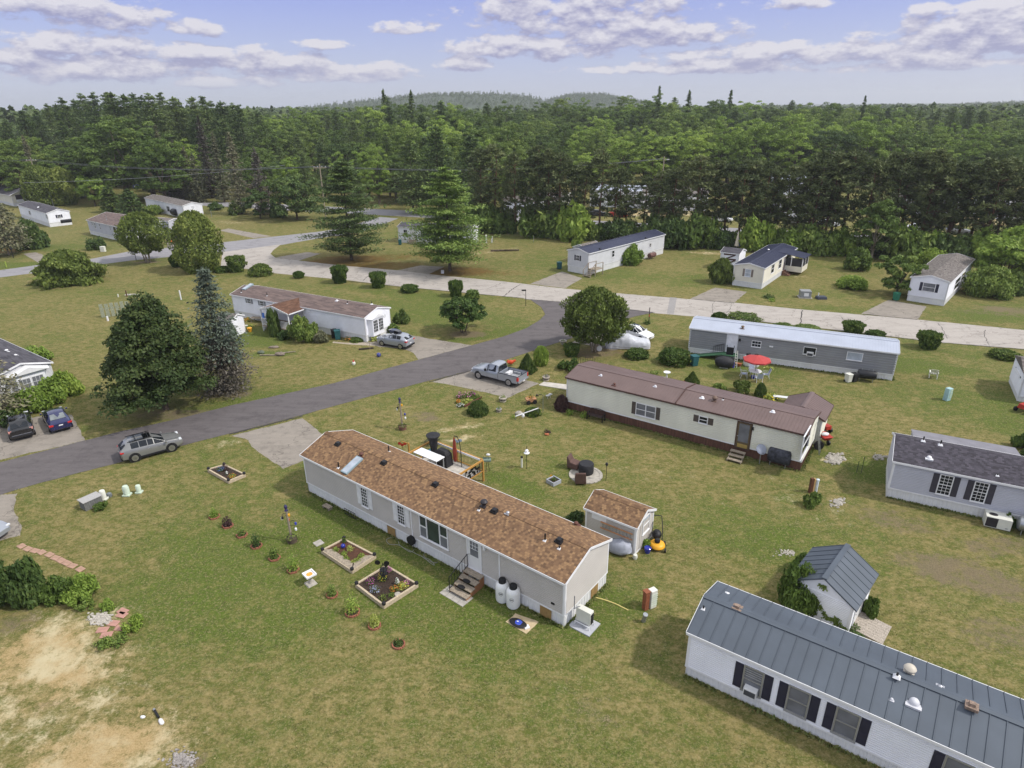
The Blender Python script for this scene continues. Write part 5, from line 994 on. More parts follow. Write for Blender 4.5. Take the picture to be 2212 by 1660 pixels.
def tree_at(data_fn,c,base,top,wpx=None):
 p=g(c,*base);h=zat(p,D(c,*top));r=None
 if wpx:r=wpx*(CR[c][2]/2212*SS if c!='D' else 1)*math.sqrt(p.y**2+(CAMH-h/2)**2)/F_/2
 return p,h,r
def put(name,label,cat,data,p,rz=0.0,group=None,sc=(1,1,1),ren=None):return plant(name,label,cat,data,(p.x,p.y,p.z-.05),sc,rz,group,ren)
# the big maple beside the road and its blue spruce
p,h,r=tree_at(None,'B0',(1080,925),(1010,185),640);put('maple_tree','large dark green spreading maple beside the road, left of the blue spruce','tree',broadleaf(307,h,r*1.02,.02,230,190,.15,MAPLE,BARK,top=.3,cone=.62),p,1.0)
p,h,r=tree_at(None,'B0',(1470,800),(1335,5),330)
hd,hl=conifer(302,h,r*1.0,.02,.42,9,.32,.80,10,.17,SPRUCE,BARK,start=.1,thick=.2,ragged=.25,flat=.25),conifer(303,h*.46,r*1.25,.06,.32,12,.20,.30,60,.14,DEADN,BARK,start=.15,ragged=.35,dead=.1)
o=thing('blue_spruce','tall blue spruce with bare dying lower branches beside the dark maple','spruce',p,.4)
for pn,me in(('crown',conifer(302,h,r*1.08,.30,.46,9,.28,.72,60,.17,SPRUCE,BARK,start=.1,thick=.24,ragged=.3,flat=.22)[0][1]),('dead_branches',hl[0][1]),('trunk',hd[1][1])):k=bpy.data.objects.new(pn,me);COL.objects.link(k);k.parent=o
p,h,r=tree_at(None,'B1',(1690,545),(1720,150),365);put('cedar_tree','large rounded cedar on pale splayed stems beside the covered car','cedar',shell(304,'egg',15000,.17,CEDAR,r,h*.80,h*.21,.13,5,BARKL,up=.5,lumps=7),p)
p,h,r=tree_at(None,'B1',(840,425),(850,190),290);put('yew_tree','dark low yew tree with dead brown litter under it by the road bend','tree',broadleaf(305,h,r*1.0,.18,60,150,.16,YEW,BARK,multi=3),p)
p,h,r=tree_at(None,'A1',(118,1255),(120,590),400);put('white_pine','large white pine at the left of the brown lawn beyond the old road','pine',conifer(306,h,r*1.38,.10,1.2,9,-.05,.60,330,.22,PINE,BARK,start=.15,thick=.21,ragged=.5,flat=.15),p)
p,h,r=tree_at(None,'A1',(755,1325),(745,640),450);put('white_pine','full light green white pine standing alone beside the old road, in the centre','pine',conifer(307,h,r*1.28,.13,1.1,10,-.04,.62,420,.22,PINEB,BARK,start=.12,thick=.22,ragged=.42,flat=.15),p)
p,h,r=tree_at(None,'A0',(1305,1325),(1270,940),262);put('cedar_tree','tall egg shaped cedar at the corner of the two far roads','cedar',shell(308,'egg',12000,.22,CEDAR,r,h,0,.12,1,up=.5,lumps=4),p)
p,h,r=tree_at(None,'A0',(962,1268),(950,952),250);put('cedar_tree','umbrella shaped cedar on several bare leaning stems beside the far road','cedar',shell(309,'egg',9000,.22,CEDAR,r,h*.78,h*.24,.14,5,BARKL,up=.5),p)
bush('dome','A0',(303,620),(1175,1420),'big dark domed juniper by the far left road',CEDAR,9000,.26,bump=.15,up=.1)
p,h,r=tree_at(None,'A0',(60,1222),(40,868),320);put('grey_green_spruce','drooping grey green spruce with pale trunk at the far left edge','spruce',conifer(310,h,r*.9,.22,.7,9,.35,.4,60,.3,GREYSP,BARKL,ragged=.3),p)
bush('loose','A0',(130,305),(965,1190),'dark green bushy tree right of the drooping spruce at the far left',LEAFD,4200,.3,'bushy_tree','tree',cl=26)
for base,top,w,lab in(((300,905),(290,640),190,'broad olive cedar behind the power lines, left of its twin'),((430,895),(440,655),170,'broad olive cedar behind the power lines, right of its twin')):p,h,r=tree_at(None,'A0',base,top,w);put('cedar_tree',lab,'cedar',shell(ns(),'egg',7000,.36,CEDAR,r,h,0,.08,1,up=.5),p)
p,h,r=tree_at(None,'A0',(620,905),(615,690),190);put('maple_tree','bright yellow green young maple behind the brown roofed far home','tree',broadleaf(312,h,r,.1,50,110,.32,LEAFB),p)
p,h,r=tree_at(None,'A0',(510,860),(503,735),70);put('blue_spruce','small blue spruce between the olive cedars and the bright maple','spruce',conifer(313,h,r,.02,.6,8,.15,.9,30,.3,SPRUCE,ragged=.2),p)
for base,top,w,lab in(((730,945),(745,760),150,'dark fir behind the brown roofed far home, next to the bright maple'),((860,965),(845,790),190,'spreading dark fir left of the long white home with the round window')):p,h,r=tree_at(None,'A0',base,top,w);put('fir_tree',lab,'fir',conifer(ns(),h,r,.02,.7,9,.12,.7,50,.36,LEAFD,ragged=.25),p)
bush('ball','A0',(955,1045),(897,965),'round green shrub at the wall of the long white home with the round window',LEAF,2500,.26)
bush('loose','A0',(568,695),(1088,1190),'grey green shrub on the lawn before the brown roofed far home',LEAFD,2600,.16)
bush('loose','A0',(300,380),(1120,1160),'low weed clump at the roadside of the far left drive',LEAF,500,.15)if False else None
for i,(bx,by,tx,ty,w)in enumerate([(1105,868,1095,375,120),(1190,870,1180,480,95),(1250,872,1252,500,110),(1378,855,1366,318,130),(1455,880,1450,420,110),(1565,955,1560,425,190),(1710,960,1690,520,130),(1300,880,1310,560,120)]):
 p,h,r=tree_at(None,'A0',(bx,by),(tx,ty),w);put('dying_spruce','thin greyish dying spruce in the row beside the far lawn','spruce',conifer(330+i,h,r,.05,.6,7,.22,.8,34,.30,[GREYSP,DEADN,GREYSP,DEADN,GREYSP][i%5],BARK,start=.1,ragged=.35,dead=.15),p,0,'dying spruces beside the far lawn')
for bx,by,tx,ty,lab in((1826,745,1822,565,'bare grey dead spruce top between dying spruces and utility pole'),(2000,735,1992,608,'bare grey dead spruce top just left of the utility pole')):p,h,r=tree_at(None,'A0',(bx,by),(tx,ty),55);put('dead_spruce',lab,'spruce',conifer(ns(),h,r,.05,.6,6,.2,.8,8,.2,DEADN,BARKL,dead=.6),p)
p,h,r=tree_at(None,'A0',(1925,992),(1900,690),330);put('oak_tree','rounded dark green tree at the end of the far lawn, right of the dying spruces','tree',broadleaf(350,h,r*.95,.03,80,90,.34,LEAFD),p)
p,h,r=tree_at(None,'A0',(1000,850),(990,620),120);put('young_oak','young green tree at the left end of the dying spruces','tree',broadleaf(351,h,r,.05,40,80,.3,LEAF),p)
p,h,r=tree_at(None,'A0',(1690,985),(1680,780),170);put('young_oak','leafy young tree in front of the dying spruces','tree',broadleaf(352,h,r,.02,40,80,.3,LEAFD),p)
for bx,by,tx,ty,w in((1410,935,1400,860,110),(1540,965,1530,850,120),(1120,850,1110,770,110),(1800,985,1790,860,120)):bush('loose','A0',(bx-w/2,bx+w/2),(ty,by),'low dark undergrowth bush along the far lawn edge',LEAFD,1400,.3,'undergrowth_bush','bush','undergrowth along the far lawn')
for i,(bx,by,tx,ty,w,lab)in enumerate([(520,955,540,470,300,'tall white pine by the highway, behind and left of the lone light green pine'),(905,965,900,440,330,'tall white pine by the highway, behind and right of the lone light green pine'),(690,940,700,380,330,'tallest white pine by the highway, rising above the lone light green pine')]):
 p,h,r=tree_at(None,'A1',(bx,by),(tx,ty),w);put('white_pine',lab,'pine',conifer(355+i,h,r,.14,.85,8,.02,.58,60,.36,PINE,BARK,start=.18,ragged=.45,flat=.32),p)
 # hedge-like row of red pines along the highway, with leafy undergrowth
row=[(985,1070,560),(1060,1085,520),(1150,1090,560),(1290,1105,540),(1345,1110,600),(1420,1112,545),(1480,1120,570),(1570,1120,640),(1640,1125,600),(1720,1128,560),(1800,1130,660),(1850,1135,660),(1900,1135,720),(1990,1140,720),(2060,1145,670),(2130,1150,660),(2190,1155,690)]
row2=[(20,1140,620),(75,1160,600),(140,1165,640),(195,1170,590),(265,1175,640),(330,1178,600),(400,1180,640),(450,1182,620),(520,1182,640),(590,1182,690),(655,1185,640),(720,1190,600),(790,1195,570),(850,1200,610),(910,1205,560),(980,1208,580),(1040,1212,570),(1110,1215,620),(1260,1225,580),(1330,1228,560),(1400,1232,580),(1470,1236,570),(1540,1240,560),(1620,1246,600),(1700,1250,610),(1780,1256,640),(1860,1262,600),(1940,1268,620),(2030,1275,610),(2120,1282,600),(2200,1290,640)]
for c,rw in(('A1',row),('A2',row2)):
 for(bx,by,ty)in rw:
  p=g(c,bx,by-20);p+=Vector((RG.uniform(-1,1),RG.uniform(-2.5,2.5),0));h=zat(p,D(c,bx,ty+RG.uniform(-25,25)));s=h/14
  plant('red_pine','red pine with bare lower trunk in the row along the highway','pine',RG.choice(REDPN),p,(s*RG.uniform(1,1.4),s*RG.uniform(1,1.4),s),RG.random()*6.28,'red pines along the highway')
  if RG.random()<.22:q=p+Vector((RG.uniform(-3,3),RG.uniform(2.5,6),0));s*=RG.uniform(.75,1.02);plant('red_pine','red pine with bare lower trunk in the row along the highway','pine',RG.choice(REDPN),q,(s*1.25,s*1.25,s),RG.random()*6.28,'red pines along the highway')
UB=[shrub(400+i,30,90,1,1,.11,[LEAFD,LEAF,LEAFB,LEAF][i])for i in range(4)]
for c,xs in(('A1',[960,1020,1090,1150,1310,1370,1440,1500,1560,1640,1700,1800,1870,1950,2040,2120,2200]),('A2',[20,90,170,250,330,400,470,640,720,820,900,980,1060,1140,1250,1330,1420,1500,1590,1690,1780,1880,1990,2100,2200])):
 for x in xs:
  by=float(np.interp(x,[0,2212],[990,1165]if c=='A1' else[1165,1290]))+RG.uniform(-14,6);p=g(c,x+RG.uniform(-15,15),by);h=RG.uniform(2.6,6.6)*(1.25 if c=='A1' and 1290<x<1700 else 1);plant('undergrowth_bush','dark leafy bush at the foot of the red pine row','bush',RG.choice(UB),p,(h*RG.uniform(.5,.75),h*RG.uniform(.5,.75),h),RG.random()*6.28,'bushes under the red pines')
p,h,r=tree_at(None,'A2',(1220,1250),(1220,870),250);put('poplar_tree','pale green upright tree before the red pine row, above the small shrubs','tree',broadleaf(370,h,r,.03,70,90,.30,LEAF,BARKL),p)
bush('loose','A2',(1045,1232),(1150,1335),'grey green loose shrub below the pale upright tree',LEAF,3200,.2,cl=24);bush('loose','A2',(985,1195),(1318,1450),'wide low bright green shrub on the lawn between the navy and grey roofed homes',LEAFB,3600,.16,cl=26)
p,h,r=tree_at(None,'A2',(1385,1480),(1400,1190),250);put('young_oak','leafy tree with yellowing top left of the grey roofed home','tree',broadleaf(371,h,r,.02,50,100,.24,LEAF),p);bush('loose','A2',(1500,1680),(1150,1330),'bright green shrub behind the left wall of the grey roofed home',LEAFB,3000,.2,cl=22)
bush('loose','A2',(1300,1450),(1180,1300),'shrub with yellowed orange leaves near the grey roofed home',YELG,900,.16)if False else None
p,h,r=tree_at(None,'A2',(2080,1420),(2080,1040),380);put('maple_tree','large bright green tree at the right edge behind the grey roofed home','tree',broadleaf(372,h,r,.03,90,100,.28,LEAFB),p);bush('loose','A2',(1815,2125),(1255,1505),'wide green shrub hugging the right wall of the grey roofed home',LEAF,5200,.2,cl=34)
bush('loose','A2',(2090,2230),(1300,1490),'dark green shrub at the right edge beside the wide green one',LEAFD,2400,.2)
bush('egg','A2',(180,312),(1240,1412),'dark juniper at the steps of the navy roofed home',CEDAR,3600,.18,bump=.12)
bush('loose','A1',(1848,2022),(1128,1292),'bright green bush before the wall of the middle navy roofed home',LEAFB,4200,.2,cl=28);bush('loose','A1',(1530,1615),(1115,1190),'small green tree behind the left end of the middle navy roofed home',LEAF,1600,.2)
# clipped yews
for sh,c,xs,ys,lab in[('ball','A0',(1113,1192),(1220,1302),'dark clipped yew ball at the foot of the tall egg shaped cedar'),('flat','A0',(1402,1490),(1290,1337),'flat clipped yew just right of the egg shaped cedar'),('vase','A0',(1482,1598),(1232,1337),'large barrel shaped yew, the biggest at the left of the old road'),('dome','A0',(1625,1762),(1278,1360),'loose light green yew mound left of the small yew by the old road'),('ball','A0',(1906,1968),(1330,1374),'smallest clipped yew by the old road above the white home with porch'),
('vase','A1',(-4,98),(1297,1410),'barrel shaped yew by the old road, third from the smallest yew ball'),('vase','A1',(242,343),(1338,1440),'barrel shaped yew by the old road right above the end of the white home'),('flat','A1',(446,546),(1408,1468),'low flat oval yew on the grass between two barrel shaped ones'),('vase','A1',(752,838),(1396,1497),'barrel shaped yew with a loose side, above the yew tree by the bend'),('ball','A1',(858,942),(1463,1522),'small ball shaped yew touching the yew tree by the bend'),
('dome','B2',(190,281),(300,354),'loose yew behind the left end of the pale metal roof'),('flat','B2',(288,487),(300,378),'largest flat topped yew, behind the pale metal roof'),('flat','B2',(598,705),(370,402),'low yew peeping over the pale metal roof, right of the largest'),('flat','B2',(733,882),(386,420),'long low yew peeping over the pale metal roof near the road crack'),('vase','B2',(1036,1162),(362,447),'square barrel yew behind the right half of the pale metal roof'),('flat','B2',(1196,1299),(411,462),'low yew right of the square barrel one behind the pale roof'),
('vase','B2',(1519,1652),(428,542),'bronze tipped barrel yew standing alone right of the grey sided home'),('flat','B2',(2001,2150),(535,605),'flat oval yew beside the right edge home'),('vase','B1',(1493,1592),(510,588),'dark flat topped yew left of the large rounded cedar'),('flat','B1',(1898,2032),(532,602),'oval yew in front of the covered car'),('flat','B1',(2108,2300),(528,645),'large wide yew left of the grey sided home and its teal bin')]:
 bush(sh,c,xs,ys,lab,YEW,3600,.13,'clipped_yew','yew','clipped yews',.085,.7,1.0 if sh!='flat' else .8)
for sh,c,xs,ys,lab,mt,n_,lf,*hk_ in[('cone','B1',(1196,1316),(562,698),'dense cone shaped dwarf spruce behind the pickup truck',LEAFD,5000,.10),('egg','B1',(1300,1387),(520,648),'light green egg shaped arborvitae beside the dwarf spruce',LEAFB,4000,.12),('loose','B1',(1443,1602),(575,692),'dark spreading juniper between the road and the brown roof',YEW,3400,.14),('cone','z8',(45,322),(855,1145),'cone shaped dwarf spruce behind the brown roof with red can beside it',LEAFD,4500,.10),('loose','z8',(535,765),(1038,1185),'low grey green shrub left of the round one behind the brown roof',LEAF,2200,.10),('loose','z8',(845,1165),(972,1245),'largest round shrub behind the brown roof near the white patio set',CEDAR,4200,.12),('dome','z8',(1238,1402),(1055,1285),'upright shrub between the round one and the yellow daylilies',LEAFD,2200,.10),
('dome','B1',(874,1002),(868,972),'round fresh green shrub beside the flower bed at the truck driveway',LEAFD,5000,.09),('dome','B1',(1243,1342),(914,973),'low olive mugo pine beside the tilted white post',YEW,2600,.10),('dome','B1',(1438,1516),(838,938),'round purple leaved shrub at the corner of the cream home',PURPLE,2600,.11),
('loose','z2',(1085,1425),(300,505),'wide bush under the windows of the white home with the porch',LEAF,4600,.15,1.25),('loose','z2',(1455,1645),(405,760),'tall bush at the left corner of the gabled porch',LEAFD,4200,.15,1.25),('loose','z2',(1720,2115),(520,840),'large bush in front of the gabled porch railing',LEAF,6000,.15,1.25),('loose','z2',(1560,1760),(640,800),'dark bush between the tall and the large porch bushes',LEAFD,2600,.14),('loose','z2',(2050,2260),(650,850),'grey leaved bush beside the porch stairs',GREYSP,2400,.11),('loose','z3',(35,285),(520,805),'leafy shrub at the wall right of the porch',LEAFD,3000,.13),('loose','z3',(320,482),(605,905),'thin tall shrub beside the teal bin at the white home',GREYSP,900,.11),
('loose','z3',(1285,1545),(465,745),'tall shrub at the back corner of the white home with the bay window',LEAFD,3600,.15),('loose','z3',(1075,1375),(700,895),'green shrub right of the bay window',LEAF,3000,.13),('loose','z3',(480,642),(845,960),'grey green plant in the bed before the white home',GREYSP,1200,.09),('dome','z3',(555,805),(945,1035),'low green mound in the bed before the white home',LEAF,2400,.09),('loose','z3',(870,1050),(925,1030),'pale flowering plant at the foot of the bay window',YELG,700,.08),
('loose','D',(45,122),(740,795),'bright bush along the back wall of the left edge home',LEAFB,4200,.16),('loose','D',(112,180),(788,862),'tall bright bush at the corner of the left edge home',LEAFB,5200,.16),('loose','D',(66,166),(805,880),'wide bright bush under the bay window of the left edge home',LEAFB,5600,.16),('loose','D',(24,110),(832,898),'bright leafy bush nearest the two parked cars',LEAFB,5200,.16),('loose','D',(-20,36),(880,925),'dark bush at the left edge above the black car',LEAFD,1600,.14),
('loose','C0',(-60,180),(225,640),'large dark overgrown bush at the lower left edge',LEAFD,9000,.11),('loose','C0',(110,345),(255,610),'large dark bush beside the pink stepping stones',LEAFD,9000,.11),('loose','C0',(290,500),(375,590),'yellow green bush right of the large dark ones',LEAF,4200,.09),('loose','C0',(450,690),(380,600),'bright spreading bush at the end of the stepping stones',LEAFB,3800,.08),('loose','C0',(655,765),(550,640),'small bright bush above the pink pavers',LEAFB,1200,.07),('loose','C0',(815,935),(655,775),'small bright bush right of the pink pavers',LEAFB,1600,.08),('loose','C0',(640,830),(780,900),'dry weedy plant below the pink pavers',LEAF,900,.08),('loose','C0',(510,620),(560,650),'low weeds left of the white gravel',LEAF,700,.07),
('loose','B2',(778,895),(1448,1570),'small leafy bush at the foot of the brown utility post',LEAF,2600,.08),('loose','B2',(2135,2260),(1065,1192),'green bush at the right edge behind the charcoal shingled home',LEAF,2400,.12),('loose','B2',(2170,2280),(1170,1250),'second green bush at the right edge, lower one',LEAFD,1200,.12),
('loose','C2',(575,850),(400,705),'large vine covered bush at the corner of the white slate roofed shed',LEAF,9000,.09,1.3),('loose','C2',(690,860),(280,440),'upper bright bush behind the white slate roofed shed',LEAF,3600,.09,1.15),('loose','C2',(1150,1245),(520,690),'green shrub along the door side of the white slate roofed shed',LEAF,2200,.08),('loose','C2',(940,1150),(745,840),'low weeds at the foot of the white slate roofed shed',LEAFD,1800,.07),
('loose','z14',(1820,1980),(720,1000),'leafy weed beside the white ground unit',LEAF,1300,.07),('loose','z14',(1960,2075),(850,1020),'second leafy weed against the white skirting',LEAFD,800,.07),('loose','z10',(0,310),(520,720),'dark plants behind the beige shed corner',LEAFD,1500,.08),('loose','z10',(1225,1420),(975,1150),'bright leafy plant beside the shed, behind the blue pot',LEAFB,1600,.07),('loose','z5',(1140,1300),(1260,1400),'green weeds beside the weathered grey box',LEAF,1400,.06),('loose','z2',(930,1050),(545,790),'climbing plants on the small white shed by the spruce',LEAFD,1600,.10)]:
 bush(sh,c,xs,ys,lab,mt,n_,lf,hk=hk_[0]if hk_ else .92)
p=g('D',-2,905);put('fir_tree','dark spruce cut off by the left edge beside the bay window home','spruce',conifer(380,7.5,3.0,.05,.5,9,.25,.75,50,.18,GREYSP,ragged=.3),p)
p=g('D',12,880)
# small blueish shade tree far left of frame bottom: vine runners on the shed wall
vm_=[];rngv=np.random.default_rng(9)
path=[H2.Mi] # unused placeholder keeps frames explicit
VP=[]
for aq,bq,n_ in(((880,470),(930,500),60),((860,560),(930,690),160),((930,690),(1010,700),110),((960,690),(1060,770),150),((1000,700),(980,740),40)):
 for q in range(n_):
  t_=rngv.random();x_,y_=aq[0]+(bq[0]-aq[0])*t_+rngv.normal(0,7),aq[1]+(bq[1]-aq[1])*t_+rngv.normal(0,7);o_=S2.Mw @ Vector((0,0,0));n__=S2.Mw.to_3x3() @ Vector((0,-1,0));VP.append(list(hplane(D('C2',x_,y_),o_+n__*.06,n__)))
me=leafmesh('vine',np.array(VP),np.full(len(VP),.06),np.tile(np.array(S2.Mw.to_3x3() @ Vector((0,-1,0))),(len(VP),1)),LEAF,rngv,.6,.6);o=bpy.data.objects.new('climbing_vine',me);COL.objects.link(o);tag(o,'thin climbing vine on the white wall of the slate roofed shed','vine')
# ------------------------------------------------------------------ vehicles
def wheel(parent,x,y,r,w,spokes=7,rimc=None,out=1):
 o=MB();o.lathe([(r*.62,-w/2),(r*.95,-w/2),(r,-w*.35),(r,w*.35),(r*.95,w/2),(r*.62,w/2)],22,(0,0,0),'y');wo_=o.build('wheel',RUBBER,parent,smooth=40);wo_.location=(x,y,r)
 m=MB();s=out;m.lathe([(r*.64,-.02),(r*.64,.02),(.02,.02)],20,(0,s*(w/2-.05),0),'y');q=m.build('rim_well',BLACKM,wo_)
 m=MB();m.lathe([(r*.56,0),(r*.66,0),(r*.66,.03),(r*.56,.03)],22,(0,s*(w/2-.0)-.02,0),'y');m.lathe([(.02,0),(r*.17,0),(r*.17,.03),(.02,.03)],10,(0,s*(w/2)-.02,0),'y')
 for i in range(spokes):a=2*PI*i/spokes;m.beam((r*.1*math.cos(a),s*(w/2)-.005,r*.1*math.sin(a)),(r*.6*math.cos(a),s*(w/2)-.005,r*.6*math.sin(a)),.075 if spokes<8 else .055,.03,(0,1,0))
 m.build('rim',rimc or CHROME,wo_);return wo_
def vehicle(name,label,cat,loc,rz,S,paint,wheels,wr,tw,glassrows,lights,extra=None,sc=.95,wspk=7,rimc=None,clad=BLACKP,group=None):
 """S: stations (x, z_bottom, w, z_belt, w_belt, z_top, w_top) from tail to nose; glassrows: (i, j) greenhouse side spans, plus front / rear screens"""
 root=thing(name,label,cat,loc,rz,group);root.scale=(sc,)*3;n=len(S);P=[];NS=8
 for(x,zb,w,zl,wl_,zt,wt)in S:
  cr=.035 if zt-zl>.2 else .02
  half=[(0,zb),(w*.86,zb),(w*.985,zb+.10),(w,zb+(zl-zb)*.45),(wl_*1.0,zl-.03),(wl_*.975,zl),(wt,zt-.02 if zt-zl>.2 else zt-.015),(wt*.86,zt),(0,zt+cr)]
  P.append(half)
 m=MB();V=[];H_=len(P[0]);ring=2*H_-2
 for k,half in enumerate(P):
  x=S[k][0];V+=[(x,y,z)for y,z in half]+[(x,-y,z)for y,z in half[-2:0:-1]]
 F=[]
 for k in range(n-1):
  for i in range(ring):F.append((k*ring+i,k*ring+(i+1)%ring,(k+1)*ring+(i+1)%ring,(k+1)*ring+i))
 F.append(tuple(range(ring-1,-1,-1)));F.append(tuple((n-1)*ring+i for i in range(ring)));m.add(V,[f[::-1]for f in F[:-2]]+F[-2:][::1]);body=m.build('body',paint,root,smooth=38)
 def patch(nm,quads,mat,off=.012,par=None,inset=.07):
  q=MB()
  for(a,b,c,d)in quads:
   a,b,c,d=map(Vector,(a,b,c,d));ce=(a+b+c+d)/4;nn=(c-a).cross(d-b).normalized()
   ctr=Vector((ce.x,0,.8));nn=nn if nn.dot(ce-ctr)>0 else -nn;ins=[v+(ce-v)*inset+nn*off for v in(a,b,c,d)];q.add(ins,[(0,1,2,3)])
  return q.build(nm,mat,par or root)
 def pt(k,i,sg=1):y,z=P[k][i];return(S[k][0],sg*y,z)
 for sg in(1,-1):
  for(i0,i1)in glassrows['side']:patch('side_window',[(pt(i0,5,sg),pt(i1,5,sg),pt(i1,6,sg),pt(i0,6,sg))],GDARK,.012,None,.09)
 for key,nm in(('front','windscreen'),('rear','rear_window')):
  if key in glassrows:
   i0,i1=glassrows[key];patch(nm,[(pt(i0,6,1),pt(i0,6,-1),pt(i1,6,-1),pt(i1,6,1))],GDARK if key=='front' else glassrows.get('rm',GDARK),.03,None,.09)
 for sg in(1,-1):
  for wx in wheels:
   arch=MB();arch.lathe([(wr*1.20,-.05),(wr*1.20,.03),(wr*.7,.03),(wr*.7,-.05)],22,(wx,sg*(tw-.045),wr*1.02),'y');arch.build('wheel_arch',clad,root);wheel(root,wx,sg*(tw-.10),wr,.23,wspk,rimc,sg)
 for nm,mat,x0,y0,z0,x1,y1,z1 in lights:
  for sg in(1,-1):q=MB();q.box(x0,min(sg*y0,sg*y1),z0,x1,max(sg*y0,sg*y1),z1);q.build(nm,mat,root,bevel=.02)
 if extra:extra(root,pt,patch)
 return root
SILV=mk('silver_car_paint',(132,132,131),.34,.35,var=.04,coat=.8);SILB=mk('bluish_silver_car_paint',(158,163,172),.32,.35,var=.04,coat=.8);BLK=mk('black_car_paint',(18,19,24),.2,var=.2,coat=1);NAVYP=mk('navy_car_paint',(24,32,84),.22,.3,var=.1,coat=1);WHP=mk('white_car_paint',(232,232,234),.3,var=.03,coat=.8);GUN=mk('grey_bonnet_paint',(108,114,126),.25,.5,var=.04,coat=.9)
def box(root,nm,mat,*b,bev=.015):q=MB();q.box(*b);return q.build(nm,mat,root,bevel=bev)
def plate(root,x,z=.75,d=-.012):box(root,'number_plate',TRIM,min(x,x+d),-.16,z,max(x,x+d),.16,z+.10,bev=.0)
SUV=lambda L_=4.55,w=.92,ht=1.64,hood=1.05:[(-L_/2,.42,w*.80,.95,w*.78,1.0,w*.62),(-L_/2+.10,.30,w*.93,1.10,w*.90,1.15,w*.74),(-L_/2+.52,.28,w*.98,1.15,w*.95,ht-.14,w*.69),(-L_/2+.80,.26,w,1.15,w*.97,ht-.03,w*.70),(-L_/2+1.40,.24,w,1.13,w*.97,ht,w*.71),(-L_/2+2.0,.24,w,1.11,w*.97,ht-.02,w*.70),(-L_/2+2.45,.24,w,1.09,w*.97,ht-.12,w*.67),(-L_/2+3.25,.25,w,1.05,w*.96,hood+.04,w*.78),(-L_/2+3.9,.26,w*.985,1.0,w*.93,hood-.02,w*.70),(L_/2-.22,.30,w*.93,.90,w*.86,.95,w*.62),(L_/2,.42,w*.74,.72,w*.70,.78,w*.5)]
SIDE=[(3,4),(4,5),(5,6),(6,7)]
# silver SUV on the road
a,b_=g('z5',1620,808),g('z5',2042,690);v=b_-a;th_=math.atan2(v.y,v.x);nrm=Vector((-math.sin(th_),math.cos(th_),0));ctr=(a+b_)/2+nrm*.80
def rav(root,pt,patch):
 for y in(.60,-.60):
  q=MB();q.beam((-1.6,y,1.70),(.15,y,1.70),.045,.05);q.build('roof_rail',BLACKM,root)
 for x in(-1.0,-.1):q=MB();q.beam((x,-.66,1.725),(x,.66,1.725),.05,.04,(0,0,1));q.build('crossbar',BLACKM,root)
 box(root,'sunroof',mk_glass('black_glass',(14,16,20)),-.45,-.42,1.655,.10,.42,1.685,bev=.0);patch('bonnet',[(pt(7,6,1),pt(7,6,-1),pt(8,6,-1),pt(8,6,1)),(pt(8,6,1),pt(8,6,-1),pt(9,6,-1),pt(9,6,1))],GUN,.012,None,.02);patch('roof_panel',[(pt(3,6,1),pt(3,6,-1),pt(4,6,-1),pt(4,6,1)),(pt(4,6,1),pt(4,6,-1),pt(5,6,-1),pt(5,6,1))],GUN,.045,None,.03)
 for sg in(1,-1):box(root,'sill_cladding',BLACKP,-.95,min(sg*.86,sg*.94),.24,.95,max(sg*.86,sg*.94),.40);box(root,'mirror',SILV,.92,min(sg*.95,sg*1.12),1.0,1.08,max(sg*.95,sg*1.12),1.16,bev=.03);box(root,'handle',CHROME,-.35,min(sg*.925,sg*.945),.88,-.18,max(sg*.925,sg*.945),.91);box(root,'handle',CHROME,.45,min(sg*.925,sg*.945),.88,.62,max(sg*.925,sg*.945),.91)
 box(root,'front_grille',BLACKP,2.1,-.55,.45,2.29,.55,.72);box(root,'rear_bumper',BLACKP,-2.29,-.78,.32,-2.1,.78,.55);plate(root,-2.29)
vehicle('silver_suv','silver sport utility car with roof rails standing on the asphalt road','car',ctr,th_,SUV(),SILV,(-1.36,1.33),.365,.92,dict(side=SIDE,front=(6,7),rear=(1,2)),[('tail_light',REDLAMP,-2.27,.52,.92,-2.02,.87,1.04),('headlight',WLAMP,2.0,.50,.82,2.2,.82,.94)],rav,wspk=10)
# black SUV and blue saloon in the left drive, tails to us
a,b_=g('z5',145,600),g('z5',425,530);v=(b_-a);th2=math.atan2(v.y,v.x);fwd=Vector((-math.sin(th2),math.cos(th2),0));ctr=(a+b_)/2+fwd*2.25
def blk(root,pt,patch):
 plate(root,-2.28,.80);box(root,'rear_bumper',BLK,-2.33,-.80,.36,-2.1,.80,.58,bev=.04);box(root,'chrome_strip',CHROME,-2.31,-.7,.60,-2.25,.7,.625)
 for sg in(1,-1):box(root,'mirror',BLK,.90,min(sg*.95,sg*1.14),1.0,1.06,max(sg*.95,sg*1.14),1.16,bev=.03)
 patch('roof_glass',[(pt(3,6,1),pt(3,6,-1),pt(5,6,-1),pt(5,6,1))],mk_glass('black_glass',(14,16,20)),.05,None,.08)
vehicle('black_suv','glossy black sport utility car parked nose in at the left edge','car',ctr,th2+PI/2,SUV(4.6,.92,1.66),BLK,(-1.36,1.36),.36,.92,dict(side=SIDE,front=(6,7),rear=(1,2)),[('tail_light',mk('pink_lamp_lens',(200,140,130),.2,coat=.6),-2.27,.62,.86,-2.05,.87,1.06),('headlight',WLAMP,2.0,.5,.82,2.2,.82,.94)],blk)
a,b_=g('z5',640,500),g('z5',862,440);v=(b_-a);th3=math.atan2(v.y,v.x);fwd=Vector((-math.sin(th3),math.cos(th3),0));ctr=(a+b_)/2+fwd*2.2
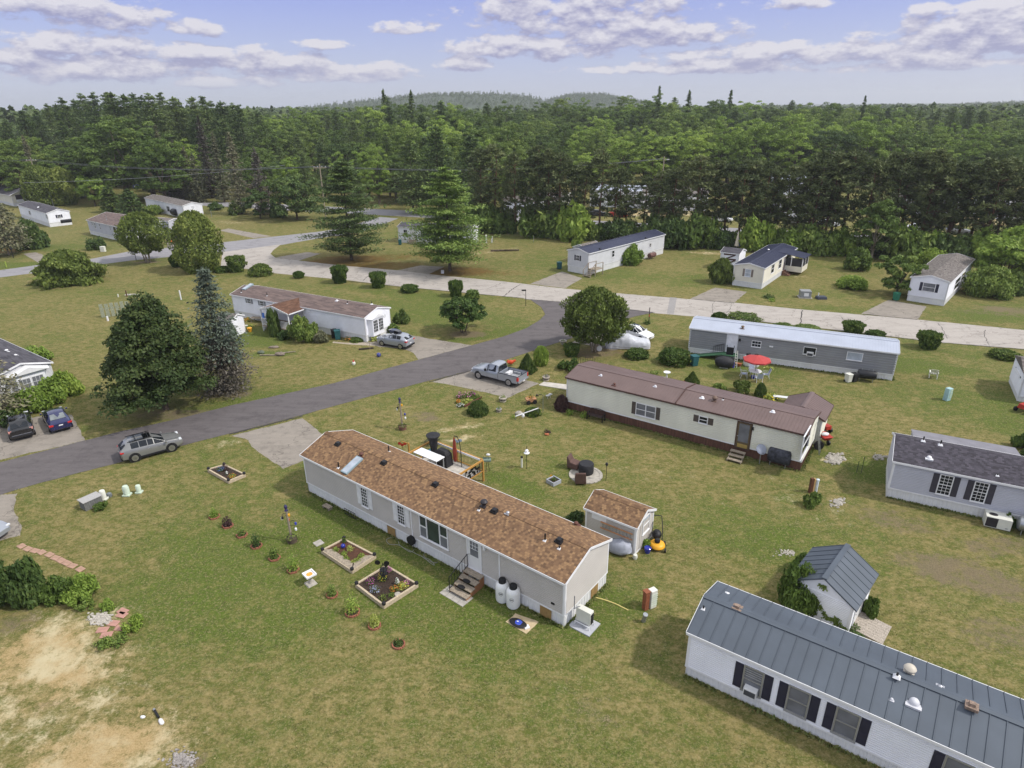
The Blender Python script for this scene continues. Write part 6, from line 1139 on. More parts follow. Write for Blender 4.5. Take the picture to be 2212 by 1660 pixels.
SED=lambda L_=4.5,w=.88,ht=1.45:[(-L_/2,.42,w*.82,.86,w*.80,.90,w*.66),(-L_/2+.12,.30,w*.95,.93,w*.92,1.0,w*.78),(-L_/2+.72,.26,w*.99,.95,w*.95,1.04,w*.74),(-L_/2+1.35,.24,w,.95,w*.96,ht-.06,w*.66),(-L_/2+1.95,.23,w,.94,w*.96,ht,w*.66),(-L_/2+2.45,.23,w,.94,w*.96,ht-.03,w*.65),(-L_/2+3.25,.24,w,.95,w*.95,.99,w*.76),(-L_/2+3.8,.25,w*.98,.90,w*.92,.93,w*.70),(L_/2-.2,.28,w*.92,.78,w*.86,.82,w*.6),(L_/2,.38,w*.74,.62,w*.7,.66,w*.5)]
def sed(root,pt,patch):
 plate(root,-2.25,.70)
 for sg in(1,-1):box(root,'mirror',NAVYP,.75,min(sg*.90,sg*1.06),.93,.9,max(sg*.90,sg*1.06),1.06,bev=.03)
 patch('parcel_shelf',[(pt(2,6,1),pt(2,6,-1),pt(3,6,-1),pt(3,6,1))],mk_glass('hazy_rear_glass',(120,126,128),.12),.036,None,.12)
vehicle('blue_saloon','navy blue saloon car parked nose in beside the black one','car',ctr,th3+PI/2,SED(),NAVYP,(-1.33,1.33),.32,.88,dict(side=[(3,4),(4,5),(5,6)],front=(5,6),rear=(2,3)),[('tail_light',REDLAMP,-2.26,.52,.74,-2.05,.86,.90),('headlight',WLAMP,2.0,.5,.66,2.16,.78,.78)],sed)
# silver hatch with roof box
a,b_=g('z3',1085,1095),g('z3',1390,1150);v=a-b_;th4=math.atan2(v.y,v.x);nrm=Vector((-math.sin(th4),math.cos(th4),0));ctr=(a+b_)/2-nrm*.80
def qas(root,pt,patch):
 m=MB();S_=[(-.95,.16,.10),(-.75,.34,.22),(-.2,.40,.30),(.45,.38,.28),(.85,.26,.16)]
 for(xa,wa,ha),(xb,wb,hb)in zip(S_[:-1],S_[1:]):
  m.add([(xa,-wa,1.66),(xa,wa,1.66),(xa,wa*.8,1.66+ha),(xa,-wa*.8,1.66+ha),(xb,-wb,1.66),(xb,wb,1.66),(xb,wb*.8,1.66+hb),(xb,-wb*.8,1.66+hb)],[(0,1,2,3),(7,6,5,4),(1,5,6,2),(2,6,7,3),(3,7,4,0),(0,4,5,1)])
 m.build('roof_box',BLK,root,smooth=50);box(root,'crossbar',BLACKM,-.6,-.6,1.58,-.54,.6,1.68);box(root,'crossbar',BLACKM,.1,-.6,1.56,.16,.6,1.68);plate(root,-2.2,.62);box(root,'rear_bumper',BLACKP,-2.24,-.75,.30,-2.0,.75,.50)
 for sg in(1,-1):box(root,'mirror',SILB,.86,min(sg*.92,sg*1.08),.98,1.02,max(sg*.92,sg*1.08),1.12,bev=.03);box(root,'sill_cladding',BLACKP,-.9,min(sg*.82,sg*.90),.24,.9,max(sg*.82,sg*.90),.36)
vehicle('silver_hatchback','bluish silver hatchback with black roof box in the white home driveway','car',ctr,th4,SUV(4.4,.89,1.58,1.0),SILB,(-1.32,1.30),.34,.89,dict(side=SIDE,front=(6,7),rear=(1,2)),[('tail_light',REDLAMP,-2.2,.50,.88,-1.95,.85,1.02),('headlight',WLAMP,1.95,.5,.8,2.12,.8,.92)],qas,wspk=5)
# pickup
a,b_=g('z4',147,697),g('z4',490,782);v=a-b_;th5=math.atan2(v.y,v.x);nrm=Vector((-math.sin(th5),math.cos(th5),0));ctr=(a+b_)/2-nrm*.86
PK=[(-.55,.42,.98,1.12,.96,1.15,.90),(-.52,.40,.99,1.16,.96,1.78,.70),(-.35,.40,.99,1.16,.96,1.88,.72),(.25,.40,.99,1.15,.96,1.90,.73),(.62,.40,.99,1.15,.96,1.82,.70),(1.25,.40,.99,1.16,.95,1.22,.84),(1.8,.42,.98,1.12,.93,1.20,.80),(2.45,.44,.96,1.06,.90,1.12,.74),(2.72,.50,.88,.95,.82,1.0,.66),(2.8,.60,.78,.85,.74,.9,.6)]
def pk(root,pt,patch):
 B_=MB();z0,z1=.72,1.18
 B_.box(-2.9,-.98,.45,-.57,-.90,z1);B_.box(-2.9,.90,.45,-.57,.98,z1);B_.box(-.64,-.90,.45,-.57,.90,z1);B_.box(-2.9,-.90,.62,-.64,.90,z0);bd=B_.build('cargo_bed',SILB,root,bevel=.03)
 box(root,'tailgate',SILB,-2.97,-.90,.56,-2.905,.90,z1-.01,bev=.02);
 for s_ in(-1,1):q=MB();q.box(-2.92,min(s_*.885,s_*.995),z1,-.57,max(s_*.885,s_*.995),z1+.03);q.build('bed_rail',BLACKP,root)
 q=MB();q.box(-2.98,-.89,z1-.005,-2.9,.89,z1+.028);q.build('tailgate_cap',BLACKP,root)
 box(root,'rear_bumper',CHROME,-3.1,-.92,.48,-2.975,.92,.66,bev=.03);plate(root,-3.1,.50);box(root,'bed_liner',mk('grey_bed_liner',(150,152,156),.7,var=.25,scale=4),-2.88,-.86,z0+.004,-.66,.86,z0+.012,bev=0);box(root,'toolbox',mk('white_toolbox',(214,214,216),.4,var=.2,scale=5),-1.35,-.7,z0+.02,-.95,.2,z0+.30)
 for s_ in(1,-1):box(root,'wheel_tub',mk('grey_bed_liner',(150,152,156)),-2.2,min(s_*.66,s_*.89),z0+.013,-1.45,max(s_*.66,s_*.89),z0+.24);box(root,'mirror',BLACKP,.78,min(s_*.99,s_*1.20),1.14,.94,max(s_*.99,s_*1.20),1.40,bev=.03)
 box(root,'front_grille',CHROME,2.70,-.52,.70,2.83,.52,.98);box(root,'front_bumper',CHROME,2.6,-.92,.46,2.88,.92,.66,bev=.04)
vehicle('pickup_truck','silver regular cab pickup truck with open bed parked on the stained driveway','truck',ctr,th5,PK,SILB,(-1.86,1.84),.40,.985,dict(side=[(2,4),(4,5)],front=(4,5),rear=(0,1)),[('tail_light',REDLAMP,-2.99,.80,.72,-2.80,.99,1.12),('headlight',WLAMP,2.45,.56,.82,2.74,.88,.98)],pk,wspk=6)
# white saloon behind the cedar, and the covered car before it
p1,p2=g('z4',1760,150),g('z4',2170,270);th6=math.atan2((p2-p1).y,(p2-p1).x);q0=g('z4',2070,262)
def whs(root,pt,patch):
 patch('roof_panel',[(pt(3,6,1),pt(3,6,-1),pt(4,6,-1),pt(4,6,1)),(pt(4,6,1),pt(4,6,-1),pt(5,6,-1),pt(5,6,1))],mk_glass('navy_roof_glass',(40,46,70)),.04,None,.03);box(root,'front_grille',BLACKP,2.12,-.4,.42,2.25,.4,.62)
 for sg in(1,-1):box(root,'mirror',WHP,.75,min(sg*.90,sg*1.06),.93,.9,max(sg*.90,sg*1.06),1.06,bev=.03)
nrm=Vector((-math.sin(th6),math.cos(th6),0));vehicle('white_saloon','white car with dark glass roof parked behind the covered one','car',q0+nrm*.75-Vector((math.cos(th6),math.sin(th6),0))*1.45,th6,SED(4.5,.90,1.48),WHP,(-1.35,1.35),.33,.9,dict(side=[(3,4),(4,5),(5,6)],front=(5,6),rear=(2,3)),[('tail_light',REDLAMP,-2.26,.52,.74,-2.05,.86,.90),('headlight',WLAMP,2.0,.5,.66,2.16,.78,.78)],whs)
q1=g('z4',2130,352);q2=g('z4',1690,345);thc=math.atan2((q1-q2).y,(q1-q2).x);nrm=Vector((-math.sin(thc),math.cos(thc),0))
cv=thing('covered_car','car wrapped in a wrinkled silver white cover beside the rounded cedar','covered car',(q1+q2)/2+nrm*.85+Vector((0,0,.0)),thc);m=MB();ST=SED(4.7,.93,1.42);nn_=18;N_=40;xs_=[s[0]for s in ST]
def si(x,k):return float(np.interp(x,xs_,[s[k]for s in ST]))
V=[];F=[]
for i in range(N_+1):
 x=-2.35+4.7*i/N_
 for j in range(nn_+1):
  t_=j/nn_;a_=PI*t_;w_=si(x,2);zt_=si(x,5)+.04;cx=math.cos(a_);y=w_*1.02*math.copysign(abs(cx)**.55,cx);z=.06+(zt_-.06)*(math.sin(a_)**.62)
  k_=.008*math.sin(x*9+y*6)+.07*mnoise.noise(Vector((x*2.6,y*3,z*2.4)));k_*=(1 if .02<t_<.98 else .3);V.append((x*(1.02),y*(1+k_*(.9)),max(.02,z*(1+k_*.8))))
for i in range(N_):
 for j in range(nn_):a_=i*(nn_+1)+j;F.append((a_,a_+nn_+1,a_+nn_+2,a_+1))
F.append(tuple(range(nn_+1)));F.append(tuple(N_*(nn_+1)+j for j in range(nn_,-1,-1)));m.add(V,F);m.build('cover',mk('silver_cover_cloth',(196,198,204),.6,.1,var=.08,scale=4,bump=.4,bscale=9),cv,smooth=70)
m=MB();m.tube([(1.95,-.98,.42),(1.2,-1.0,.30),(.2,-1.0,.26),(-.8,-1.0,.30),(-1.7,-.99,.40)],.02,5);m.build('strap',mk('grey_strap',(110,110,116),.7),cv)
# car whose nose just enters the frame at the lower left
a=g('C0',25,185);vehicle('grey_car','silver grey car cut off by the left edge on the lower drive','car',(a.x-2.05,a.y+.35,0),math.radians(-8),SED(4.4,.88,1.44),SILB,(-1.3,1.32),.32,.88,dict(side=[(3,4),(4,5),(5,6)],front=(5,6),rear=(2,3)),[('tail_light',REDLAMP,-2.2,.52,.74,-2.0,.86,.90),('headlight',WLAMP,1.95,.5,.66,2.12,.78,.78)])
# ------------------------------------------------------------------ the small things of the yards
def one(name,label,cat,mb,mat,p,rz=0.0,group=None,smooth=None,bevel=0):
 o=mb.build(name,mat,None,smooth,bevel);o.location=p;o.rotation_euler=(0,0,rz);return tag(o,label,cat,group)
def part(name,mb,mat,root,smooth=None,bevel=0):return mb.build(name,mat,root,smooth,bevel)
def B(*b):return MB().box(*b)
def ang(c,a,b):p,q=g(c,*a),g(c,*b);return math.atan2(q.y-p.y,q.x-p.x),(q-p).length
TEAL=mk('teal_plastic',(38,88,92),.5,var=.12,scale=3);GREENP=mk('green_plastic',(44,118,92),.5,var=.12);TERRA=mk('terracotta',(176,104,70),.8,var=.2,scale=8);PALEG=mk('pale_green_plastic',(196,210,192),.5,var=.06);OFFW=mk('off_white_plastic',(214,214,204),.5,var=.06)
REDP_=mk('red_paint',(176,52,40),.5,var=.15);YELP=mk('yellow_paint',(226,164,40),.45,var=.1);BLUEP=mk('blue_glaze',(36,48,150),.25,var=.15,coat=.6);BRCOV=mk('brown_cover_cloth',(92,70,64),.8,var=.15,scale=5,bump=.5,bscale=8);BKCOV=mk('black_cover_cloth',(38,38,42),.7,var=.2,scale=5,bump=.4,bscale=8);GRCOV=mk('grey_cover_cloth',(160,164,176),.7,var=.12,scale=3,bump=.4,bscale=6);REDCLOTH=mk('red_umbrella_cloth',(176,66,64),.8,var=.08);RUSTC=mk('rust_red_cloth',(140,60,42),.8,var=.15);STONE=mk('pale_stone',(170,164,154),.9,var=.2,scale=4,bump=.5);PINKP=mk('pink_paver',(166,134,116),.9,var=.15,scale=5,bump=.3);CHALK=mk('white_gravel',(178,172,162),.9,var=.25,scale=12)
def wheelie_bin(c,x,yb,yt,mat,label,rz=.3):
 p=g(c,x,yb);h=max(.9,min(1.25,zat(p,D(c,x,yt))*.95));w=h*.30;r=thing('wheelie_bin',label,'bin',p,rz);m=MB();m.taper(-w*.8,-w*.85,.05,w*.8,w*.85,h*.88,1.18);part('body',m,mat,r,None,.02);m=B(-w*1.02,-w*1.06,h*.885,w*1.02,w*1.06,h*.96);m.beam((-w*.9,w*1.1,h*.9),(w*.9,w*1.1,h*.9),.05);part('lid',m,mat,r,None,.02)
 for s in(-1,1):m=MB().cyl((s*w*.7,w*.75,.11),(s*w*.9,w*.75,.11),.11,.11,10);part('wheel',m,BLACKP,r)
 return r
wheelie_bin('z8',225,758,570,TEAL,'teal wheeled bin at the left end of the grey sided home');wheelie_bin('z3',352,985,815,TEAL,'teal wheeled bin at the porch stairs of the white home');wheelie_bin('z3',290,960,805,BLACKP,'black wheeled bin behind the teal one at the porch stairs');wheelie_bin('A2',1380,1515,1458,GREENP,'green wheeled bin left of the grey roofed home');wheelie_bin('A1',1463,1312,1262,TEAL,'teal wheeled bin by the steps of the middle navy roofed home');wheelie_bin('A1',432,1155,1118,TEAL,'teal wheeled bin by the home behind the large pine')
wheelie_bin('B2',1108,745,690,BLACKP,'black lidded bin next to the black oil tank');wheelie_bin('B2',1070,748,688,OFFW,'white lidded bin left of the black one by the oil tank')
def gas_tank(c,x,yb,label,h=1.25,r=.38):
 p=g(c,x,yb)+Vector((0,r*.8,0));o=thing('propane_tank',label,'propane tank',p);m=MB();m.lathe([(r*.8,0),(r*.8,.06),(r*.95,.08),(r,.18),(r,h*.74),(r*.93,h*.86),(r*.7,h*.95),(r*.35,h*.99)],24);part('tank',m,mk('white_tank_paint',(230,230,228),.35,var=.04,coat=.3),o,50);m=MB();m.lathe([(r*.56,h*.93),(r*.56,h*1.06),(r*.48,h*1.13),(r*.1,h*1.15)],16);part('valve_cover',m,BLACKP,o,50)
 m=MB() # round printed badge
 for k in range(14):
  a0,a1=2*PI*k/14,2*PI*(k+.8)/14
  def q(a,rr):ph=-PI/2-.25+math.cos(a)*rr/r;return((r+.004)*math.cos(ph),(r+.004)*math.sin(ph),h*.55+math.sin(a)*rr)
  m.add([q(a0,.10),q(a1,.10),q(a1,.12),q(a0,.12)],[(0,1,2,3)])
 for kk in range(3):
  def q2(u_,z_):ph=-PI/2-.25+u_/r;return((r+.004)*math.cos(ph),(r+.004)*math.sin(ph),h*.55+z_)
  m.add([q2(-.07+.05*kk,-.03),q2(-.035+.05*kk,-.03),q2(-.035+.05*kk,.04),q2(-.07+.05*kk,.04)],[(0,1,2,3)])
 part('badge',m,BLACKM,o);return o
gas_tank('M',1312,1212,'tall white propane tank nearer the stairs of the beige home');gas_tank('M',1382,1252,'tall white propane tank to the right, nearer the viewer, at the beige home')
gas_tank('z8',1125,775,'white tank by the grey sided home, left one behind the red umbrella',1.15,.40);gas_tank('z8',1258,790,'white tank by the grey sided home, right one under the red umbrella',1.15,.40)
# stairs of the beige home
u_,z_=H1.wl('F','M',1100,960);st=thing('wooden_steps','weathered grey wooden steps with a black handrail at the white front door','steps',tuple(H1.Mw @ Vector((u_-.12,0,0))),H1.root.rotation_euler.z);st.rotation_euler.z=H1.root.rotation_euler.z
for i in range(4):z1=.74*(4-i)/4;part('tread',B(0,-.12-.38*(i+1),z1-.05,1.25,-.10-.38*i,z1),WOOD,st)
m=MB();m.prism([(0,0),(0,0)],0,0)if False else None
for x_ in(.02,1.17):
 m=MB()
 for i in range(4):m.box(x_,-.13-.38*(i+1)+.04,0,x_+.06,-.10-.38*i,.74*(4-i)/4-.052)
 part('side_panel',m,mk('fresh_brown_board',(150,104,70),.8,var=.2,scale=6,streak=(8,8,1)),st)
m=MB();m.beam((.03,-.08,1.62),(.03,-1.62,1.02),.035);m.beam((.03,-1.62,.0),(.03,-1.62,1.02),.035);m.beam((.03,-.08,.74),(.03,-.08,1.62),.035);m.beam((.03,-.1,.86),(.03,-1.6,.26),.03)
for i in range(1,7):m.beam((.03,-.1-.22*i,.84-.087*i),(.03,-.1-.22*i,1.60-.087*i),.018)
part('handrail',m,BLACKM,st)
for k,(x_,y_,lab)in enumerate(((.62,-.85,'upper'),(.55,-1.22,'lower'))):m=MB();m.lathe([(.26,0),(.26,.012),(.02,.014)],14);o=one('door_mat','dark oval mat lying on the '+lab+' tread of the grey wooden steps','mat',m,BLACKP,tuple(st.matrix_basis @ Vector((x_,y_,.74*(2 if k==0 else 1)/4+.19 if k==0 else .37))),st.rotation_euler.z);o.scale=(1,.55,1);o.location.z=(.555 if k==0 else .37)+.002
a_,l_=ang('M',(960,1150),(1040,1198));p=g('M',1012,1160)
for i in range(2):
 for j in range(4):one('paving_slab','grey paver of the small landing at the foot of the wooden steps','paver',B(-.21,-.21,0,.21,.21,.03),CONC,p+Vector((math.cos(a_)*.44*(j-1.5)-math.sin(a_)*.44*(i-.5),math.sin(a_)*.44*(j-1.5)+math.cos(a_)*.44*(i-.5),0)),a_,'pavers below the wooden steps')
 # sandy patch with bag of soil
sheet('sand_patch',gp('M',(1328,1328),(1395,1272),(1545,1330),(1465,1408)),.012,mk('tan_sand',(196,176,142),.95,var=.15,scale=4,bump=.6),.06,.2,seed=71)
a_,l_=ang('M',(1365,1335),(1450,1375));p=g('M',1412,1345);sb=thing('soil_bag','blue and black plastic soil bag lying on the tan sand patch','bag',p+Vector((0,0,.015)),a_);m=MB();m.ball((0,0,.07),(.52,.29,.075),18,8);part('sack',m,BLACKP,sb,60);m=MB();m.ball((.02,0,.078),(.34,.24,.075),18,8);part('printed_front',m,mk('blue_print',(62,84,190),.4,var=.25,scale=9),sb,60);m=MB();m.ball((-.02,.02,.085),(.14,.10,.073),12,6);part('label_patch',m,TRIM,sb,60)
one('white_block','small white block beside the soil bag on the sand patch','block',B(-.14,-.12,0,.14,.12,.08),TRIM,g('M',1468,1368)+Vector((0,0,.012)),.4,None,None,.01)
# heat pump
pa,pb=g('M',1765,1365),g('M',1835,1402);p=g('M',1842,1352);a_=H1.root.rotation_euler.z+PI/2;one('concrete_pad','pale grey pad under the white heat pump','pad',B(-.55,-.62,0,.55,.62,.06),mk('pale_grey_plastic',(176,178,184),.7,var=.08),p,a_)
hp=thing('heat_pump','white heat pump unit standing on pipe feet at the end of the beige home','heat pump',p+Vector((0,0,.06)),a_+PI/2);m=B(-.42,-.17,.22,.42,.17,1.02);part('casing',m,OFFW,hp,None,.02)
m=MB()
for i in range(11):m.box(-.36,-.19,.30+.06*i,-.02,-.171,.33+.06*i)
part('grille',m,BLACKP,hp);m=MB()
for i in range(9):m.box(-.445,-.13,.30+.07*i,-.421,.13,.335+.07*i)
part('side_grille',m,BLACKP,hp);m=MB()
for y_ in(-.25,.25):m.tube([(-.42,y_,0),(-.42,y_,.20),(.42,y_,.20),(.42,y_,0)],.025,8)
part('stand',m,TRIM,hp);m=MB();m.tube([(.3,.0,1.02),(.32,.2,1.12),(.34,.5,1.2),(.34,.5,2.0)],.025,6);part('conduit',m,mk('grey_conduit',(120,122,126),.6),hp)
q=g('M',1915,1175);q2=g('M',2125,1257);m=MB();n_=8;m.tube([(q.lerp(q2,i/n_)+Vector((0,math.sin(i/n_*PI)*.12,.03)))-q for i in range(n_+1)],.03,6);one('yellow_pipe','pale yellow pipe lying in the grass behind the heat pump','pipe',m,mk('pale_yellow_plastic',(222,204,130),.5),q)
# pedestals by the beige home
p=g('C1',2020,628);o=thing('utility_post','rusty brown square post paired with a white meter cabinet','utility post',p,.5);part('post',B(-.13,-.13,0,.13,.13,1.15),mk('rust_brown_post',(138,82,56),.8,var=.25,scale=5,streak=(6,6,1)),o);m=B(-.16,-.16,1.15,.16,.16,1.2);part('cap',m,mk('rust_brown_post',(0,0,0)),o)
p=g('C1',2060,612);o=thing('meter_cabinet','white ribbed meter cabinet next to the rusty brown post','cabinet',p,.5);part('cabinet',B(-.2,-.17,0,.2,.17,1.15),OFFW,o,None,.03);m=MB()
for i in range(6):m.box(-.21,-.19,.2+.14*i,.21,-.171,.23+.14*i)
part('rib',m,PALEG,o)
m=MB();m.cyl((0,0,0),(.05,-.1,.5),.11,.11,12);m.cyl((.05,-.1,.5),(.055,-.11,.55),.13,.13,12);one('grey_stub_pipe','short tilted grey pipe stub in the grass near the meter cabinet','pipe',m,GALV,g('C1',2008,708))
# raised beds
def bed(c,A,Bq,Cq,Dq,label,ledge=None,soil=SOIL,h=.24,post=None):
 P=[g(c,*q)for q in(A,Bq,Cq,Dq)];ctr=sum(P,Vector())/4;r=thing('raised_bed',label,'raised bed',ctr);w=.11
 def loc(v,z):return(v.x-ctr.x,v.y-ctr.y,z)
 for i in range(4):a,b=P[i],P[(i+1)%4];d=(b-a).normalized();part('side_board',MB().beam(loc(a-d*.03,h/2),loc(b+d*.03,h/2),w,h),mk('pale_board',(186,170,146),.85,var=.2,scale=5,streak=(3,3,3)),r)
 inn=[v+(ctr-v)*.03 for v in P];m=MB();m.add([loc(v,h*.72)for v in inn],[(0,1,2,3)]);
 if m.v and(Vector(m.v[1])-Vector(m.v[0])).cross(Vector(m.v[2])-Vector(m.v[0])).z<0:m.f=[f[::-1]for f in m.f]
 part('soil',m,soil,r)
 if ledge:
  for(i,wd)in ledge:a,b=P[i],P[(i+1)%4];d=(b-a).normalized();inw=(ctr-(a+b)/2).normalized();m=MB();q=[a,b,b+inw*wd-d*wd*.9,a+inw*wd+d*wd*.9];m.add([loc(v,h+.012)for v in q]+[loc(v,h-.03)for v in q],[(0,1,2,3),(3,2,1,0)]if False else[(0,1,2,3),(7,6,5,4),(2,3,7,6)]);part('seat_board',m,WOOD,r)
 for v in P:q=v+(ctr-v)*.02;m=MB();m.lathe([(.11,h),(.11,h+.1),(.07,h+.16),(.02,h+.17)],8,loc(q,0));part('solar_cap',m,BLACKP,r)
 return P,ctr
def tuftplant(p,r,h,mat,label,name='flower_clump',cat='flowers',n=140,leaf=.05,fl=None,nf=60,z=0.0,group=None):
 """small garden plant: leaves and, if FL, a layer of blossoms"""
 s=ns();rng=np.random.default_rng(s);u=unit(rng.normal(size=(n,3)));u[:,2]=np.abs(u[:,2]);P=u*rng.uniform(.3,1,(n,1))*np.array([r,r,h]);o=thing(name,label,cat,p+Vector((0,0,z)),0,group)
 me=leafmesh('leaves',P,rng.uniform(.6,1.3,n)*leaf,u,mat,rng,.4,.45);k=bpy.data.objects.new('foliage',me);COL.objects.link(k);k.parent=o
 if fl:u=unit(rng.normal(size=(nf,3)));u[:,2]=np.abs(u[:,2])*.7+.3;u=unit(u);P=u*rng.uniform(.85,1.1,(nf,1))*np.array([r,r,h]);me=leafmesh('blossoms',P,rng.uniform(.5,1.1,nf)*leaf*.62,u+np.array([0,0,1.0]),fl,rng,.8,.9);k=bpy.data.objects.new('blossoms',me);COL.objects.link(k);k.parent=o
 return o
def FLW(n,c):cc=srgb(*c);return mk_leaf(n,tuple(k*.6 for k in cc),cc,tuple(min(1,k*1.25)for k in cc),.2)
FPINK,FMAG,FYEL,FORA,FWHI,FVIO,FSIL,FBLU=FLW('pink_blossom',(214,140,180)),FLW('magenta_blossom',(168,74,150)),FLW('yellow_blossom',(206,184,60)),FLW('orange_blossom',(210,134,56)),FLW('white_blossom',(230,228,226)),FLW('violet_blossom',(120,80,160)),FLW('silver_blossom',(150,156,186)),FLW('blue_blossom',(90,120,190))
bed('M',(145,885),(340,1015),(488,918),(285,812),'raised bed of pale boards with vegetables and a wide bench edge',[(0,.42),(1,.42)],mk('red_brown_soil',(84,56,42),.95,var=.3,scale=9,bump=1,bscale=20))
bed('M',(365,1105),(545,1242),(760,1105),(560,985),'square raised bed of pale boards full of mixed flowers');bed('B0',(1352,1330),(1485,1405),(1588,1362),(1455,1300),'small raised bed with dark mulch near the parked silver car')
for q,r_,h_,mt,fl,lab in[((455,1080),.26,.35,LEAF,FMAG,'magenta flower clump at the left of the square bed'),((575,1005),.22,.35,LEAF,FMAG,'magenta flower clump at the far corner of the square bed'),((535,1060),.28,.55,LEAFB,FYEL,'tall yellow flower clump in the square bed'),((485,1130),.34,.32,GREYSP,FSIL,'silvery flower mound in the square bed'),((540,1180),.34,.35,CEDAR,None,'grassy green tuft nearest the viewer in the square bed'),((608,1125),.25,.28,LEAF,FORA,'orange flower clump in the square bed'),((668,1110),.34,.4,YELG,FYEL,'yellow green plant at the right of the square bed'),((630,1085),.12,.4,LEAF,FWHI,'white blooms in the middle of the square bed'),((690,1080),.16,.2,LEAF,FPINK,'pale pink flowers near the right corner of the square bed'),((590,1160),.2,.25,LEAF,None,'plain green plant between orange flowers and front corner of the square bed'),
((230,870),.25,.3,LEAFB,None,'leafy vegetable plant in the left corner of the vegetable bed'),((325,862),.26,.3,YELG,None,'yellow green vegetable plant at the back of the vegetable bed'),((282,895),.28,.26,LEAFB,None,'broad vegetable plant in the middle of the vegetable bed'),((300,925),.22,.22,LEAFB,None,'small vegetable plant in the middle front of the vegetable bed'),((400,912),.30,.26,LEAFB,None,'vegetable plant at the right of the vegetable bed'),((370,940),.26,.24,LEAFB,None,'vegetable plant by the right bench edge'),((340,950),.16,.2,YELG,None,'pale lettuce in the front corner of the vegetable bed'),((288,815),.16,.35,LEAF,None,'taller green plant under the far post of the vegetable bed')]:tuftplant(g('M',*q,z=.17),r_,h_,mt,lab,fl=fl)
for q,r_,h_,mt,fl,lab in[((1465,1325),.22,.75,PURPLE,None,'dark purple upright plant in the small mulch bed'),((1430,1322),.3,.35,LEAF,FBLU,'green clump with blue flowers in the small mulch bed'),((1505,1365),.3,.3,LEAFB,FORA,'orange and yellow flower clump in the small mulch bed'),((1470,1345),.1,.25,LEAF,FWHI,'tiny white flowers in the middle of the small mulch bed')]:tuftplant(g('B0',*q,z=.17),r_,h_,mt,lab,fl=fl)
one('gazing_ball','shiny blue gazing ball in the vegetable bed','ornament',MB().ball((0,0,.16),.14,16,10),BLUEP,g('M',280,852,z=.17),0,None,60);one('flat_stone','round tan stepping stone in the front of the square bed','stone',MB().lathe([(.17,0),(.17,.04),(.02,.05)],14),STONE,g('M',632,1152,z=.17))
def stake(c,base,top,label,mat=BLACKM,r=.018,name='garden_stake',head=None,cat='stake'):
 p=g(c,*base);h=max(.3,zat(p,D(c,*top)));o=thing(name,label,cat,p);part('pole',MB().cyl((0,0,0),(0,0,h),r,r,6),mat,o)
 if head:head(o,h)
 return o,h
def lantern(o,h):part('lamp_head',MB().lathe([(.03,h),(.09,h+.03),(.09,h+.14),(.02,h+.2)],8),BLACKP,o)
stake('M',(290,815),(288,790),'black solar lantern stake behind the vegetable bed',head=lantern)
o,h=stake('M',(548,1075),(545,945),'black wrought trellis with dark metal flowers in the square bed',r=.02);m=MB()
for i in range(5):a=2*PI*i/5;m.tube([(.22*math.cos(a),.22*math.sin(a),.1),(.20*math.cos(a),.20*math.sin(a),h*.7),(.02*math.cos(a),.02*math.sin(a),h*.95)],.012,5)
for k in range(3):m.lathe([(.2,h*(.25+.2*k)),(.215,h*(.25+.2*k)),(.215,h*(.27+.2*k)),(.2,h*(.27+.2*k))],12)
part('cage',m,BLACKM,o);m=MB()
for x_,z_ in((-.28,h*1.02),(.22,h*.98)):m.lathe([(.02,-.01),(.16,-.02),(.16,.0),(.02,.02)],9,(x_,0,z_),'y')
part('metal_flower',m,BLACKM,o)
# birdbath, slabs
p=g('M',70,1082);o=thing('bird_bath','white square bird bath on a short pedestal on the tan grass patch','bird bath',p,.75);part('base',MB().taper(-.28,-.28,0,.28,.28,.06,.9),STONE,o);part('pedestal',MB().lathe([(.12,.06),(.07,.25),(.07,.5),(.14,.62)],10),STONE,o,50);m=MB()
for a,b in(((-.3,-.3),(.3,-.24)),((-.3,.24),(.3,.3)),((-.3,-.24),(-.24,.24)),((.24,-.24),(.3,.24))):m.box(a[0],a[1],.62,b[0],b[1],.72)
m.box(-.24,-.24,.62,.24,.24,.655);part('bowl',m,TRIM,o);part('painted_bowl_floor',MB().lathe([(.18,.657),(.18,.665),(.02,.667)],12),mk('yellow_orange_tile',(222,160,70),.5,var=.4,scale=14),o)
one('paving_slab','single pale square slab lying left of the vegetable bed','slab',B(-.26,-.26,0,.26,.26,.03),CONC,g('M',120,820),.75)
# brick edged planting rings
RB=[('z11',240,395,.46,LEAFB,.65,'hexagonal brick planter with bright shoots, farthest of the row',6),('z11',460,545,.46,PURPLE,.75,'hexagonal brick planter with a dark spiky plant',6),('z11',695,700,.46,LEAF,.45,'hexagonal brick planter with a low green plant',6),('z11',935,880,.46,LEAFD,.9,'hexagonal brick planter with a dense dark bush',6),('z11',1235,1080,.46,LEAF,.75,'hexagonal brick planter with a pale topped green plant',6),('z11',1545,1280,.46,LEAFB,1.15,'hexagonal brick planter with a bright tall feathery plant',6),('z12',420,1140,.42,LEAF,.7,'brick planter left of the square bed with a green tuft',8),('z12',758,1430,.50,LEAFB,1.35,'round brick planter with a tall bright shrub before the square bed',12),('z12',1125,1650,.42,YELG,.75,'round brick planter with a cream variegated shrub',12),('M',638,1480,.42,LEAFD,.35,'round brick planter with low dark flowers, nearest the viewer',12)]
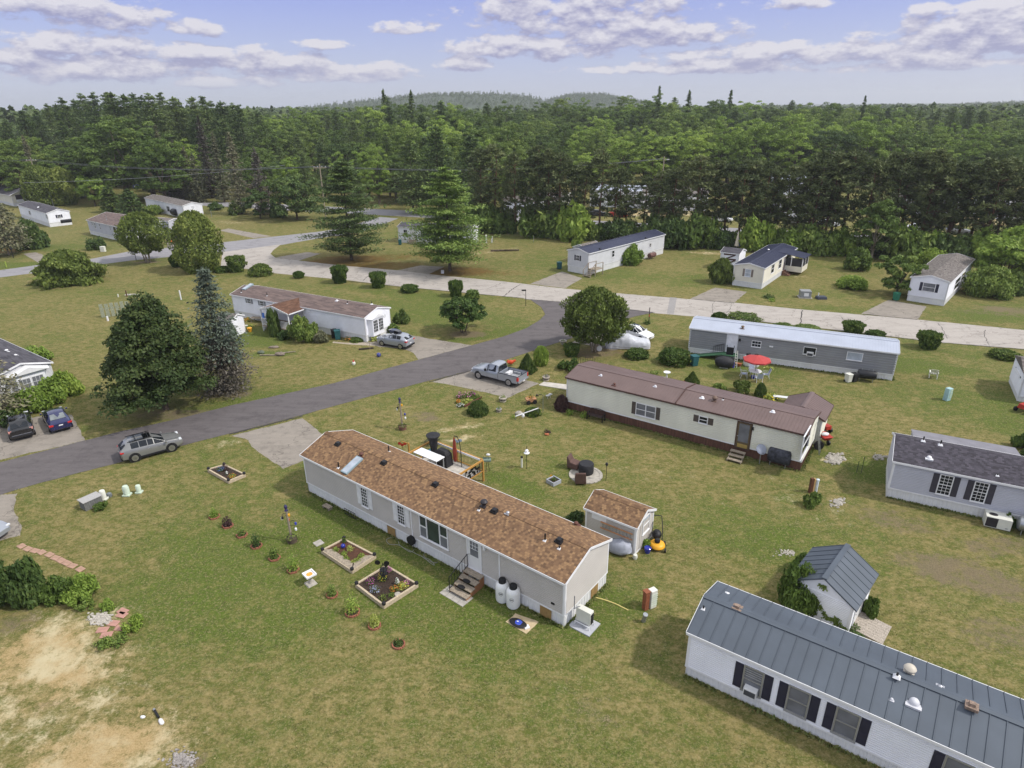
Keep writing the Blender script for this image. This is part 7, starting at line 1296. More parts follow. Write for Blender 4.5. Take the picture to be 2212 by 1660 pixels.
for(c,x,y,R_,mt,h_,lab,nb)in RB:
 p=g(c,x,y);R_*=.72;r=thing('brick_planter',lab,'planter',p,.3);m=MB();n_=18 if nb>8 else nb*3
 for i in range(n_):
  a0,a1=2*PI*i/n_,2*PI*(i+.9)/n_
  def cr_(a):
   if nb>8:return(R_*math.cos(a),R_*math.sin(a),.05)
   k=PI/nb;rr=R_*math.cos(k)/math.cos((a%(2*k))-k);return(rr*math.cos(a),rr*math.sin(a),.05)
  m.beam(cr_(a0),cr_(a1),.065,.10)
 part('brick_edging',m,BRICK,r);m=MB();m.lathe([(R_*.92,.0),(R_*.9,.055),(.05,.07)],nb);part('mulch',m,SOIL,r)
 tuftplant(p+Vector((0,0,.05)),R_*(1.0 if h_<1 else 1.15),h_,mt,{LEAFB:'bright green ',PURPLE:'dark spiky ',LEAF:'green ',LEAFD:'dark green ',YELG:'cream variegated '}[mt]+'plant growing in the '+lab.split(' with ')[0]+(', '+lab.split(', ')[1]if ', ' in lab else '')+f' under {"waist" if h_ > .6 else "knee"} height' if False else{LEAFB:'bright ',PURPLE:'dark spiky ',LEAF:'green ',LEAFD:'dark ',YELG:'cream variegated '}[mt]+'plant growing in the brick planter '+{0:'farthest up the row',1:'second from the far end',2:'third from the far end',3:'fourth from the far end',4:'fifth from the far end',5:'with feathery shoots by the bird bath',6:'left of the square bed',7:'before the square bed corner',8:'with pale leaves near the front',9:'nearest the viewer'}[[q[6]for q in RB].index(lab)],'garden_plant','plant',420 if h_>.6 else 220,.06)
 # ornament post in the near lawn, and the one by the far lawn
def ornament_post(c,base,top,label,wide,tub=BARK):
 p=g(c,*base);h=zat(p,D(c,*top));r=thing('ornament_post',label,'post',p);part('post',MB().cyl((0,0,.1),(-.05,0,h*.86),.075,.06,9),WOOD,r);part('tub',MB().lathe([(.3,0),(.36,.32),(.32,.34),(.3,.28),(.02,.28)],14),tub,r,40);m=MB();m.lathe([(.12,h*.86),(.05,h*.9),(.1,h*.93),(.1,h*.98),(.02,h*1.02)],9,(-.05,0,0));part('lantern',m,mk('dark_violet_metal',(52,46,88),.4),r)
 cols=[TRIM,BLUEP,REDP_,OFFW,BLACKP,YELP]
 for i in range(6):
  a=-.4+i*1.1;z_=h*(.40+.085*i);x_,y_=wide*math.cos(a),wide*.6*math.sin(a);m=MB();m.tube([(-.02,0,z_+.14),(x_*.7,y_*.7,z_+.2),(x_,y_,z_+.12)],.012,5);part('hook',m,BLACKM,r);m=MB();m.cyl((x_,y_,z_+.12),(x_,y_,z_),.006,.006,4);m.lathe([(.02,z_+.02),(.07,z_),(.07,z_-.14),(.02,z_-.18)],8,(x_,y_,0));part('hanging_ornament',m,cols[i],r)
 s_=np.random.default_rng(ns());u=unit(s_.normal(size=(160,3)));u[:,2]=np.abs(u[:,2]);me=leafmesh('tub_plant',u*np.array([.36,.36,.22])+np.array([0,0,.3]),s_.uniform(.03,.07,160),u,LEAF,s_,.4,.5);k=bpy.data.objects.new('tub_plant',me);COL.objects.link(k);k.parent=r
ornament_post('z11',(1530,800),(1480,190),'weathered garden post in a stone tub with lanterns and metal flowers hung round it',.42);ornament_post('z6',(190,745),(140,95),'wooden garden post in a barrel hung with bird houses beyond the brown roof',.34,mk('barrel_wood',(120,88,78),.8,var=.2,scale=6))
# hose and reel
hr_=H1.Mw @ Vector((H1.wl('F','M',735,820)[0],-.12,0));o=thing('hose_reel','black hose reel with grey hose at the beige home wall','hose reel',hr_,H1.root.rotation_euler.z);m=MB();m.lathe([(.26,-.1),(.30,-.1),(.30,.1),(.26,.1)],16,(0,-.05,.6),'y');m.tube([(-.1,0,0),(-.1,0,.9),(.1,0,.9),(.1,0,0)],.015,5);part('reel',m,BLACKP,o)
pts=[('M',745,850),('M',715,880),('M',640,835),('M',580,830),('M',560,800),('M',600,785),('M',632,800),('M',650,840),('M',720,875),('M',780,905),('M',840,930),('M',870,965),('M',830,940),('M',800,895),('M',850,885),('M',900,920),('M',880,950),('M',820,930),('M',780,900)];q=[g(*a)+Vector((0,0,.03))for a in pts];cur=[]
for i in range(len(q)-1):
 for k in range(5):
  t_=k/5;p0=q[max(0,i-1)];p1=q[i];p2=q[i+1];p3=q[min(len(q)-1,i+2)];cur.append(.5*((2*p1)+(p2-p0)*t_+(2*p0-5*p1+4*p2-p3)*t_*t_+(3*p1-p0-3*p2+p3)*t_**3))
m=MB();m.tube(cur,.018,5);tag(m.build('garden_hose',mk('grey_green_hose',(140,140,128),.6)),'grey garden hose lying in loops on the grass below the picture window','hose')
p=H1.Mw @ Vector((H1.wl('F','M',222,575)[0],-.55,0));o=thing('plant_stand','small pale wooden stand with stones against the white skirting','stand',p,H1.root.rotation_euler.z);part('top',B(-.34,-.18,.16,.34,.18,.20),WOOD,o)
for x_ in(-.28,.28):part('leg',B(x_-.03,-.16,0,x_+.03,.16,.16),WOOD,o)
p=H1.Mw @ Vector((H1.wl('F','M',348,625)[0],-.3,0));m=MB()
for i in range(6):m.beam((-.55+.22*i,0,0),(-.55+.22*i,0,.5),.02)
m.beam((-.55,0,.5),(.55,0,.5),.025);m.beam((-.55,0,.12),(.55,0,.12),.025);one('metal_rack','low black wire rack leaning at the white skirting','rack',m,BLACKM,p,H1.root.rotation_euler.z)
# deck behind the beige home
dc=H1.Mi @ g('M',1188,418);X1,Y1=dc.x,max(6.6,dc.y);X0=X1-4.9;dk=thing('wood_deck','wooden deck with tall post frame and black balusters behind the beige home','deck',tuple(H1.root.location),H1.root.rotation_euler.z);ZF=.74
m=MB()
for i in range(int((X1-X0)/.15)):m.box(X0+.15*i,4.33,ZF-.05,X0+.15*i+.143,Y1,ZF)
part('floor',m,mk('pale_grey_deck_board',(186,180,170),.8,var=.2,scale=3),dk);zt=1.66
for x_,y_ in((X0,Y1),((X0+X1)/2,Y1),(X1,Y1),(X1,5.0),(X0,5.2)):part('post',B(x_-.055,y_-.055,0,x_+.055,y_+.055,zt),NEWWOOD,dk)
for a,b in(((X0,Y1),(X1,Y1)),((X1,Y1),(X1,4.4)),((X0,Y1),(X0,5.2))):part('top_beam',MB().beam((*a,zt+.05),(*b,zt+.05),.10,.12),NEWWOOD,dk);part('bottom_rail',MB().beam((*a,ZF+.1),(*b,ZF+.1),.06,.06),NEWWOOD,dk)
m=MB()
for a,b in(((X0,Y1),(X1,Y1)),((X1,Y1),(X1,4.4)),((X0,Y1),(X0,5.2))):
 n_=int(math.hypot(b[0]-a[0],b[1]-a[1])/.13)
 for i in range(1,n_):t_=i/n_;x_,y_=a[0]+(b[0]-a[0])*t_,a[1]+(b[1]-a[1])*t_;m.cyl((x_,y_,ZF+.1),(x_,y_,ZF+.9),.012,.012,4)
part('balusters',m,BLACKM,dk);m=MB();m.box(X0+.6,Y1-.09,zt-.04,(X0+X1)/2-.1,Y1-.055,zt+.10);m.box((X0+X1)/2+.1,Y1-.09,zt-.04,X1-.2,Y1-.055,zt+.10);part('light_strip',m,TRIM,dk)
def on_deck(x_,y_):return H1.Mw @ Vector((x_,y_,ZF))
rz1=H1.root.rotation_euler.z
o=thing('patio_heater','tall patio heater under a black cover, wide at the top, on the deck','heater',on_deck(X0+.65,Y1-.55),rz1);part('cover',MB().lathe([(.16,.0),(.22,.5),(.30,1.2),(.34,1.6),(.5,1.78),(.52,1.86),(.2,1.95),(.02,1.96)],18),BKCOV,o,50)
o=thing('barbecue','square barbecue under a black cover on the deck','barbecue',on_deck(X0+1.9,Y1-.85),rz1);part('cover',MB().taper(-.62,-.34,0,.62,.34,1.0,.9).taper(-.5,-.3,1.0,.5,.3,1.22,.7),BKCOV,o,None,.03);part('cover_badge',B(-.1,-.325,.85,.1,-.31,.92),TRIM,o)
o=thing('white_table','long white topped table on the deck against the beige home','table',on_deck(X0+1.35,Y1-1.75),rz1);part('table_top',B(-1.15,-.42,.98,1.15,.42,1.02),TRIM,o)
for sx in(-1,1):
 for sy in(-1,1):part('leg',B(sx*1.05-.03,sy*.36-.03,0,sx*1.05+.03,sy*.36+.03,.98),GALV,o)
o=thing('closed_umbrella','closed rust red patio umbrella hung from a black curved arm on the deck','umbrella',on_deck((X0+X1)/2+.2,Y1-.45),rz1);part('canopy',MB().lathe([(.04,.25),(.13,.45),(.15,1.2),(.10,1.9),(.05,2.2),(.02,2.3)],10),RUSTC,o,50);part('arm',MB().tube([(.5,.1,0),(.5,.1,1.3),(.42,.08,2.0),(.25,.04,2.38),(.0,0,2.36)],.03,6),BLACKM,o)
o=thing('metal_screen','dark metal art screen fixed along the right rail of the deck','screen',tuple(H1.Mw @ Vector((X1-.10,Y1-1.0,ZF+.08))),rz1);m=MB();m.beam((0,-.75,0),(0,.75,0),.03);m.beam((0,-.75,.85),(0,.75,.85),.03);m.beam((0,-.75,0),(0,-.75,.85),.03);m.beam((0,.75,0),(0,.75,.85),.03);rg_=random.Random(3)
for i in range(26):y_,z_=rg_.uniform(-.65,.65),rg_.uniform(.1,.75);m.lathe([(.03,-.008),(.10,-.008),(.10,.008),(.03,.008)],8,(0,y_,z_),'x')
part('scroll_work',m,BLACKM,o)
one('teal_lounger','teal covered lounger beyond the left rail of the deck','lounger',MB().taper(-.7,-.35,0,.7,.35,.5,.85),mk('teal_cloth',(48,98,116),.7,var=.15,scale=4),H1.Mw @ Vector((X0-.3,Y1+.3,0)),rz1,None,None,.05);m=B(-.05,-.05,0,.05,.05,1.1);m.beam((-.0,0,1.05),(-.8,0,1.0),.05);one('wooden_post','short new wood post with rail left of the deck','post',m,NEWWOOD,H1.Mw @ Vector((X0-2.0,Y1-.6,0)),rz1)
# shed things
lu,lz=S1.wl('F','z10',570,760);lu2,lz2=S1.wl('F','z10',1100,900);o=thing('ladder','wooden ladder hung sideways on the beige shed wall','ladder',tuple(S1.root.location),S1.root.rotation_euler.z);zc=(lz+lz2)/2
for dz in(-.2,.2):part('rail',MB().beam((lu,-.10,zc+dz),(lu2,-.10,zc+dz),.05,.08),mk('orange_wood',(188,140,104),.7,var=.15),o)
for i in range(9):part('rung',MB().beam((lu+.15+(lu2-lu-.3)*i/8,-.10,zc-.2),(lu+.15+(lu2-lu-.3)*i/8,-.10,zc+.2),.035),GALV,o)
u_=S1.wl('F','z10',420,560)[0];S1.wallbox('wall_panel','F',u_,1.42,1.0,.36,.045,TRIM)
p=g('z10',850,1270)+Vector((.1,.45,0));m=MB();m.ball((0,0,.35),(.85,.5,.5),16,10,.10,4);m.v=[(x,y,max(.0,z+.18*x))for x,y,z in m.v];one('covered_wheelbarrow','wheelbarrow under a grey sheet between the beige home and its shed','covered barrow',m,GRCOV,p,-.6,None,60)
p=g('z10',1335,1205);o=thing('blue_pot','deep blue glazed pot beside the beige shed','pot',p);part('pot',MB().lathe([(.14,0),(.2,.2),(.22,.36),(.17,.4),(.15,.36),(.02,.34)],16),BLUEP,o,50);m=MB();m.lathe([(.1,0),(.15,.15),(.12,.3),(.02,.32)],10);one('white_jug','white jug with dark rim at the front corner of the beige shed','jug',m,OFFW,g('z10',1130,1310),0,None,50)
p=g('z10',1505,1170);mw=thing('lawn_mower','yellow push mower with black handle upright beside the beige shed','mower',p+Vector((.0,.25,0)),math.radians(-10));mw.scale=(1.2,1.2,1.2);part('deck',MB().lathe([(.36,.12),(.40,.16),(.38,.26),(.28,.34),(.02,.36)],18),YELP,mw,50);part('engine',MB().lathe([(.13,.34),(.15,.46),(.10,.54),(.02,.55)],12),BLACKP,mw,50);m=MB();m.tube([(-.24,.2,.3),(-.26,.75,.8),(-.2,1.15,1.15),(.2,1.15,1.15),(.26,.75,.8),(.24,.2,.3)],.022,6);part('handle',m,BLACKM,mw)
for sx in(-1,1):
 for sy in(-.3,.32):part('wheel',MB().cyl((sx*.36,sy,.11),(sx*.43,sy,.11),.11,.11,12),BLACKP,mw)
part('grass_bag',MB().ball((0,.62,.38),(.24,.3,.24),12,8),BLACKP,mw,50)
# utility things at the lower left
a_,l_=ang('B0',(545,1600),(632,1560));p=g('B0',585,1560);o=thing('wooden_box','weathered grey wooden box with a boarded front in the lawn','box',p+Vector((0,.2,0)),a_);m=MB()
for i in range(8):m.box(-.56+.14*i,-.38,0,-.43+.14*i,-.35,.62)
m.box(-.56,-.349,0,.56,.36,.6);part('side_boards',m,mk('grey_board',(112,112,110),.9,var=.3,scale=6,streak=(9,9,1)),o);m=MB()
for i in range(5):m.box(-.62,-.43+.17*i,.62,.62,-.27+.17*i,.665)
part('lid',m,mk('pale_grey_board',(168,166,164),.9,var=.2,scale=6,streak=(2,9,9)),o)
def pedestal(c,base,top,label,mat,r,ribs=0):
 p=g(c,*base);h=min(1.2,zat(p,D(c,*top))*.9);o=thing('utility_pedestal',label,'pedestal',p);part('base',B(-r*1.25,-r*1.1,0,r*1.25,r*1.1,.12),mat,o,None,.02);part('body',MB().lathe([(r,.12),(r*.98,h*.92),(r*.8,h),(.02,h*1.02)],16),mat,o,45)
 if ribs:
  m=MB()
  for i in range(ribs):z_=.2+(h-.3)*i/ribs;m.lathe([(r*1.0,z_),(r*1.08,z_+.03),(r*1.0,z_+.06)],16)
  part('rib',m,mat,o)
pedestal('B0',(675,1510),(668,1440),'white cylindrical utility pedestal beside the weathered grey box',OFFW,.19);pedestal('B0',(825,1482),(815,1412),'pale green ribbed pedestal, middle of the three by the road',PALEG,.20,6);pedestal('B0',(903,1465),(895,1410),'smallest pale green pedestal, right of the ribbed one',PALEG,.17)
m=MB();m.ball((0,0,.15),(.2,.16,.2),10,7,.15,3);one('plastic_bag','dark and white bag slumped beside the white pedestal','bag',m,mk('mottled_grey_plastic',(120,126,130),.5,var=.6,scale=6),g('B0',710,1492),0,None,50)
# pink stepping stones, pavers, gravel, lost spray gun
for i,(x,y)in enumerate([(140,222),(180,240),(225,252),(270,262),(320,278),(358,298),(395,315),(432,332),(470,350),(520,372)]):one('stepping_stone','pink stepping stone of the path from the lower drive','stepping stone',B(-.26,-.19,0,.26,.19,.035),PINKP,g('C0',x,y),-.55+.1*(i%3),'pink stepping stones',None,.02)
for i,(x,y)in enumerate([(795,645),(790,668),(735,722),(782,752),(665,765),(690,798)]):one('pink_paver','pink paver lying among weeds at the end of the white gravel','paver',B(-.28,-.2,0,.28,.2,.04),mk('dusty_pink_paver',(172,130,118),.9,var=.12,scale=5),g('C0',x,y),-.4+.12*i,'pink pavers by the gravel',None,.02)
def pebbles(name,label,c,ctr,spread,n,size,mat,seed,cat='gravel'):
 rg=random.Random(seed);m=MB();p0=g(c,*ctr)
 for i in range(n):q=g(c,ctr[0]+rg.gauss(0,spread[0]),ctr[1]+rg.gauss(0,spread[1]));s=size*rg.uniform(.5,1.5);m.ball((q.x,q.y,s*.3),(s,s*rg.uniform(.6,1),s*.6),6,4,.25,i)
 return tag(m.build(name,mat),label,cat,kind='stuff')
pebbles('gravel','white gravel patch among weeds beside the pink pavers','C0',(655,695),(32,18),260,.07,CHALK,1);pebbles('gravel','grey gravel heap at the bottom edge left of centre','C0',(1180,1610),(42,30),260,.05,mk('grey_gravel',(150,144,140),.9,var=.35,scale=9),2);pebbles('stones','white stone chips scattered right of the cream home','B2',(985,1250),(26,16),220,.10,CHALK,3);pebbles('stones','white stone chips near the brown utility post','B2',(1005,1530),(22,16),70,.08,CHALK,4);pebbles('stones','white chips in the shade left of the charcoal shingled home','B2',(1275,1235),(22,8),50,.08,CHALK,5);pebbles('stones','white chips behind the lower right home','C2',(670,265),(30,10),70,.05,CHALK,6)
a_,l_=ang('C0',(1000,1285),(1070,1405));p=g('C0',1035,1345);o=thing('garden_lamp','black and white solar garden lamp lying on the sandy ground','lamp',p+Vector((0,0,.06)),a_);part('tube',MB().cyl((-.08,0,0),(-.62,0,0),.05,.05,10),BLACKP,o);part('head',MB().lathe([(.05,.05),(.09,.12),(.09,.34),(.03,.4)],12,(0,0,0),'x'),TRIM,o,50);part('tip',MB().lathe([(.055,-.7),(.055,-.6)],10,(0,0,0),'x'),GALV,o)
one('white_scrap','crumpled white scrap on the sandy ground left of the fallen lamp','scrap',MB().ball((0,0,.03),(.11,.07,.04),8,5,.3,4),TRIM,g('C0',925,1330))
# centre yard
p=g('B1',905,880)
for q,r_,h_,fl,mt,lab in[((820,850),.35,.6,FPINK,LEAF,'pink flowers at the left of the driveway flower bed'),((870,848),.45,.65,FPINK,LEAF,'tall pink flowers in the middle of the driveway flower bed'),((822,905),.4,.3,FWHI,LEAFD,'white flower clump at the near end of the driveway flower bed'),((865,880),.55,.45,None,YELG,'yellow green mound in the driveway flower bed'),((808,885),.25,.4,FORA,LEAF,'orange flowers at the left rim of the driveway flower bed'),((925,855),.6,.35,None,LEAF,'low green plants at the right of the driveway flower bed'),((900,840),.35,.5,FMAG,LEAF,'magenta flowers at the back of the driveway flower bed')]:tuftplant(g('B1',*q),r_,h_,mt,lab,fl=fl,leaf=.09,n=180,nf=50)
q1,q2=g('B1',850,912),g('B1',960,852);m=MB();m.beam((0,0,.08),tuple(q2-q1+Vector((0,0,.08))),.09,.16);one('bed_edging','dark red board edging of the driveway flower bed','edging',m,mk('dark_red_board',(96,54,44),.8,var=.2),q1)
def halfbarrel(c,base,r,label,fl=FPINK,z=0):
 p=g(c,*base)+Vector((0,r*.6,z));o=thing('barrel_planter',label,'planter',p);part('barrel',MB().lathe([(r*.8,0),(r*.95,r*.7),(r,r*1.1),(r*.9,r*1.1),(r*.88,r),(.02,r)],14),mk('pale_stave',(186,176,164),.8,var=.15,scale=5),o,40);m=MB();m.lathe([(r*.99,r*.55),(r*1.0,r*.75),(r*.96,r*.75)],14);part('hoop',m,BLACKM,o);tuftplant(p+Vector((0,0,r)),r*.85,r*.8,LEAF,'plant growing in the '+label,'potted_plant','plant',80,.06,fl,30)
halfbarrel('B1',(1098,880),.36,'half barrel at the corner of the truck driveway',None);halfbarrel('B1',(1378,742),.36,'half barrel near the pale concrete walk',FVIO);halfbarrel('B1',(1072,945),.26,'white pot right of the round green shrub',FSIL)
p=g('B1',1148,642);h=zat(p,D('B1',1148,602));o=thing('rooster_sculpture','orange red metal rooster beside the pickup truck','sculpture',p,.2);part('legs',MB().cyl((-.06,0,0),(-.06,0,h*.4),.02,.02,5).cyl((.06,0,0),(.06,0,h*.4),.02,.02,5),BLACKM,o);m=MB();m.ball((0,0,h*.55),(.32,.16,.24),12,8);m.lathe([(.16,h*.6),(.07,h*.85),(.08,h*.95),(.02,h)],8,(-.28,0,0));m.cyl((.2,0,h*.6),(.52,0,h*.95),.14,.03,7);m.cyl((.2,0,h*.55),(.6,0,h*.75),.12,.02,7);part('body',m,mk('orange_red_metal',(206,76,40),.5),o,60)
p=g('B1',1278,885);o=thing('cart_planter','small wooden cart planter with orange flowers in the centre yard','planter',p,.3);part('box',MB().taper(-.4,-.25,.2,.4,.25,.5,1.15),mk('orange_wood',(188,140,104)),o)
for sx in(-1,1):part('wheel',MB().cyl((sx*.3,-.27,.2),(sx*.3,-.33,.2),.2,.2,12),BLACKP,o)
tuftplant(p+Vector((0,0,.5)),.38,.28,LEAF,'orange flowers growing in the small cart planter','potted_plant','plant',80,.07,FORA,40)
o,h=stake('B1',(1357,945),(1335,835),'thin tall shepherd hook right of the cart planter',GALV,.025,'shepherd_hook',None,'hook');part('hook',MB().tube([(0,0,h),(-.15,0,h+.1),(-.4,0,h+.05),(-.42,0,h-.1)],.02,5),BLACKM,o);o,h=stake('B1',(1318,880),(1315,840),'black lantern on a short stake left of the shepherd hook',head=lantern)
for(b,t_,lab)in(((1405,853),(1403,828),'white gull ornament on a stake, right one in the centre yard'),((1388,856),(1387,842),'white gull ornament on a stake, left one in the centre yard')):stake('B1',b,t_,lab,TRIM,.02,'bird_ornament',lambda o,h:part('bird',MB().ball((0,0,h),(.2,.08,.09),8,6),TRIM,o),'ornament')
q1,q2=g('B1',1178,995),g('B1',1328,968);o=thing('white_rail','tilted white rail with a hanging white bag on two stakes in the centre yard','rail',q1);part('bar',MB().beam((0,0,.35),tuple(q2-q1+Vector((0,0,.75))),.06),TRIM,o)
for t_ in(.02,.98):part('stake',MB().cyl(tuple((q2-q1)*t_-Vector((0,0,.0))),tuple((q2-q1)*t_+Vector((0,0,.4+.45*t_))),.025,.025,6),GALV,o)
part('bag',MB().ball(tuple((q2-q1)*.33+Vector((0,0,.28))),(.14,.1,.2),8,6),TRIM,o,50);tuftplant(g('B1',1165,980),.35,.3,LEAFB,'bright green tuft left of the tilted white rail','garden_plant','plant');one('pale_rock','pale rock beside the olive pine in the centre yard','rock',MB().ball((0,0,.15),(.35,.28,.22),10,7,.15,5),STONE,g('B1',1200,962),0,None,60)
tuftplant(g('B1',1388,1080),.35,.45,PURPLE,'small dark red plant alone in the dry centre lawn','garden_plant','plant',120,.07);one('orange_rock','small orange brown rock below the dark red plant','rock',MB().ball((0,0,.06),(.2,.15,.1),8,6,.2,2),TERRA,g('B1',1382,1092),0,None,60)
# feeders
p=g('B1',996,1325);h=zat(p,D('B1',995,1255));o=thing('tray_feeder','green tray bird feeder on dark tripod legs right of the deck','feeder',p)
for i in range(3):a=2*PI*i/3;part('leg',MB().cyl((.18*math.cos(a),.18*math.sin(a),0),(.05*math.cos(a),.05*math.sin(a),h),.02,.02,5),mk('rusty_leg',(86,56,48),.7),o)
m=MB();m.box(-.3,-.24,h,.3,.24,h+.05);m.box(-.3,-.24,h+.05,.3,-.21,h+.12);m.box(-.3,.21,h+.05,.3,.24,h+.12);part('tray',m,mk('green_grey_metal',(110,128,118),.5),o);part('bird_figure',MB().ball((.1,.1,h+.4),(.16,.08,.1),8,6),TRIM,o);part('figure_rod',MB().cyl((.1,.1,h),(.1,.1,h+.4),.012,.012,5),BLACKM,o)
stake('B1',(1252,1312),(1252,1165),'tall thin feeder pole with white plates in the centre yard',BLACKM,.022,'feeder_pole',lambda o,h:part('plate',MB().lathe([(.2,h*.70),(.22,h*.72),(.03,h*.76),(.03,h*.8),(.14,h*.82),(.03,h*.88)],14),TRIM,o),'feeder');p=g('B1',1220,1300);o=thing('tube_lamp','white tube garden lamp left of the feeder pole','lamp',p);part('tube',MB().cyl((0,0,0),(0,0,.8),.075,.075,10),OFFW,o);part('cap',MB().lathe([(.09,.8),(.09,.9),(.02,.94)],10),BLACKP,o)
o,h=stake('B1',(1765,1388),(1773,1285),'dark garden torch on a thin pole right of the fire pit',BLACKM,.02,'garden_torch',lambda o,h:part('torch_head',MB().lathe([(.04,h-.1),(.10,h),(.10,h+.12),(.04,h+.18)],10),BLACKP,o),'torch')
p=g('z7',1530,585);o=thing('fire_pit_circle','round pale stone circle under the black covered fire pit','stone circle',p);m=MB()
for i in range(22):a=2*PI*i/22;m.box(*(0,)*6)if False else m.beam((1.12*math.cos(a),1.12*math.sin(a),.03),(1.12*math.cos(a+.27),1.12*math.sin(a+.27),.03),.2,.09)
m.lathe([(1.06,0),(1.06,.05),(.02,.055)],30);part('paving',m,STONE,o);o=thing('fire_pit','round fire pit under a black cover on the stone circle','fire pit',p+Vector((.05,.28,.06)));part('cover',MB().lathe([(.52,0),(.55,.1),(.55,.72),(.5,.78),(.05,.80)],24),BKCOV,o,45)
def cov_chair(p,rz,label):
 o=thing('covered_chair',label,'chair',p,rz);m=MB();m.add([(-.38,-.42,.12),(.38,-.42,.12),(.4,.42,.12),(-.4,.42,.12),(-.36,-.44,.52),(.36,-.44,.52),(.36,.18,.62),(-.36,.18,.62),(-.34,.38,1.05),(.34,.38,1.05),(.34,.48,1.0),(-.34,.48,1.0)],[(3,2,1,0),(0,1,5,4),(4,5,6,7),(7,6,9,8),(8,9,10,11),(2,3,11,10),(1,2,6,5),(2,10,9,6),(3,0,4,7),(3,7,8,11)]);part('cover',m,BRCOV,o,None,.05)
 for sx in(-.32,.32):
  for sy in(-.36,.36):part('leg',MB().cyl((sx,sy,0),(sx,sy,.2),.025,.025,6),BLACKM,o)
cov_chair(g('z7',1340,480)+Vector((0,.1,0)),math.radians(62),'chair under a long brown cover behind the fire pit');cov_chair(g('z7',1445,740)+Vector((0,.25,0)),math.radians(178),'chair under a brown cover in front of the fire pit, back to the viewer')
p=g('z7',1000,735);o=thing('square_planter','small square grey planter box in the dry lawn left of the fire pit','planter',p+Vector((0,.2,0)),.7);m=MB()
for a,b in(((-.38,-.38),(.38,-.32)),((-.38,.32),(.38,.38)),((-.38,-.32),(-.32,.32)),((.32,-.32),(.38,.32))):m.box(a[0],a[1],0,b[0],b[1],.28)
part('frame',m,mk('grey_block',(160,164,172),.8),o);part('soil',B(-.32,-.32,0,.32,.32,.2),SOIL,o);tuftplant(p+Vector((0,.2,.2)),.2,.35,LEAF,'small plant in the square grey planter box','garden_plant','plant',80,.06);stake('z7',(955,640),(955,580),'short stake with a yellow and black marker behind the square planter',GALV,.012,'marker_stake',lambda o,h:part('marker',B(-.08,-.01,h-.15,.08,.01,h),YELP,o),'stake')
def pinwheel(c,base,top,label,mat):
 stake(c,base,top,label,BLACKM,.012,'wind_spinner',lambda o,h:[part('blade',MB().lathe([(.02,-.01),(.14,0),(.02,.01)],7,(dx,0,h-dz),'y'),mat,o)for dx,dz in((-.2,.0),(.0,.12),(.22,.02))],'spinner')
pinwheel('z6',(190,1170),(190,1040),'red and white wind spinner beyond the brown roof, left of the deck',REDP_);pinwheel('z6',(1330,1060),(1320,975),'blue and white wind spinner on the dry grass behind the deck',mk('blue_white_metal',(150,170,196),.4,var=.4,scale=9))
tuftplant(g('z6',800,1040),.7,.7,GREYSP,'spiky grey green plant behind the deck heater','garden_plant','plant',220,.12)
# cream home surroundings
p=H4.Mw @ Vector((H4.wl('F','B1',1720,985)[0],-.45,0));o=thing('garden_bench','dark slatted garden bench with curved back at the cream home wall','bench',p,H4.root.rotation_euler.z);m=MB()
for i in range(4):m.box(-.75,-.42+.12*i,.42,.75,-.33+.12*i,.45)
part('seat',m,mk('dark_bench_wood',(66,52,50),.7,var=.15),o);m=MB()
for i in range(13):x_=-.7+.117*i;m.beam((x_,.08,.45),(x_,.16,.80+.12*math.cos(x_*1.9)),.03)
m.tube([(-.75+.15*i,.165,.80+.13*math.cos((-.75+.15*i)*1.9))for i in range(11)],.03,5);part('backrest',m,mk('dark_bench_wood',(66,52,50)),o)
for sx in(-.72,.72):part('leg',B(sx-.035,-.42,0,sx+.035,-.35,.6),BLACKM,o);part('leg',B(sx-.035,.05,0,sx+.035,.12,.6),BLACKM,o);part('armrest',B(sx-.04,-.42,.6,sx+.04,.14,.64),BLACKM,o)
for q,lab in(((1530,960),'bright weeds at the skirting left of the dark bench'),((1625,975),'bright upright weed just left of the dark bench')):tuftplant(g('B1',*q),.4,.6,LEAFB,lab,'weed_clump','weeds',160,.09)
p=g('z9',75,1015);o=thing('wooden_steps','three grey plank steps below the back door of the cream home','steps',H4.Mw @ Vector((H4.wl('F','B2',375,1165)[0]-.55,0,0)),H4.root.rotation_euler.z)
for i in range(3):z_=.56-.19*i;part('tread',B(0,-.38-.34*i-.34,z_-.05,1.1,-.38-.34*i,z_),WOOD,o)
for x_ in(.02,1.0):part('stringer',MB().beam((x_+.04,-.42,.44),(x_+.04,-1.42,.05),.05,.14),WOOD,o)
p=g('z9',425,1060);h=zat(p,D('z9',440,800));o=thing('satellite_dish','grey satellite dish on a post at the cream home','satellite dish',p);part('post',MB().cyl((0,0,0),(0,0,h),.035,.035,8),GALV,o);m=MB();m.X=Matrix.Translation((0,-.1,h)) @ Matrix.Rotation(math.radians(50),4,'X') @ Matrix.Rotation(.15,4,'Y');m.lathe([(.40,-.10),(.36,-.05),(.22,-.015),(.02,.0),(.02,.02),(.24,.01),(.40,-.075)],20);m.v=m.v;part('dish',m,mk('dish_grey',(150,156,170),.4),o,60);part('feed_arm',MB().tube([(0,-.05,h-.35),(0,-.55,h-.1)],.02,5),BLACKM,o)
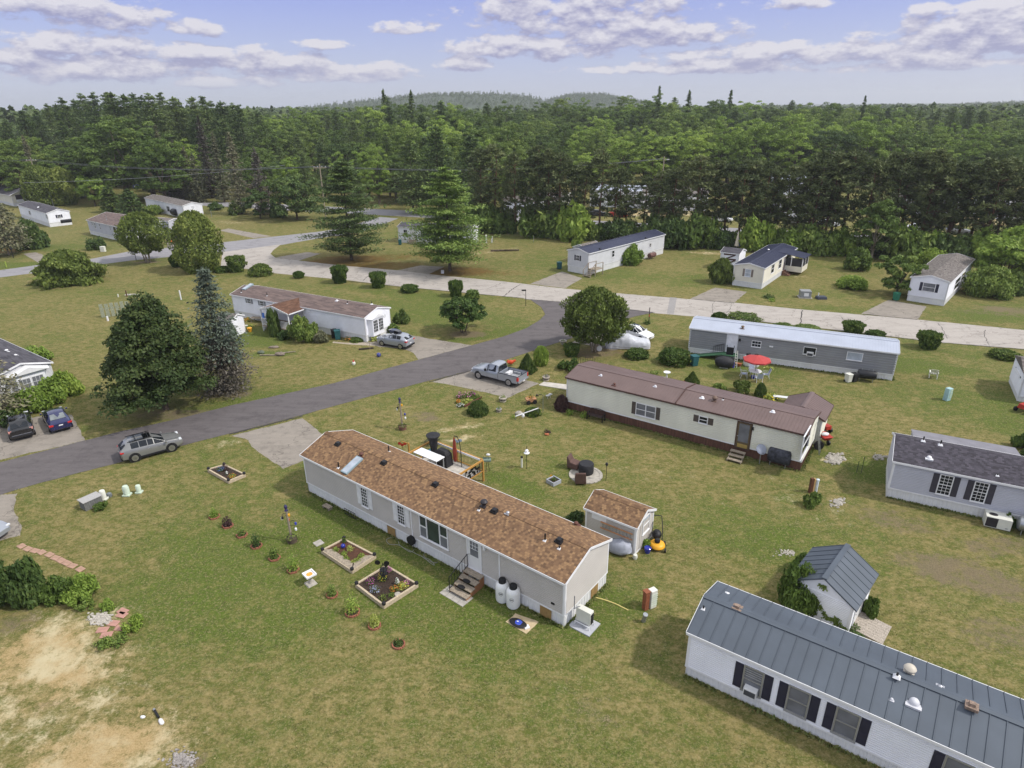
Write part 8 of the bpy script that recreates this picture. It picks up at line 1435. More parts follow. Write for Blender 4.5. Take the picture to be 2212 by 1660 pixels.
def oil_tank(c,x,yb,label,L_=1.5,r=.42,mat=None,rz=0.0,tall=1.0,z0=.25):
 p=g(c,x,yb);o=thing('oil_tank',label,'oil tank',p+Vector((0,r,0)),rz);m=MB();m.lathe([(r*.5,-L_/2-.06),(r*.9,-L_/2),(r,-L_/2+.08),(r,L_/2-.08),(r*.9,L_/2),(r*.5,L_/2+.06)],20,(0,0,z0+r),'x');m.v=[(x_,y_,z0+(z_-z0)*tall)for x_,y_,z_ in m.v];part('tank',m,mat or mk('black_tank_paint',(34,35,40),.45,var=.3,scale=3),o,40)
 for sx in(-.36,.36):
  for sy in(-.25,.25):part('leg',MB().cyl((sx*L_,sy,0),(sx*L_,sy,z0+.15),.03,.03,6),GALV,o)
 m=MB();zt_=z0+2*r*tall
 for x_ in(-.3*L_,.05*L_,.3*L_):m.cyl((x_,0,zt_-.05),(x_,0,zt_+.16),.035,.035,6)
 part('filler_pipe',m,GALV,o);return o
oil_tank('z9',770,1130,'upright dark blotched oil tank at the near end of the cream home',1.5,.40,mk('blotched_tank',(62,64,74),.6,var=.6,scale=4),H4.root.rotation_euler.z,1.5,.18);oil_tank('B2',1200,752,'long black oil tank lying at the right end of the grey sided home',1.55,.42,None,H5.root.rotation_euler.z);oil_tank('A1',2065,1250,'rusty brown oil tank at the wall of the middle navy roofed home',1.7,.42,mk('rusty_tank',(104,74,70),.7,var=.3,scale=3),H8.root.rotation_euler.z);oil_tank('z1',855,605,'black oil tank at the gable end of the small far left home',2.3,.75,None,H13.root.rotation_euler.z+PI/2);oil_tank('A0',1128,975,'black oil tank at the wall of the long far home with the round window',2.0,.8,None,H15.root.rotation_euler.z);oil_tank('z14',2420,1215,'silver tank on legs cut off by the right edge at the pale grey home',1.6,.45,GALV,H3.root.rotation_euler.z)
p=g('z9',1540,560);o=thing('rotary_tiller','red rotary tiller with black handles right of the cream home','tiller',p+Vector((0,.2,0)),.3);part('engine',MB().box(-.25,-.3,.35,.25,.25,.7),REDP_,o,None,.04);part('tine_cover',MB().cyl((-.35,.35,.3),(.35,.35,.3),.3,.3,12),BLACKP,o);m=MB();m.tube([(-.2,.2,.6),(-.3,.9,1.0)],.025,5);m.tube([(.2,.2,.6),(.3,.9,1.0)],.025,5);part('handle',m,BLACKM,o)
for sx in(-.35,.35):part('wheel',MB().cyl((sx-.06,-.1,.22),(sx+.06,-.1,.22),.22,.22,12),BLACKP,o)
p=g('z9',1520,725);o=thing('wheelbarrow','red wheelbarrow with white sacks in it right of the cream home','wheelbarrow',p+Vector((0,.3,0)),.2);m=MB();m.add([(-.22,-.35,.3),(.22,-.35,.3),(.22,.3,.3),(-.22,.3,.3),(-.4,-.55,.62),(.4,-.55,.62),(.4,.5,.66),(-.4,.5,.66)],[(3,2,1,0),(0,1,5,4),(1,2,6,5),(2,3,7,6),(3,0,4,7),(4,5,6,7)]);part('tray',m,REDP_,o,None,.03);part('wheel',MB().cyl((-.05,-.55,.2),(.05,-.55,.2),.2,.2,12),BLACKP,o)
for sx in(-.25,.25):part('handle',MB().tube([(sx*.6,-.4,.3),(sx,.5,.5),(sx*1.2,1.1,.66)],.025,5),WOOD,o);part('leg',MB().cyl((sx,.3,0),(sx,.3,.35),.025,.025,5),BLACKM,o)
one('white_sack','white sack lying in the red wheelbarrow','sack',MB().ball((0,0,.12),(.3,.22,.14),12,7,.12,6),TRIM,p+Vector((-.05,.2,.62)),.2,None,60)
le=H4.fr['E'];p=H4.Mw @ (le @ Vector((3.5,.35,0)));o=thing('ladder','aluminium ladder leaning on the end wall of the cream home','ladder',p,H4.root.rotation_euler.z)
for dy in(-.2,.2):part('rail',MB().beam((.35,dy,0),(-.2,dy,2.6),.04,.07),GALV,o)
for i in range(8):part('rung',MB().beam((.3-.066*i,-.2,.25+.31*i),(.3-.066*i,.2,.25+.31*i),.03),GALV,o)
one('spare_tyre','black tyre leaning against the end of the cream home','tyre',MB().lathe([(.2,-.09),(.36,-.1),(.36,.1),(.2,.09)],18,(0,0,.36),'y'),RUBBER,H4.Mw @ (le @ Vector((4.15,.45,0))),H4.root.rotation_euler.z+.6,None,50)
p=g('B1',1420,785)
sheet('concrete_walk',gp('z4',(850,775),(912,737),(1200,772),(1182,830)),.05,mk('pale_concrete',(186,180,172),.85,var=.12,scale=2),.02,seed=80)
p=g('z9',1278,1535);o=thing('utility_post','brown and tan wooden utility post rising from a small bush','utility post',p,.1);h=zat(p,D('z9',1280,1290));part('post',B(-.16,-.1,0,.06,.1,h),mk('dark_stained_post',(92,58,38),.8,var=.2,streak=(8,8,1)),o);part('pale_batten',B(.064,-.1,0,.16,.1,h*.97),mk('tan_batten',(190,156,104),.8,var=.15),o);p=g('z9',1358,1530);m=MB().cyl((0,0,0),(0,0,h*.85),.10,.10,10);m.lathe([(.12,h*.82),(.12,h*.9),(.02,h*.95)],10);one('marker_tube','white and pale blue tube beside the brown utility post','tube',m,mk('white_blue_plastic',(206,216,222),.5,var=.1,scale=4),p)
for b,t_,lab in(((2112,1220),(2130,935),'thin dark wire post in the grass left of the charcoal shingled home, taller one'),((2040,1205),(2045,1010),'thin dark wire post in the grass left of the charcoal shingled home, shorter one')):stake('z9',b,t_,lab,mk('dark_green_wire',(50,60,50),.6),.02,'wire_post')
# behind the cream home: bird bath, flowers, trough
p=g('B1',2157,735);o=thing('bird_bath','white round bird bath behind the brown metal roof','bird bath',p);part('pedestal',MB().lathe([(.2,0),(.09,.15),(.08,.6),(.14,.7)],12),TRIM,o,50);part('bowl',MB().lathe([(.12,.68),(.34,.8),(.34,.84),(.28,.82),(.05,.74)],16),TRIM,o,50);one('grey_bin_box','pale blue grey storage box among flowers behind the brown metal roof','box',B(-.4,-.28,0,.4,.28,.5),GRCOV,g('B1',1848,695),-.5,None,None,.03)
for i,(q,r_,h_,fl,mt,lab)in enumerate([((1710,668),.4,.5,FYEL,LEAF,'yellow flowers at the left of the flower row behind the brown roof'),((1765,672),.6,.6,FWHI,LEAFB,'cream flowers, second clump of the flower row behind the brown roof'),((1905,692),.5,.55,None,LEAFB,'bright green plant right of the pale storage box'),((1935,700),.5,.6,FYEL,YELG,'pale yellow plant near the middle of the flower row behind the brown roof'),((1990,708),.4,.4,FORA,LEAF,'low orange tinged plant right of the middle of the flower row'),((2070,712),.9,.6,None,LEAF,'wide low shrub left of the white bird bath')]):tuftplant(g('B1',*q),r_,h_,mt,lab,'flower_clump','flowers',180,.10,fl,50)
one('white_trough','white slatted trough by the white bird bath','trough',MB().box(-.9,-.1,0,.9,.1,.45),OFFW,g('B1',2090,735),-.5);tuftplant(g('z8',1500,1310),.75,.55,YELG,'bright yellow green daylily clump behind the brown roof','flower_clump','flowers',260,.16,FYEL,20)
p=g('z8',1685,1355);o=thing('white_bench','low white slatted bench on the grass behind the brown roofed home','bench',p+Vector((0,.2,0)),-.35);m=MB()
for i in range(3):m.box(-.7,-.2+.15*i,.36,.7,-.09+.15*i,.4)
part('seat',m,TRIM,o)
for sx in(-.6,.6):part('leg',B(sx-.05,-.18,0,sx+.05,.22,.36),TRIM,o)
one('red_can','red can at the foot of the dwarf spruce behind the brown roof','can',MB().lathe([(.18,0),(.2,.4),(.1,.5),(.02,.52)],12),REDP_,g('z8',70,1095),0,None,50)
# grey home patio
o=thing('patio_umbrella','open red patio umbrella over the white garden table','umbrella',g('z8',1230,960));hu=2.35;m=MB();ng=8
top=[(1.32*math.cos(2*PI*i/ng+.2),1.32*math.sin(2*PI*i/ng+.2),hu-.42)for i in range(ng)];m.add([(0,0,hu)]+top,[(0,1+i,1+(i+1)%ng)for i in range(ng)]);m.add([(0,0,hu-.03)]+[(x,y,z-.03)for x,y,z in top],[(0,1+(i+1)%ng,1+i)for i in range(ng)]);m.add(top+[(x*1.0,y*1.0,z-.14)for x,y,z in top],[(i,(i+1)%ng,ng+(i+1)%ng,ng+i)for i in range(ng)]);part('canopy',m,REDCLOTH,o);part('pole',MB().cyl((0,0,0),(0,0,hu),.025,.025,8),mk('dark_green_pole',(50,66,58),.5),o)
m=MB()
for i in range(ng):m.beam((0,0,hu-.05),(top[i][0]*.97,top[i][1]*.97,top[i][2]-.04),.02)
part('rib',m,GALV,o);tb=g('z8',1230,960);o=thing('patio_table','round white garden table under the red umbrella','table',tb);part('table_top',MB().lathe([(.60,.70),(.60,.73),(.04,.735)],24),TRIM,o);
for i in range(4):a=PI/4+PI/2*i;part('leg',MB().tube([(.5*math.cos(a),.5*math.sin(a),0),(.42*math.cos(a),.42*math.sin(a),.7)],.022,6),TRIM,o)
def patio_chair(p,rz,label):
 o=thing('patio_chair',label,'chair',p,rz);part('seat',B(-.25,-.24,.40,.25,.24,.43),mk('pale_blue_sling',(176,186,206),.7),o);m=MB();m.add([(-.24,.23,.43),(.24,.23,.43),(.23,.42,.98),(-.23,.42,.98)],[(0,1,2,3)]);m.add([(-.24,.25,.43),(.24,.25,.43),(.23,.44,.98),(-.23,.44,.98)],[(3,2,1,0)]);part('backrest',m,mk('pale_blue_sling',(176,186,206)),o)
 for sx in(-.27,.27):part('leg',MB().tube([(sx,-.26,0),(sx,-.24,.62),(sx,.28,.64)],.02,6),TRIM,o);part('leg',MB().tube([(sx,.34,0),(sx,.25,.42),(sx,.44,1.0)],.02,6),TRIM,o)
patio_chair(tb+Vector((-1.0,.15,0)),math.radians(80),'white garden chair at the left of the round table');patio_chair(tb+Vector((1.0,-.1,0)),math.radians(-100),'white garden chair at the right of the round table');patio_chair(tb+Vector((.1,1.0,0)),math.radians(0),'white garden chair behind the round table');patio_chair(tb+Vector((.0,-1.0,0)),math.radians(180),'white garden chair nearest the viewer at the round table')
one('blue_bucket','blue and white tub under the round garden table','tub',MB().lathe([(.2,0),(.26,.25),(.24,.27),(.02,.24)],14),BLUEP,tb+Vector((-.15,-.1,0)),0,None,50)
p=g('z8',745,815);o=thing('covered_barbecue','large barbecue under a black cover before the white door of the grey sided home','barbecue',p+Vector((0,.45,0)),-.4);m=MB();m.lathe([(.7,.15),(.85,.3),(.92,.6),(.86,.85),(.6,1.02),(.3,1.12),(.05,1.14)],18);m.v=[(x*1.05,y*.72,z)for x,y,z in m.v];part('cover',m,BKCOV,o,60);part('stand',B(-.4,-.3,0,.4,.3,.16),OFFW,o)
p=g('z8',915,795);o=thing('step_ladder','narrow pale ladder standing by the black covered barbecue','ladder',p)
for dx in(-.12,.12):part('rail',MB().beam((dx,0,0),(dx*.8,.25,1.75),.04,.06),OFFW,o)
for i in range(6):part('rung',MB().beam((-.12,.03+.035*i,.25+.25*i),(.12,.03+.035*i,.25+.25*i),.03),OFFW,o)
one('blue_board','blue board leaning right of the black covered barbecue','board',B(-.08,-.3,0,.08,.3,.6),mk('violet_blue',(66,62,160),.5),g('z8',868,780));one('dark_chair','dark folded chair on the landing of the white door','chair',MB().box(-.35,-.1,0,.35,.1,.75).beam((-.35,0,.75),(-.35,0,1.0),.05).beam((.35,0,.75),(.35,0,1.0),.05),BLACKP,H5.Mw @ Vector((H5.wl('F','z8',855,400)[0],-.75,.72)),H5.root.rotation_euler.z)
ux=H5.wl('F','z8',855,400)[0];o=thing('door_ramp','green ramp with a black handrail rising to the white door of the grey sided home','ramp',H5.Mw @ Vector((ux,0,0)),H5.root.rotation_euler.z);part('landing',B(-.75,-1.1,.62,.75,-.05,.70),mk('green_deck_paint',(58,98,70),.7,var=.1),o);m=MB();m.add([(-.75,-1.05,.70),(-.75,-.15,.70),(-3.4,-.15,.08),(-3.4,-1.05,.08),(-.75,-1.05,.60),(-.75,-.15,.60),(-3.4,-.15,0),(-3.4,-1.05,0)],[(3,2,1,0),(4,5,6,7),(0,4,7,3),(1,2,6,5),(2,3,7,6)]);part('ramp',m,mk('green_deck_paint',(58,98,70)),o)
m=MB();m.beam((-.75,-.12,1.55),(-1.75,-.12,1.15),.04)
for i in range(6):m.beam((-.75-.2*i,-.12,.68-.046*i),(-.75-.2*i,-.12,1.55-.08*i),.025)
part('handrail',m,BLACKM,o)
for q,lab in(((940,765),'terracotta pot at the foot of the pale ladder, left one'),((985,770),'terracotta pot at the foot of the pale ladder, right one')):one('clay_pot',lab,'pot',MB().lathe([(.12,0),(.2,.3),(.22,.32),(.16,.3),(.02,.28)],12),TERRA,g('z8',*q),0,None,50)
for q,lab in(((1435,800),'pale hosta at the white skirting, left one'),((1512,808),'pale hosta at the white skirting, right one')):tuftplant(g('z8',*q),.3,.22,YELG,lab,'garden_plant','plant',70,.11)
# right: lawn chair, cabinets, ground unit
p=g('z15',725,1025);o=thing('lawn_chair','white slatted lawn chair alone in the right hand lawn','chair',p+Vector((0,.25,0)),math.radians(150));m=MB()
for i in range(5):m.box(-.3,-.35+.14*i,.36+.02*i,.3,-.24+.14*i,.39+.02*i)
part('seat',m,OFFW,o);m=MB()
for i in range(5):m.beam((-.26+.13*i,.3,.42),(-.26+.13*i,.62,1.0),.10,.02)
part('backrest',m,OFFW,o)
for sx in(-.33,.33):part('leg',MB().beam((sx,-.4,0),(sx,-.3,.55),.06),OFFW,o);part('leg',MB().beam((sx,.35,0),(sx,.2,.5),.06),OFFW,o);part('armrest',MB().beam((sx,-.4,.57),(sx,.35,.57),.10,.03),OFFW,o)
p=g('z15',950,1400);o=thing('utility_cabinet','pale blue green utility cabinet with a small side box in the right hand lawn','cabinet',p+Vector((0,.2,0)),.4);h=zat(p,D('z15',950,1190));part('cabinet',B(-.28,-.2,0,.22,.2,h),mk('pale_aqua_metal',(160,192,194),.5,var=.12),o,None,.02);m=MB()
for i in range(4):m.box(-.06,-.215,.25+.22*i,.20,-.202,.42+.22*i)
part('door_panel',m,mk('pale_green_grey',(188,206,186),.5),o);part('side_box',B(.224,-.12,.15,.40,.14,.75),mk('aqua_metal',(120,166,172),.5),o)
p=H3.Mw @ Vector((H3.wl('F','z14',1650,900)[0]+.2,-.7,0));au=o=thing('packaged_air_unit','white packaged air unit with dark grille against the pale grey home','air unit',p,H3.root.rotation_euler.z);part('casing',B(-.85,-.55,.06,.85,.85,.92),OFFW,o,None,.02);part('grille',B(-.80,-.565,.12,-.05,-.552,.86),mk('dark_grille',(48,44,48),.7,var=.2),o);m=MB();m.lathe([(.16,.921),(.30,.935),(.30,.93),(.16,.922)],20,(-.35,.1,0));part('fan_ring',m,mk('dark_grille',(48,44,48)),o);part('nameplate',B(.5,-.562,.18,.66,-.552,.26),GALV,o);au.scale=(.8,.62,.85)
p=g('z15',2180,1610);o=thing('garden_tractor','red and black garden tractor cut off by the right edge','tractor',p+Vector((.5,.4,0)),math.radians(200));part('bonnet',MB().taper(-.2,-.28,.4,.75,.28,.8,.85),REDP_,o,None,.05);part('seat',B(-.7,-.25,.6,-.25,.25,.72),BLACKP,o,None,.03);part('mudguard',B(-.95,-.45,.3,-.2,.45,.6),BLACKP,o,None,.04)
for x_,r_ in((-.65,.28),(.5,.2)):
 for s_ in(-.45,.45):part('wheel',MB().cyl((x_,s_-.09,r_),(x_,s_+.09,r_),r_,r_,14),RUBBER,o)
 # shed ramp lower right
e=S2.fr['E'];o=thing('wooden_ramp','weathered grey plank ramp at the door of the white slate roofed shed','ramp',tuple(S2.root.location),S2.root.rotation_euler.z);m=MB();m.X=e
for i in range(8):m.add([(.35+.2*i,.05,.14),(.54+.2*i,.05,.14),(.54+.2*i,1.55,.03),(.35+.2*i,1.55,.03),(.35+.2*i,.05,.0),(.54+.2*i,.05,.0),(.54+.2*i,1.55,-.02),(.35+.2*i,1.55,-.02)],[(0,1,2,3),(3,2,6,7),(0,3,7,4),(1,5,6,2)])
part('planks',m,mk('whitened_plank',(168,158,146),.9,var=.35,scale=6,streak=(6,2,6)),o)
# things by the navy roofed homes
p=g('A2',800,1502);o=thing('ground_transformer','grey ground box with a white panel on a pad beside the old road','transformer',p+Vector((0,.5,0)),-.2);part('pad',B(-.85,-.75,0,.85,.75,.08),CONC,o);part('cabinet',B(-.7,-.6,.08,.7,.6,1.0),mk('grey_cabinet',(138,140,142),.5),o,None,.03);part('panel',B(-.25,-.615,.3,.35,-.602,.75),TRIM,o)
one('dark_cover_box','low dark box in the grass right of the grey ground box','box',MB().taper(-.65,-.5,0,.65,.5,.35,.9),mk('dark_blue_grey',(58,64,78),.6),g('A2',905,1510)+Vector((0,.4,0)),0,None,None,.03);stake('A2',(877,1500),(877,1466),'short white post left of the low dark box',TRIM,.06,'white_post',None,'post');one('spare_dark_shrub_pot','small low brownish plant in the lawn left of the grey ground box','plant',MB().ball((0,0,.2),(.8,.5,.25),12,6,.2,1),mk('brown_green_leaf',(66,62,40),.9,var=.4,scale=9),g('A2',555,1492))if False else tuftplant(g('A2',555,1498),.85,.5,LEAFD,'low brownish plant in the lawn left of the grey ground box','garden_plant','plant',160,.16);tuftplant(g('A2',578,1520),.5,.5,LEAFB,'small bright plant just below the low brownish one','garden_plant','plant',90,.14)
p=g('A2',365,1205);o=thing('closed_umbrella','closed beige and blue umbrella behind the white zigzag shed','umbrella',Vector((p.x,p.y+1.5,0)));part('canopy',MB().lathe([(.45,.9),(.3,2.0),(.1,3.2),(.02,3.6)],10),mk('beige_cloth',(206,196,178),.8),o,50);part('pole',MB().cyl((0,0,0),(0,0,3.6),.03,.03,6),GALV,o);part('blue_panel',MB().lathe([(.30,.9),(.22,1.7),(.06,2.6)],8,(.35,-.1,0)),BLUEP,o,50)
zz=MB();zz.X=S4.fr['F'];zz.beam((.5,.04,2.4),(2.4,.04,2.5),.28,.05,(0,1,0));zz.beam((2.3,.05,2.4),(.7,.05,1.6),.2,.05,(0,1,0));zz.beam((.7,.06,1.6),(2.5,.06,1.7),.24,.05,(0,1,0));zz.beam((2.4,.07,1.6),(1.2,.07,.9),.2,.05,(0,1,0));o=part('zigzag_board',zz,mk('dark_brown_board',(80,58,54),.8),S4.root)
sx_=thing('wooden_steps','wooden entry steps and landing at the left end of the middle navy roofed home','steps',H8.Mw @ (H8.fr['W'] @ Vector((4.15,0,0))),H8.root.rotation_euler.z+PI);part('landing',B(-2.0,-.05,.95,0,1.4,1.05),WOOD,sx_)
for i in range(4):part('tread',B(.05+.3*i,.1,.78-.2*i,.33+.3*i,1.3,.82-.2*i),WOOD,sx_)
for y_ in(0,1.35):part('rail',MB().beam((-2.0,y_,1.95),(0,y_,1.95),.07),WOOD,sx_);part('sloping_rail',MB().beam((0,y_,1.95),(1.3,y_,1.0),.07),WOOD,sx_)
for x_,y_ in((-1.95,0),(-1.95,1.35),(0,0),(0,1.35),(1.25,0),(1.25,1.35)):part('post',B(x_-.05,y_-.05,0,x_+.05,y_+.05,1.95 if x_<1 else 1.05),WOOD,sx_)
for b,t_,lab in(((990,1142),(990,1095),'white post in the mown field beyond the lone pine, left one'),((1027,1140),(1025,1106),'white post in the mown field beyond the lone pine, right one')):p=g('A1',*b);h=zat(p,D('A1',*t_));m=B(-.16,-.16,0,.16,.16,h);m.taper(-.2,-.2,h,.2,.2,h+.12,.3);one('white_post',lab,'post',m,mk('white_post_paint',(206,206,200),.6,var=.15,scale=3),p)
m=MB();m.cyl((-2.6,0,.18),(2.6,.2,.2),.17,.13,8);m.cyl((-.4,.3,.2),(1.2,-.9,.5),.08,.05,6);one('fallen_log','dark fallen log on the mown field beyond the lone pine','log',m,BARK,g('A1',1110,1198));stake('A1',(1297,1140),(1297,1095),'thin grey pole at the edge of the red pine row',GALV,.05,'grey_pole',None,'pole');one('white_box','small white box beside the old road under the lone pine','box',B(-.22,-.22,0,.22,.22,.5),TRIM,g('A1',707,1340),0,None,None,.02)
# posts by the roads
o,h=stake('A1',(1246,1552),(1243,1445),'thin black street sign post at the road junction',BLACKM,.04,'street_sign_post',lambda o,h:part('sign_blade',B(-.55,-.015,h-.2,.05,.015,h),mk('dark_sign',(40,44,42),.5),o),'sign post');o,h=stake('B1',(2042,372),(2047,265),'thin dark post with a red band by the junction, right of the cedar',mk('dark_post',(52,46,44),.7),.05,'marker_post',lambda o,h:part('red_band',MB().cyl((0,0,h*.45),(0,0,h*.58),.055,.055,8),REDP_,o),'post');tuftplant(g('B1',2030,372),.5,.6,LEAFD,'dark weed clump at the foot of the post with a red band','weed_clump','weeds',160,.12)
p=g('B1',1487,505);o=thing('bowl_planter','white bowl planter at the road edge left of the covered car','planter',p);part('bowl',MB().lathe([(.15,0),(.2,.1),(.42,.4),(.44,.46),(.38,.44),(.02,.4)],14),STONE,o,50);tuftplant(p+Vector((0,0,.4)),.3,.2,LEAF,'small plant in the white bowl planter by the road','potted_plant','plant',50,.07)
one('white_disc','round white stone leaning at the foot of the rounded cedar','stone',MB().lathe([(.3,-.04),(.3,.04),(.02,.05)],16,(0,0,.3),'y'),TRIM,g('B1',1722,548),0,None,50);m=MB()
for i in range(8):m.beam((-.9+.25*i,0,0),(-.9+.25*i,0,.9),.03)
m.beam((-.9,0,.6),(.85,0,.6),.02);one('wire_edging','short thin metal fence left of the brown roof behind the cream home','fence',m,mk('dark_green_wire',(50,60,50)),g('B1',1640,640),-.4)
# left lawns
a_,l_=ang('B0',(712,322),(802,310));p=g('B0',757,318);o=thing('pallet_screen','grey green board screen standing in the left lawn','screen',p,a_)
for i in range(6):part('board',B(-1.7+.58*i,-.04,0,-1.28+.58*i,.04,1.75-.06*(i%2)),mk('mossy_board',(150,154,132),.9,var=.35,scale=4,streak=(6,6,1)),o)
part('rail',B(-1.75,.042,1.0,1.75,.10,1.14),mk('mossy_board',(150,154,132)),o);stake('B0',(700,352),(697,322),'short white stub post left of the board screen',TRIM,.12,'white_stub',None,'post');stake('B0',(1174,215),(1165,155),'tall white marker post in the left lawn before the blue spruce',TRIM,.09,'white_post',None,'post');stake('B0',(823,195),(822,153),'short brown post far back in the left lawn',mk('brown_post',(92,66,52),.8),.08,'brown_post',None,'post');stake('B0',(767,198),(767,178),'very short pale post left of the brown post in the left lawn',OFFW,.08,'pale_stub',None,'post');one('ground_slab','pale flat slab beside the brown post in the left lawn','slab',B(-.9,-.35,0,.9,.35,.05),CONC,g('B0',852,183))
p=g('B0',150,958);o=thing('garden_statue','small white praying figure statue behind the black car','statue',p);part('figure',MB().lathe([(.2,0),(.24,.15),(.2,.5),(.13,.75),(.06,.85),(.1,.95),(.08,1.05),(.02,1.1)],12),TRIM,o,50)
p=g('z2',1195,690);one('yellow_pot','bright yellow pot in the grass before the white home','pot',MB().lathe([(.16,0),(.3,.5),(.28,.52),(.02,.45)],12),YELP,p,0,None,50);p=g('z2',1330,560);o=thing('slatted_table','low pale slatted table under the windows of the white home','table',p,-.2);m=MB()
for i in range(5):m.box(-1.1,-.4+.17*i,.55,1.1,-.27+.17*i,.59)
part('table_top',m,WOOD,o)
for sx in(-1,1):
 for sy in(-.35,.35):part('leg',B(sx-.04,sy-.04,0,sx+.04,sy+.04,.55),WOOD,o)
tuftplant(g('z2',1160,545),.5,.5,YELG,'yellow orange flowers left of the slatted table','flower_clump','flowers',120,.12,FORA,60);tuftplant(g('z2',1205,625),.6,.35,YELG,'yellow green plants above the bright yellow pot','flower_clump','flowers',120,.12);one('white_bucket','white bucket right of the yellow pot','bucket',MB().lathe([(.15,0),(.2,.35),(.02,.36)],12),TRIM,g('z2',1398,652),0,None,50);one('white_log','pale log left of the yellow plants at the white home','log',MB().cyl((-.5,0,.12),(.5,.1,.12),.12,.12,8),OFFW,g('z2',1110,625))
for x_,lab in((1600,'left'),(1672,'right')):q=H6.Mw @ Vector((PU0+.35+.75*(x_>1650),-2.5,2.05));one('hanging_blue_cloth',f'bright blue cloth hanging in the gabled porch, {lab} one','cloth',MB().box(-.17,-.03,-.55,.17,.03,.2),mk('bright_blue_cloth',(70,120,206),.7),q,H6.root.rotation_euler.z)
m=MB();m.cyl((-1.0,0,.08),(.9,-.1,.08),.07,.06,7);one('garden_log','thin pale log marking the weedy bed, left one in the lawn of the white home','log',m,BARKL,g('z2',1450,1005));m=MB();m.cyl((-.5,0,.08),(.7,.35,.08),.07,.05,7);one('garden_log','thin pale log marking the weedy bed, right one in the lawn of the white home','log',m,BARKL,g('z2',1700,975));m=MB();m.ball((0,0,.14),(.55,.35,.22),12,7,.18,7);one('grey_rock','grey brown boulder between the two thin logs','rock',m,mk('grey_brown_stone',(128,116,106),.9,var=.25,scale=5),g('z2',1590,1000),0,None,60);one('grey_rock','mossy grey rock at the left end of the thin logs','rock',MB().ball((0,0,.12),(.4,.25,.2),10,6,.18,8),mk('mossy_stone',(104,112,96),.9,var=.3,scale=5),g('z2',1340,975),0,None,60);one('grey_rock','flat brown rock above the weedy bed of the white home','rock',MB().ball((0,0,.08),(.6,.3,.14),10,6,.18,9),mk('grey_brown_stone',(128,116,106)),g('z2',1515,900),0,None,60)
one('blue_ball','blue and white ball ornament in the lawn before the silver hatchback','ornament',MB().ball((0,0,.22),.24,14,9),mk('blue_white_ball',(70,76,140),.35,var=.5,scale=5),g('z3',1030,1275),0,None,60);p=g('z3',615,1405);o=thing('garden_gnome','small red and white garden figure in the lawn before the white home','gnome',p);part('body',MB().lathe([(.15,0),(.2,.15),(.15,.32),(.08,.36)],10),OFFW,o,50);part('hat',MB().lathe([(.12,.34),(.05,.5),(.01,.58)],10),REDP_,o,50)
p=g('z3',885,1165);stake('z3',(885,1165),(890,1035),'thin sapling stake by the path of the white home',BARKL,.025,'sapling',None,'sapling');m=MB();m.box(-.8,-.12,0,.8,.12,.14);one('dark_timber','dark timber piece lying by the sapling stake','timber',m,mk('dark_timber',(54,46,38),.9),g('z3',820,1150),.25);sheet('path',gp('z3',(270,1025),(500,1045),(900,1035),(1040,1010),(1060,1095),(880,1090),(500,1070),(260,1045)),.006,mk('pale_gravel_path',(168,156,140),.95,var=.2,scale=5,bump=.5),.05,.3,seed=90)
tuftplant(g('z3',520,1000),.5,.5,LEAF,'orange daylilies by the white home wall','flower_clump','flowers',90,.1,FORA,40)
# far left
p=g('A0',1140,1138);m=MB();m.ball((0,0,.7),(1.3,.9,.9),12,8,.12,3);one('covered_machine','machine under a black cover beside the far drive','covered machine',m,BKCOV,p+Vector((-1.0,.6,0)),0,None,60);m=MB();m.ball((0,0,.8),(1.0,.9,1.1),12,8,.12,5);one('grey_covered_heap','heap under a pale grey sheet right of the black covered machine','covered heap',m,GRCOV,p+Vector((1.4,.8,0)),0,None,60);one('orange_sled','orange plastic sled lying before the black covered machine','sled',MB().ball((0,0,.2),(1.3,.5,.22),14,6),mk('orange_plastic',(222,120,56),.5),p+Vector((-.4,-.3,0)),-.2,None,60)
one('white_box','small white utility box on the far left lawn','box',B(-.4,-.3,0,.4,.3,1.0),OFFW,g('A0',671,1200),0,None,None,.03);o,h=stake('A0',(88,1240),(83,1190),'dark lamp post at the drive of the far left lawn',BLACKM,.07,'lamp_post',lambda o,h:part('lamp',MB().lathe([(.08,h),(.2,h+.1),(.2,h+.4),(.05,h+.55)],8),BLACKP,o),'lamp post');stake('A0',(43,1300),(43,1262),'small yellow green marker on the far left verge',LEAFB if False else mk('lime_plastic',(150,170,70),.5),.08,'marker_post',None,'marker')
for b,t_,lab in(((350,915),(338,860),'thin pale pole behind the small far left home'),((1372,975),(1355,935),'thin leaning pale stake on the far lawn'),((883,1255),(876,1208),'thin dark post left of the umbrella cedar stems, left one'),((935,1258),(915,1205),'thin dark post left of the umbrella cedar stems, leaning one')):stake('A0',b,t_,lab,GALV if 'pale' in lab else BLACKM,.05,'thin_post',None,'post')
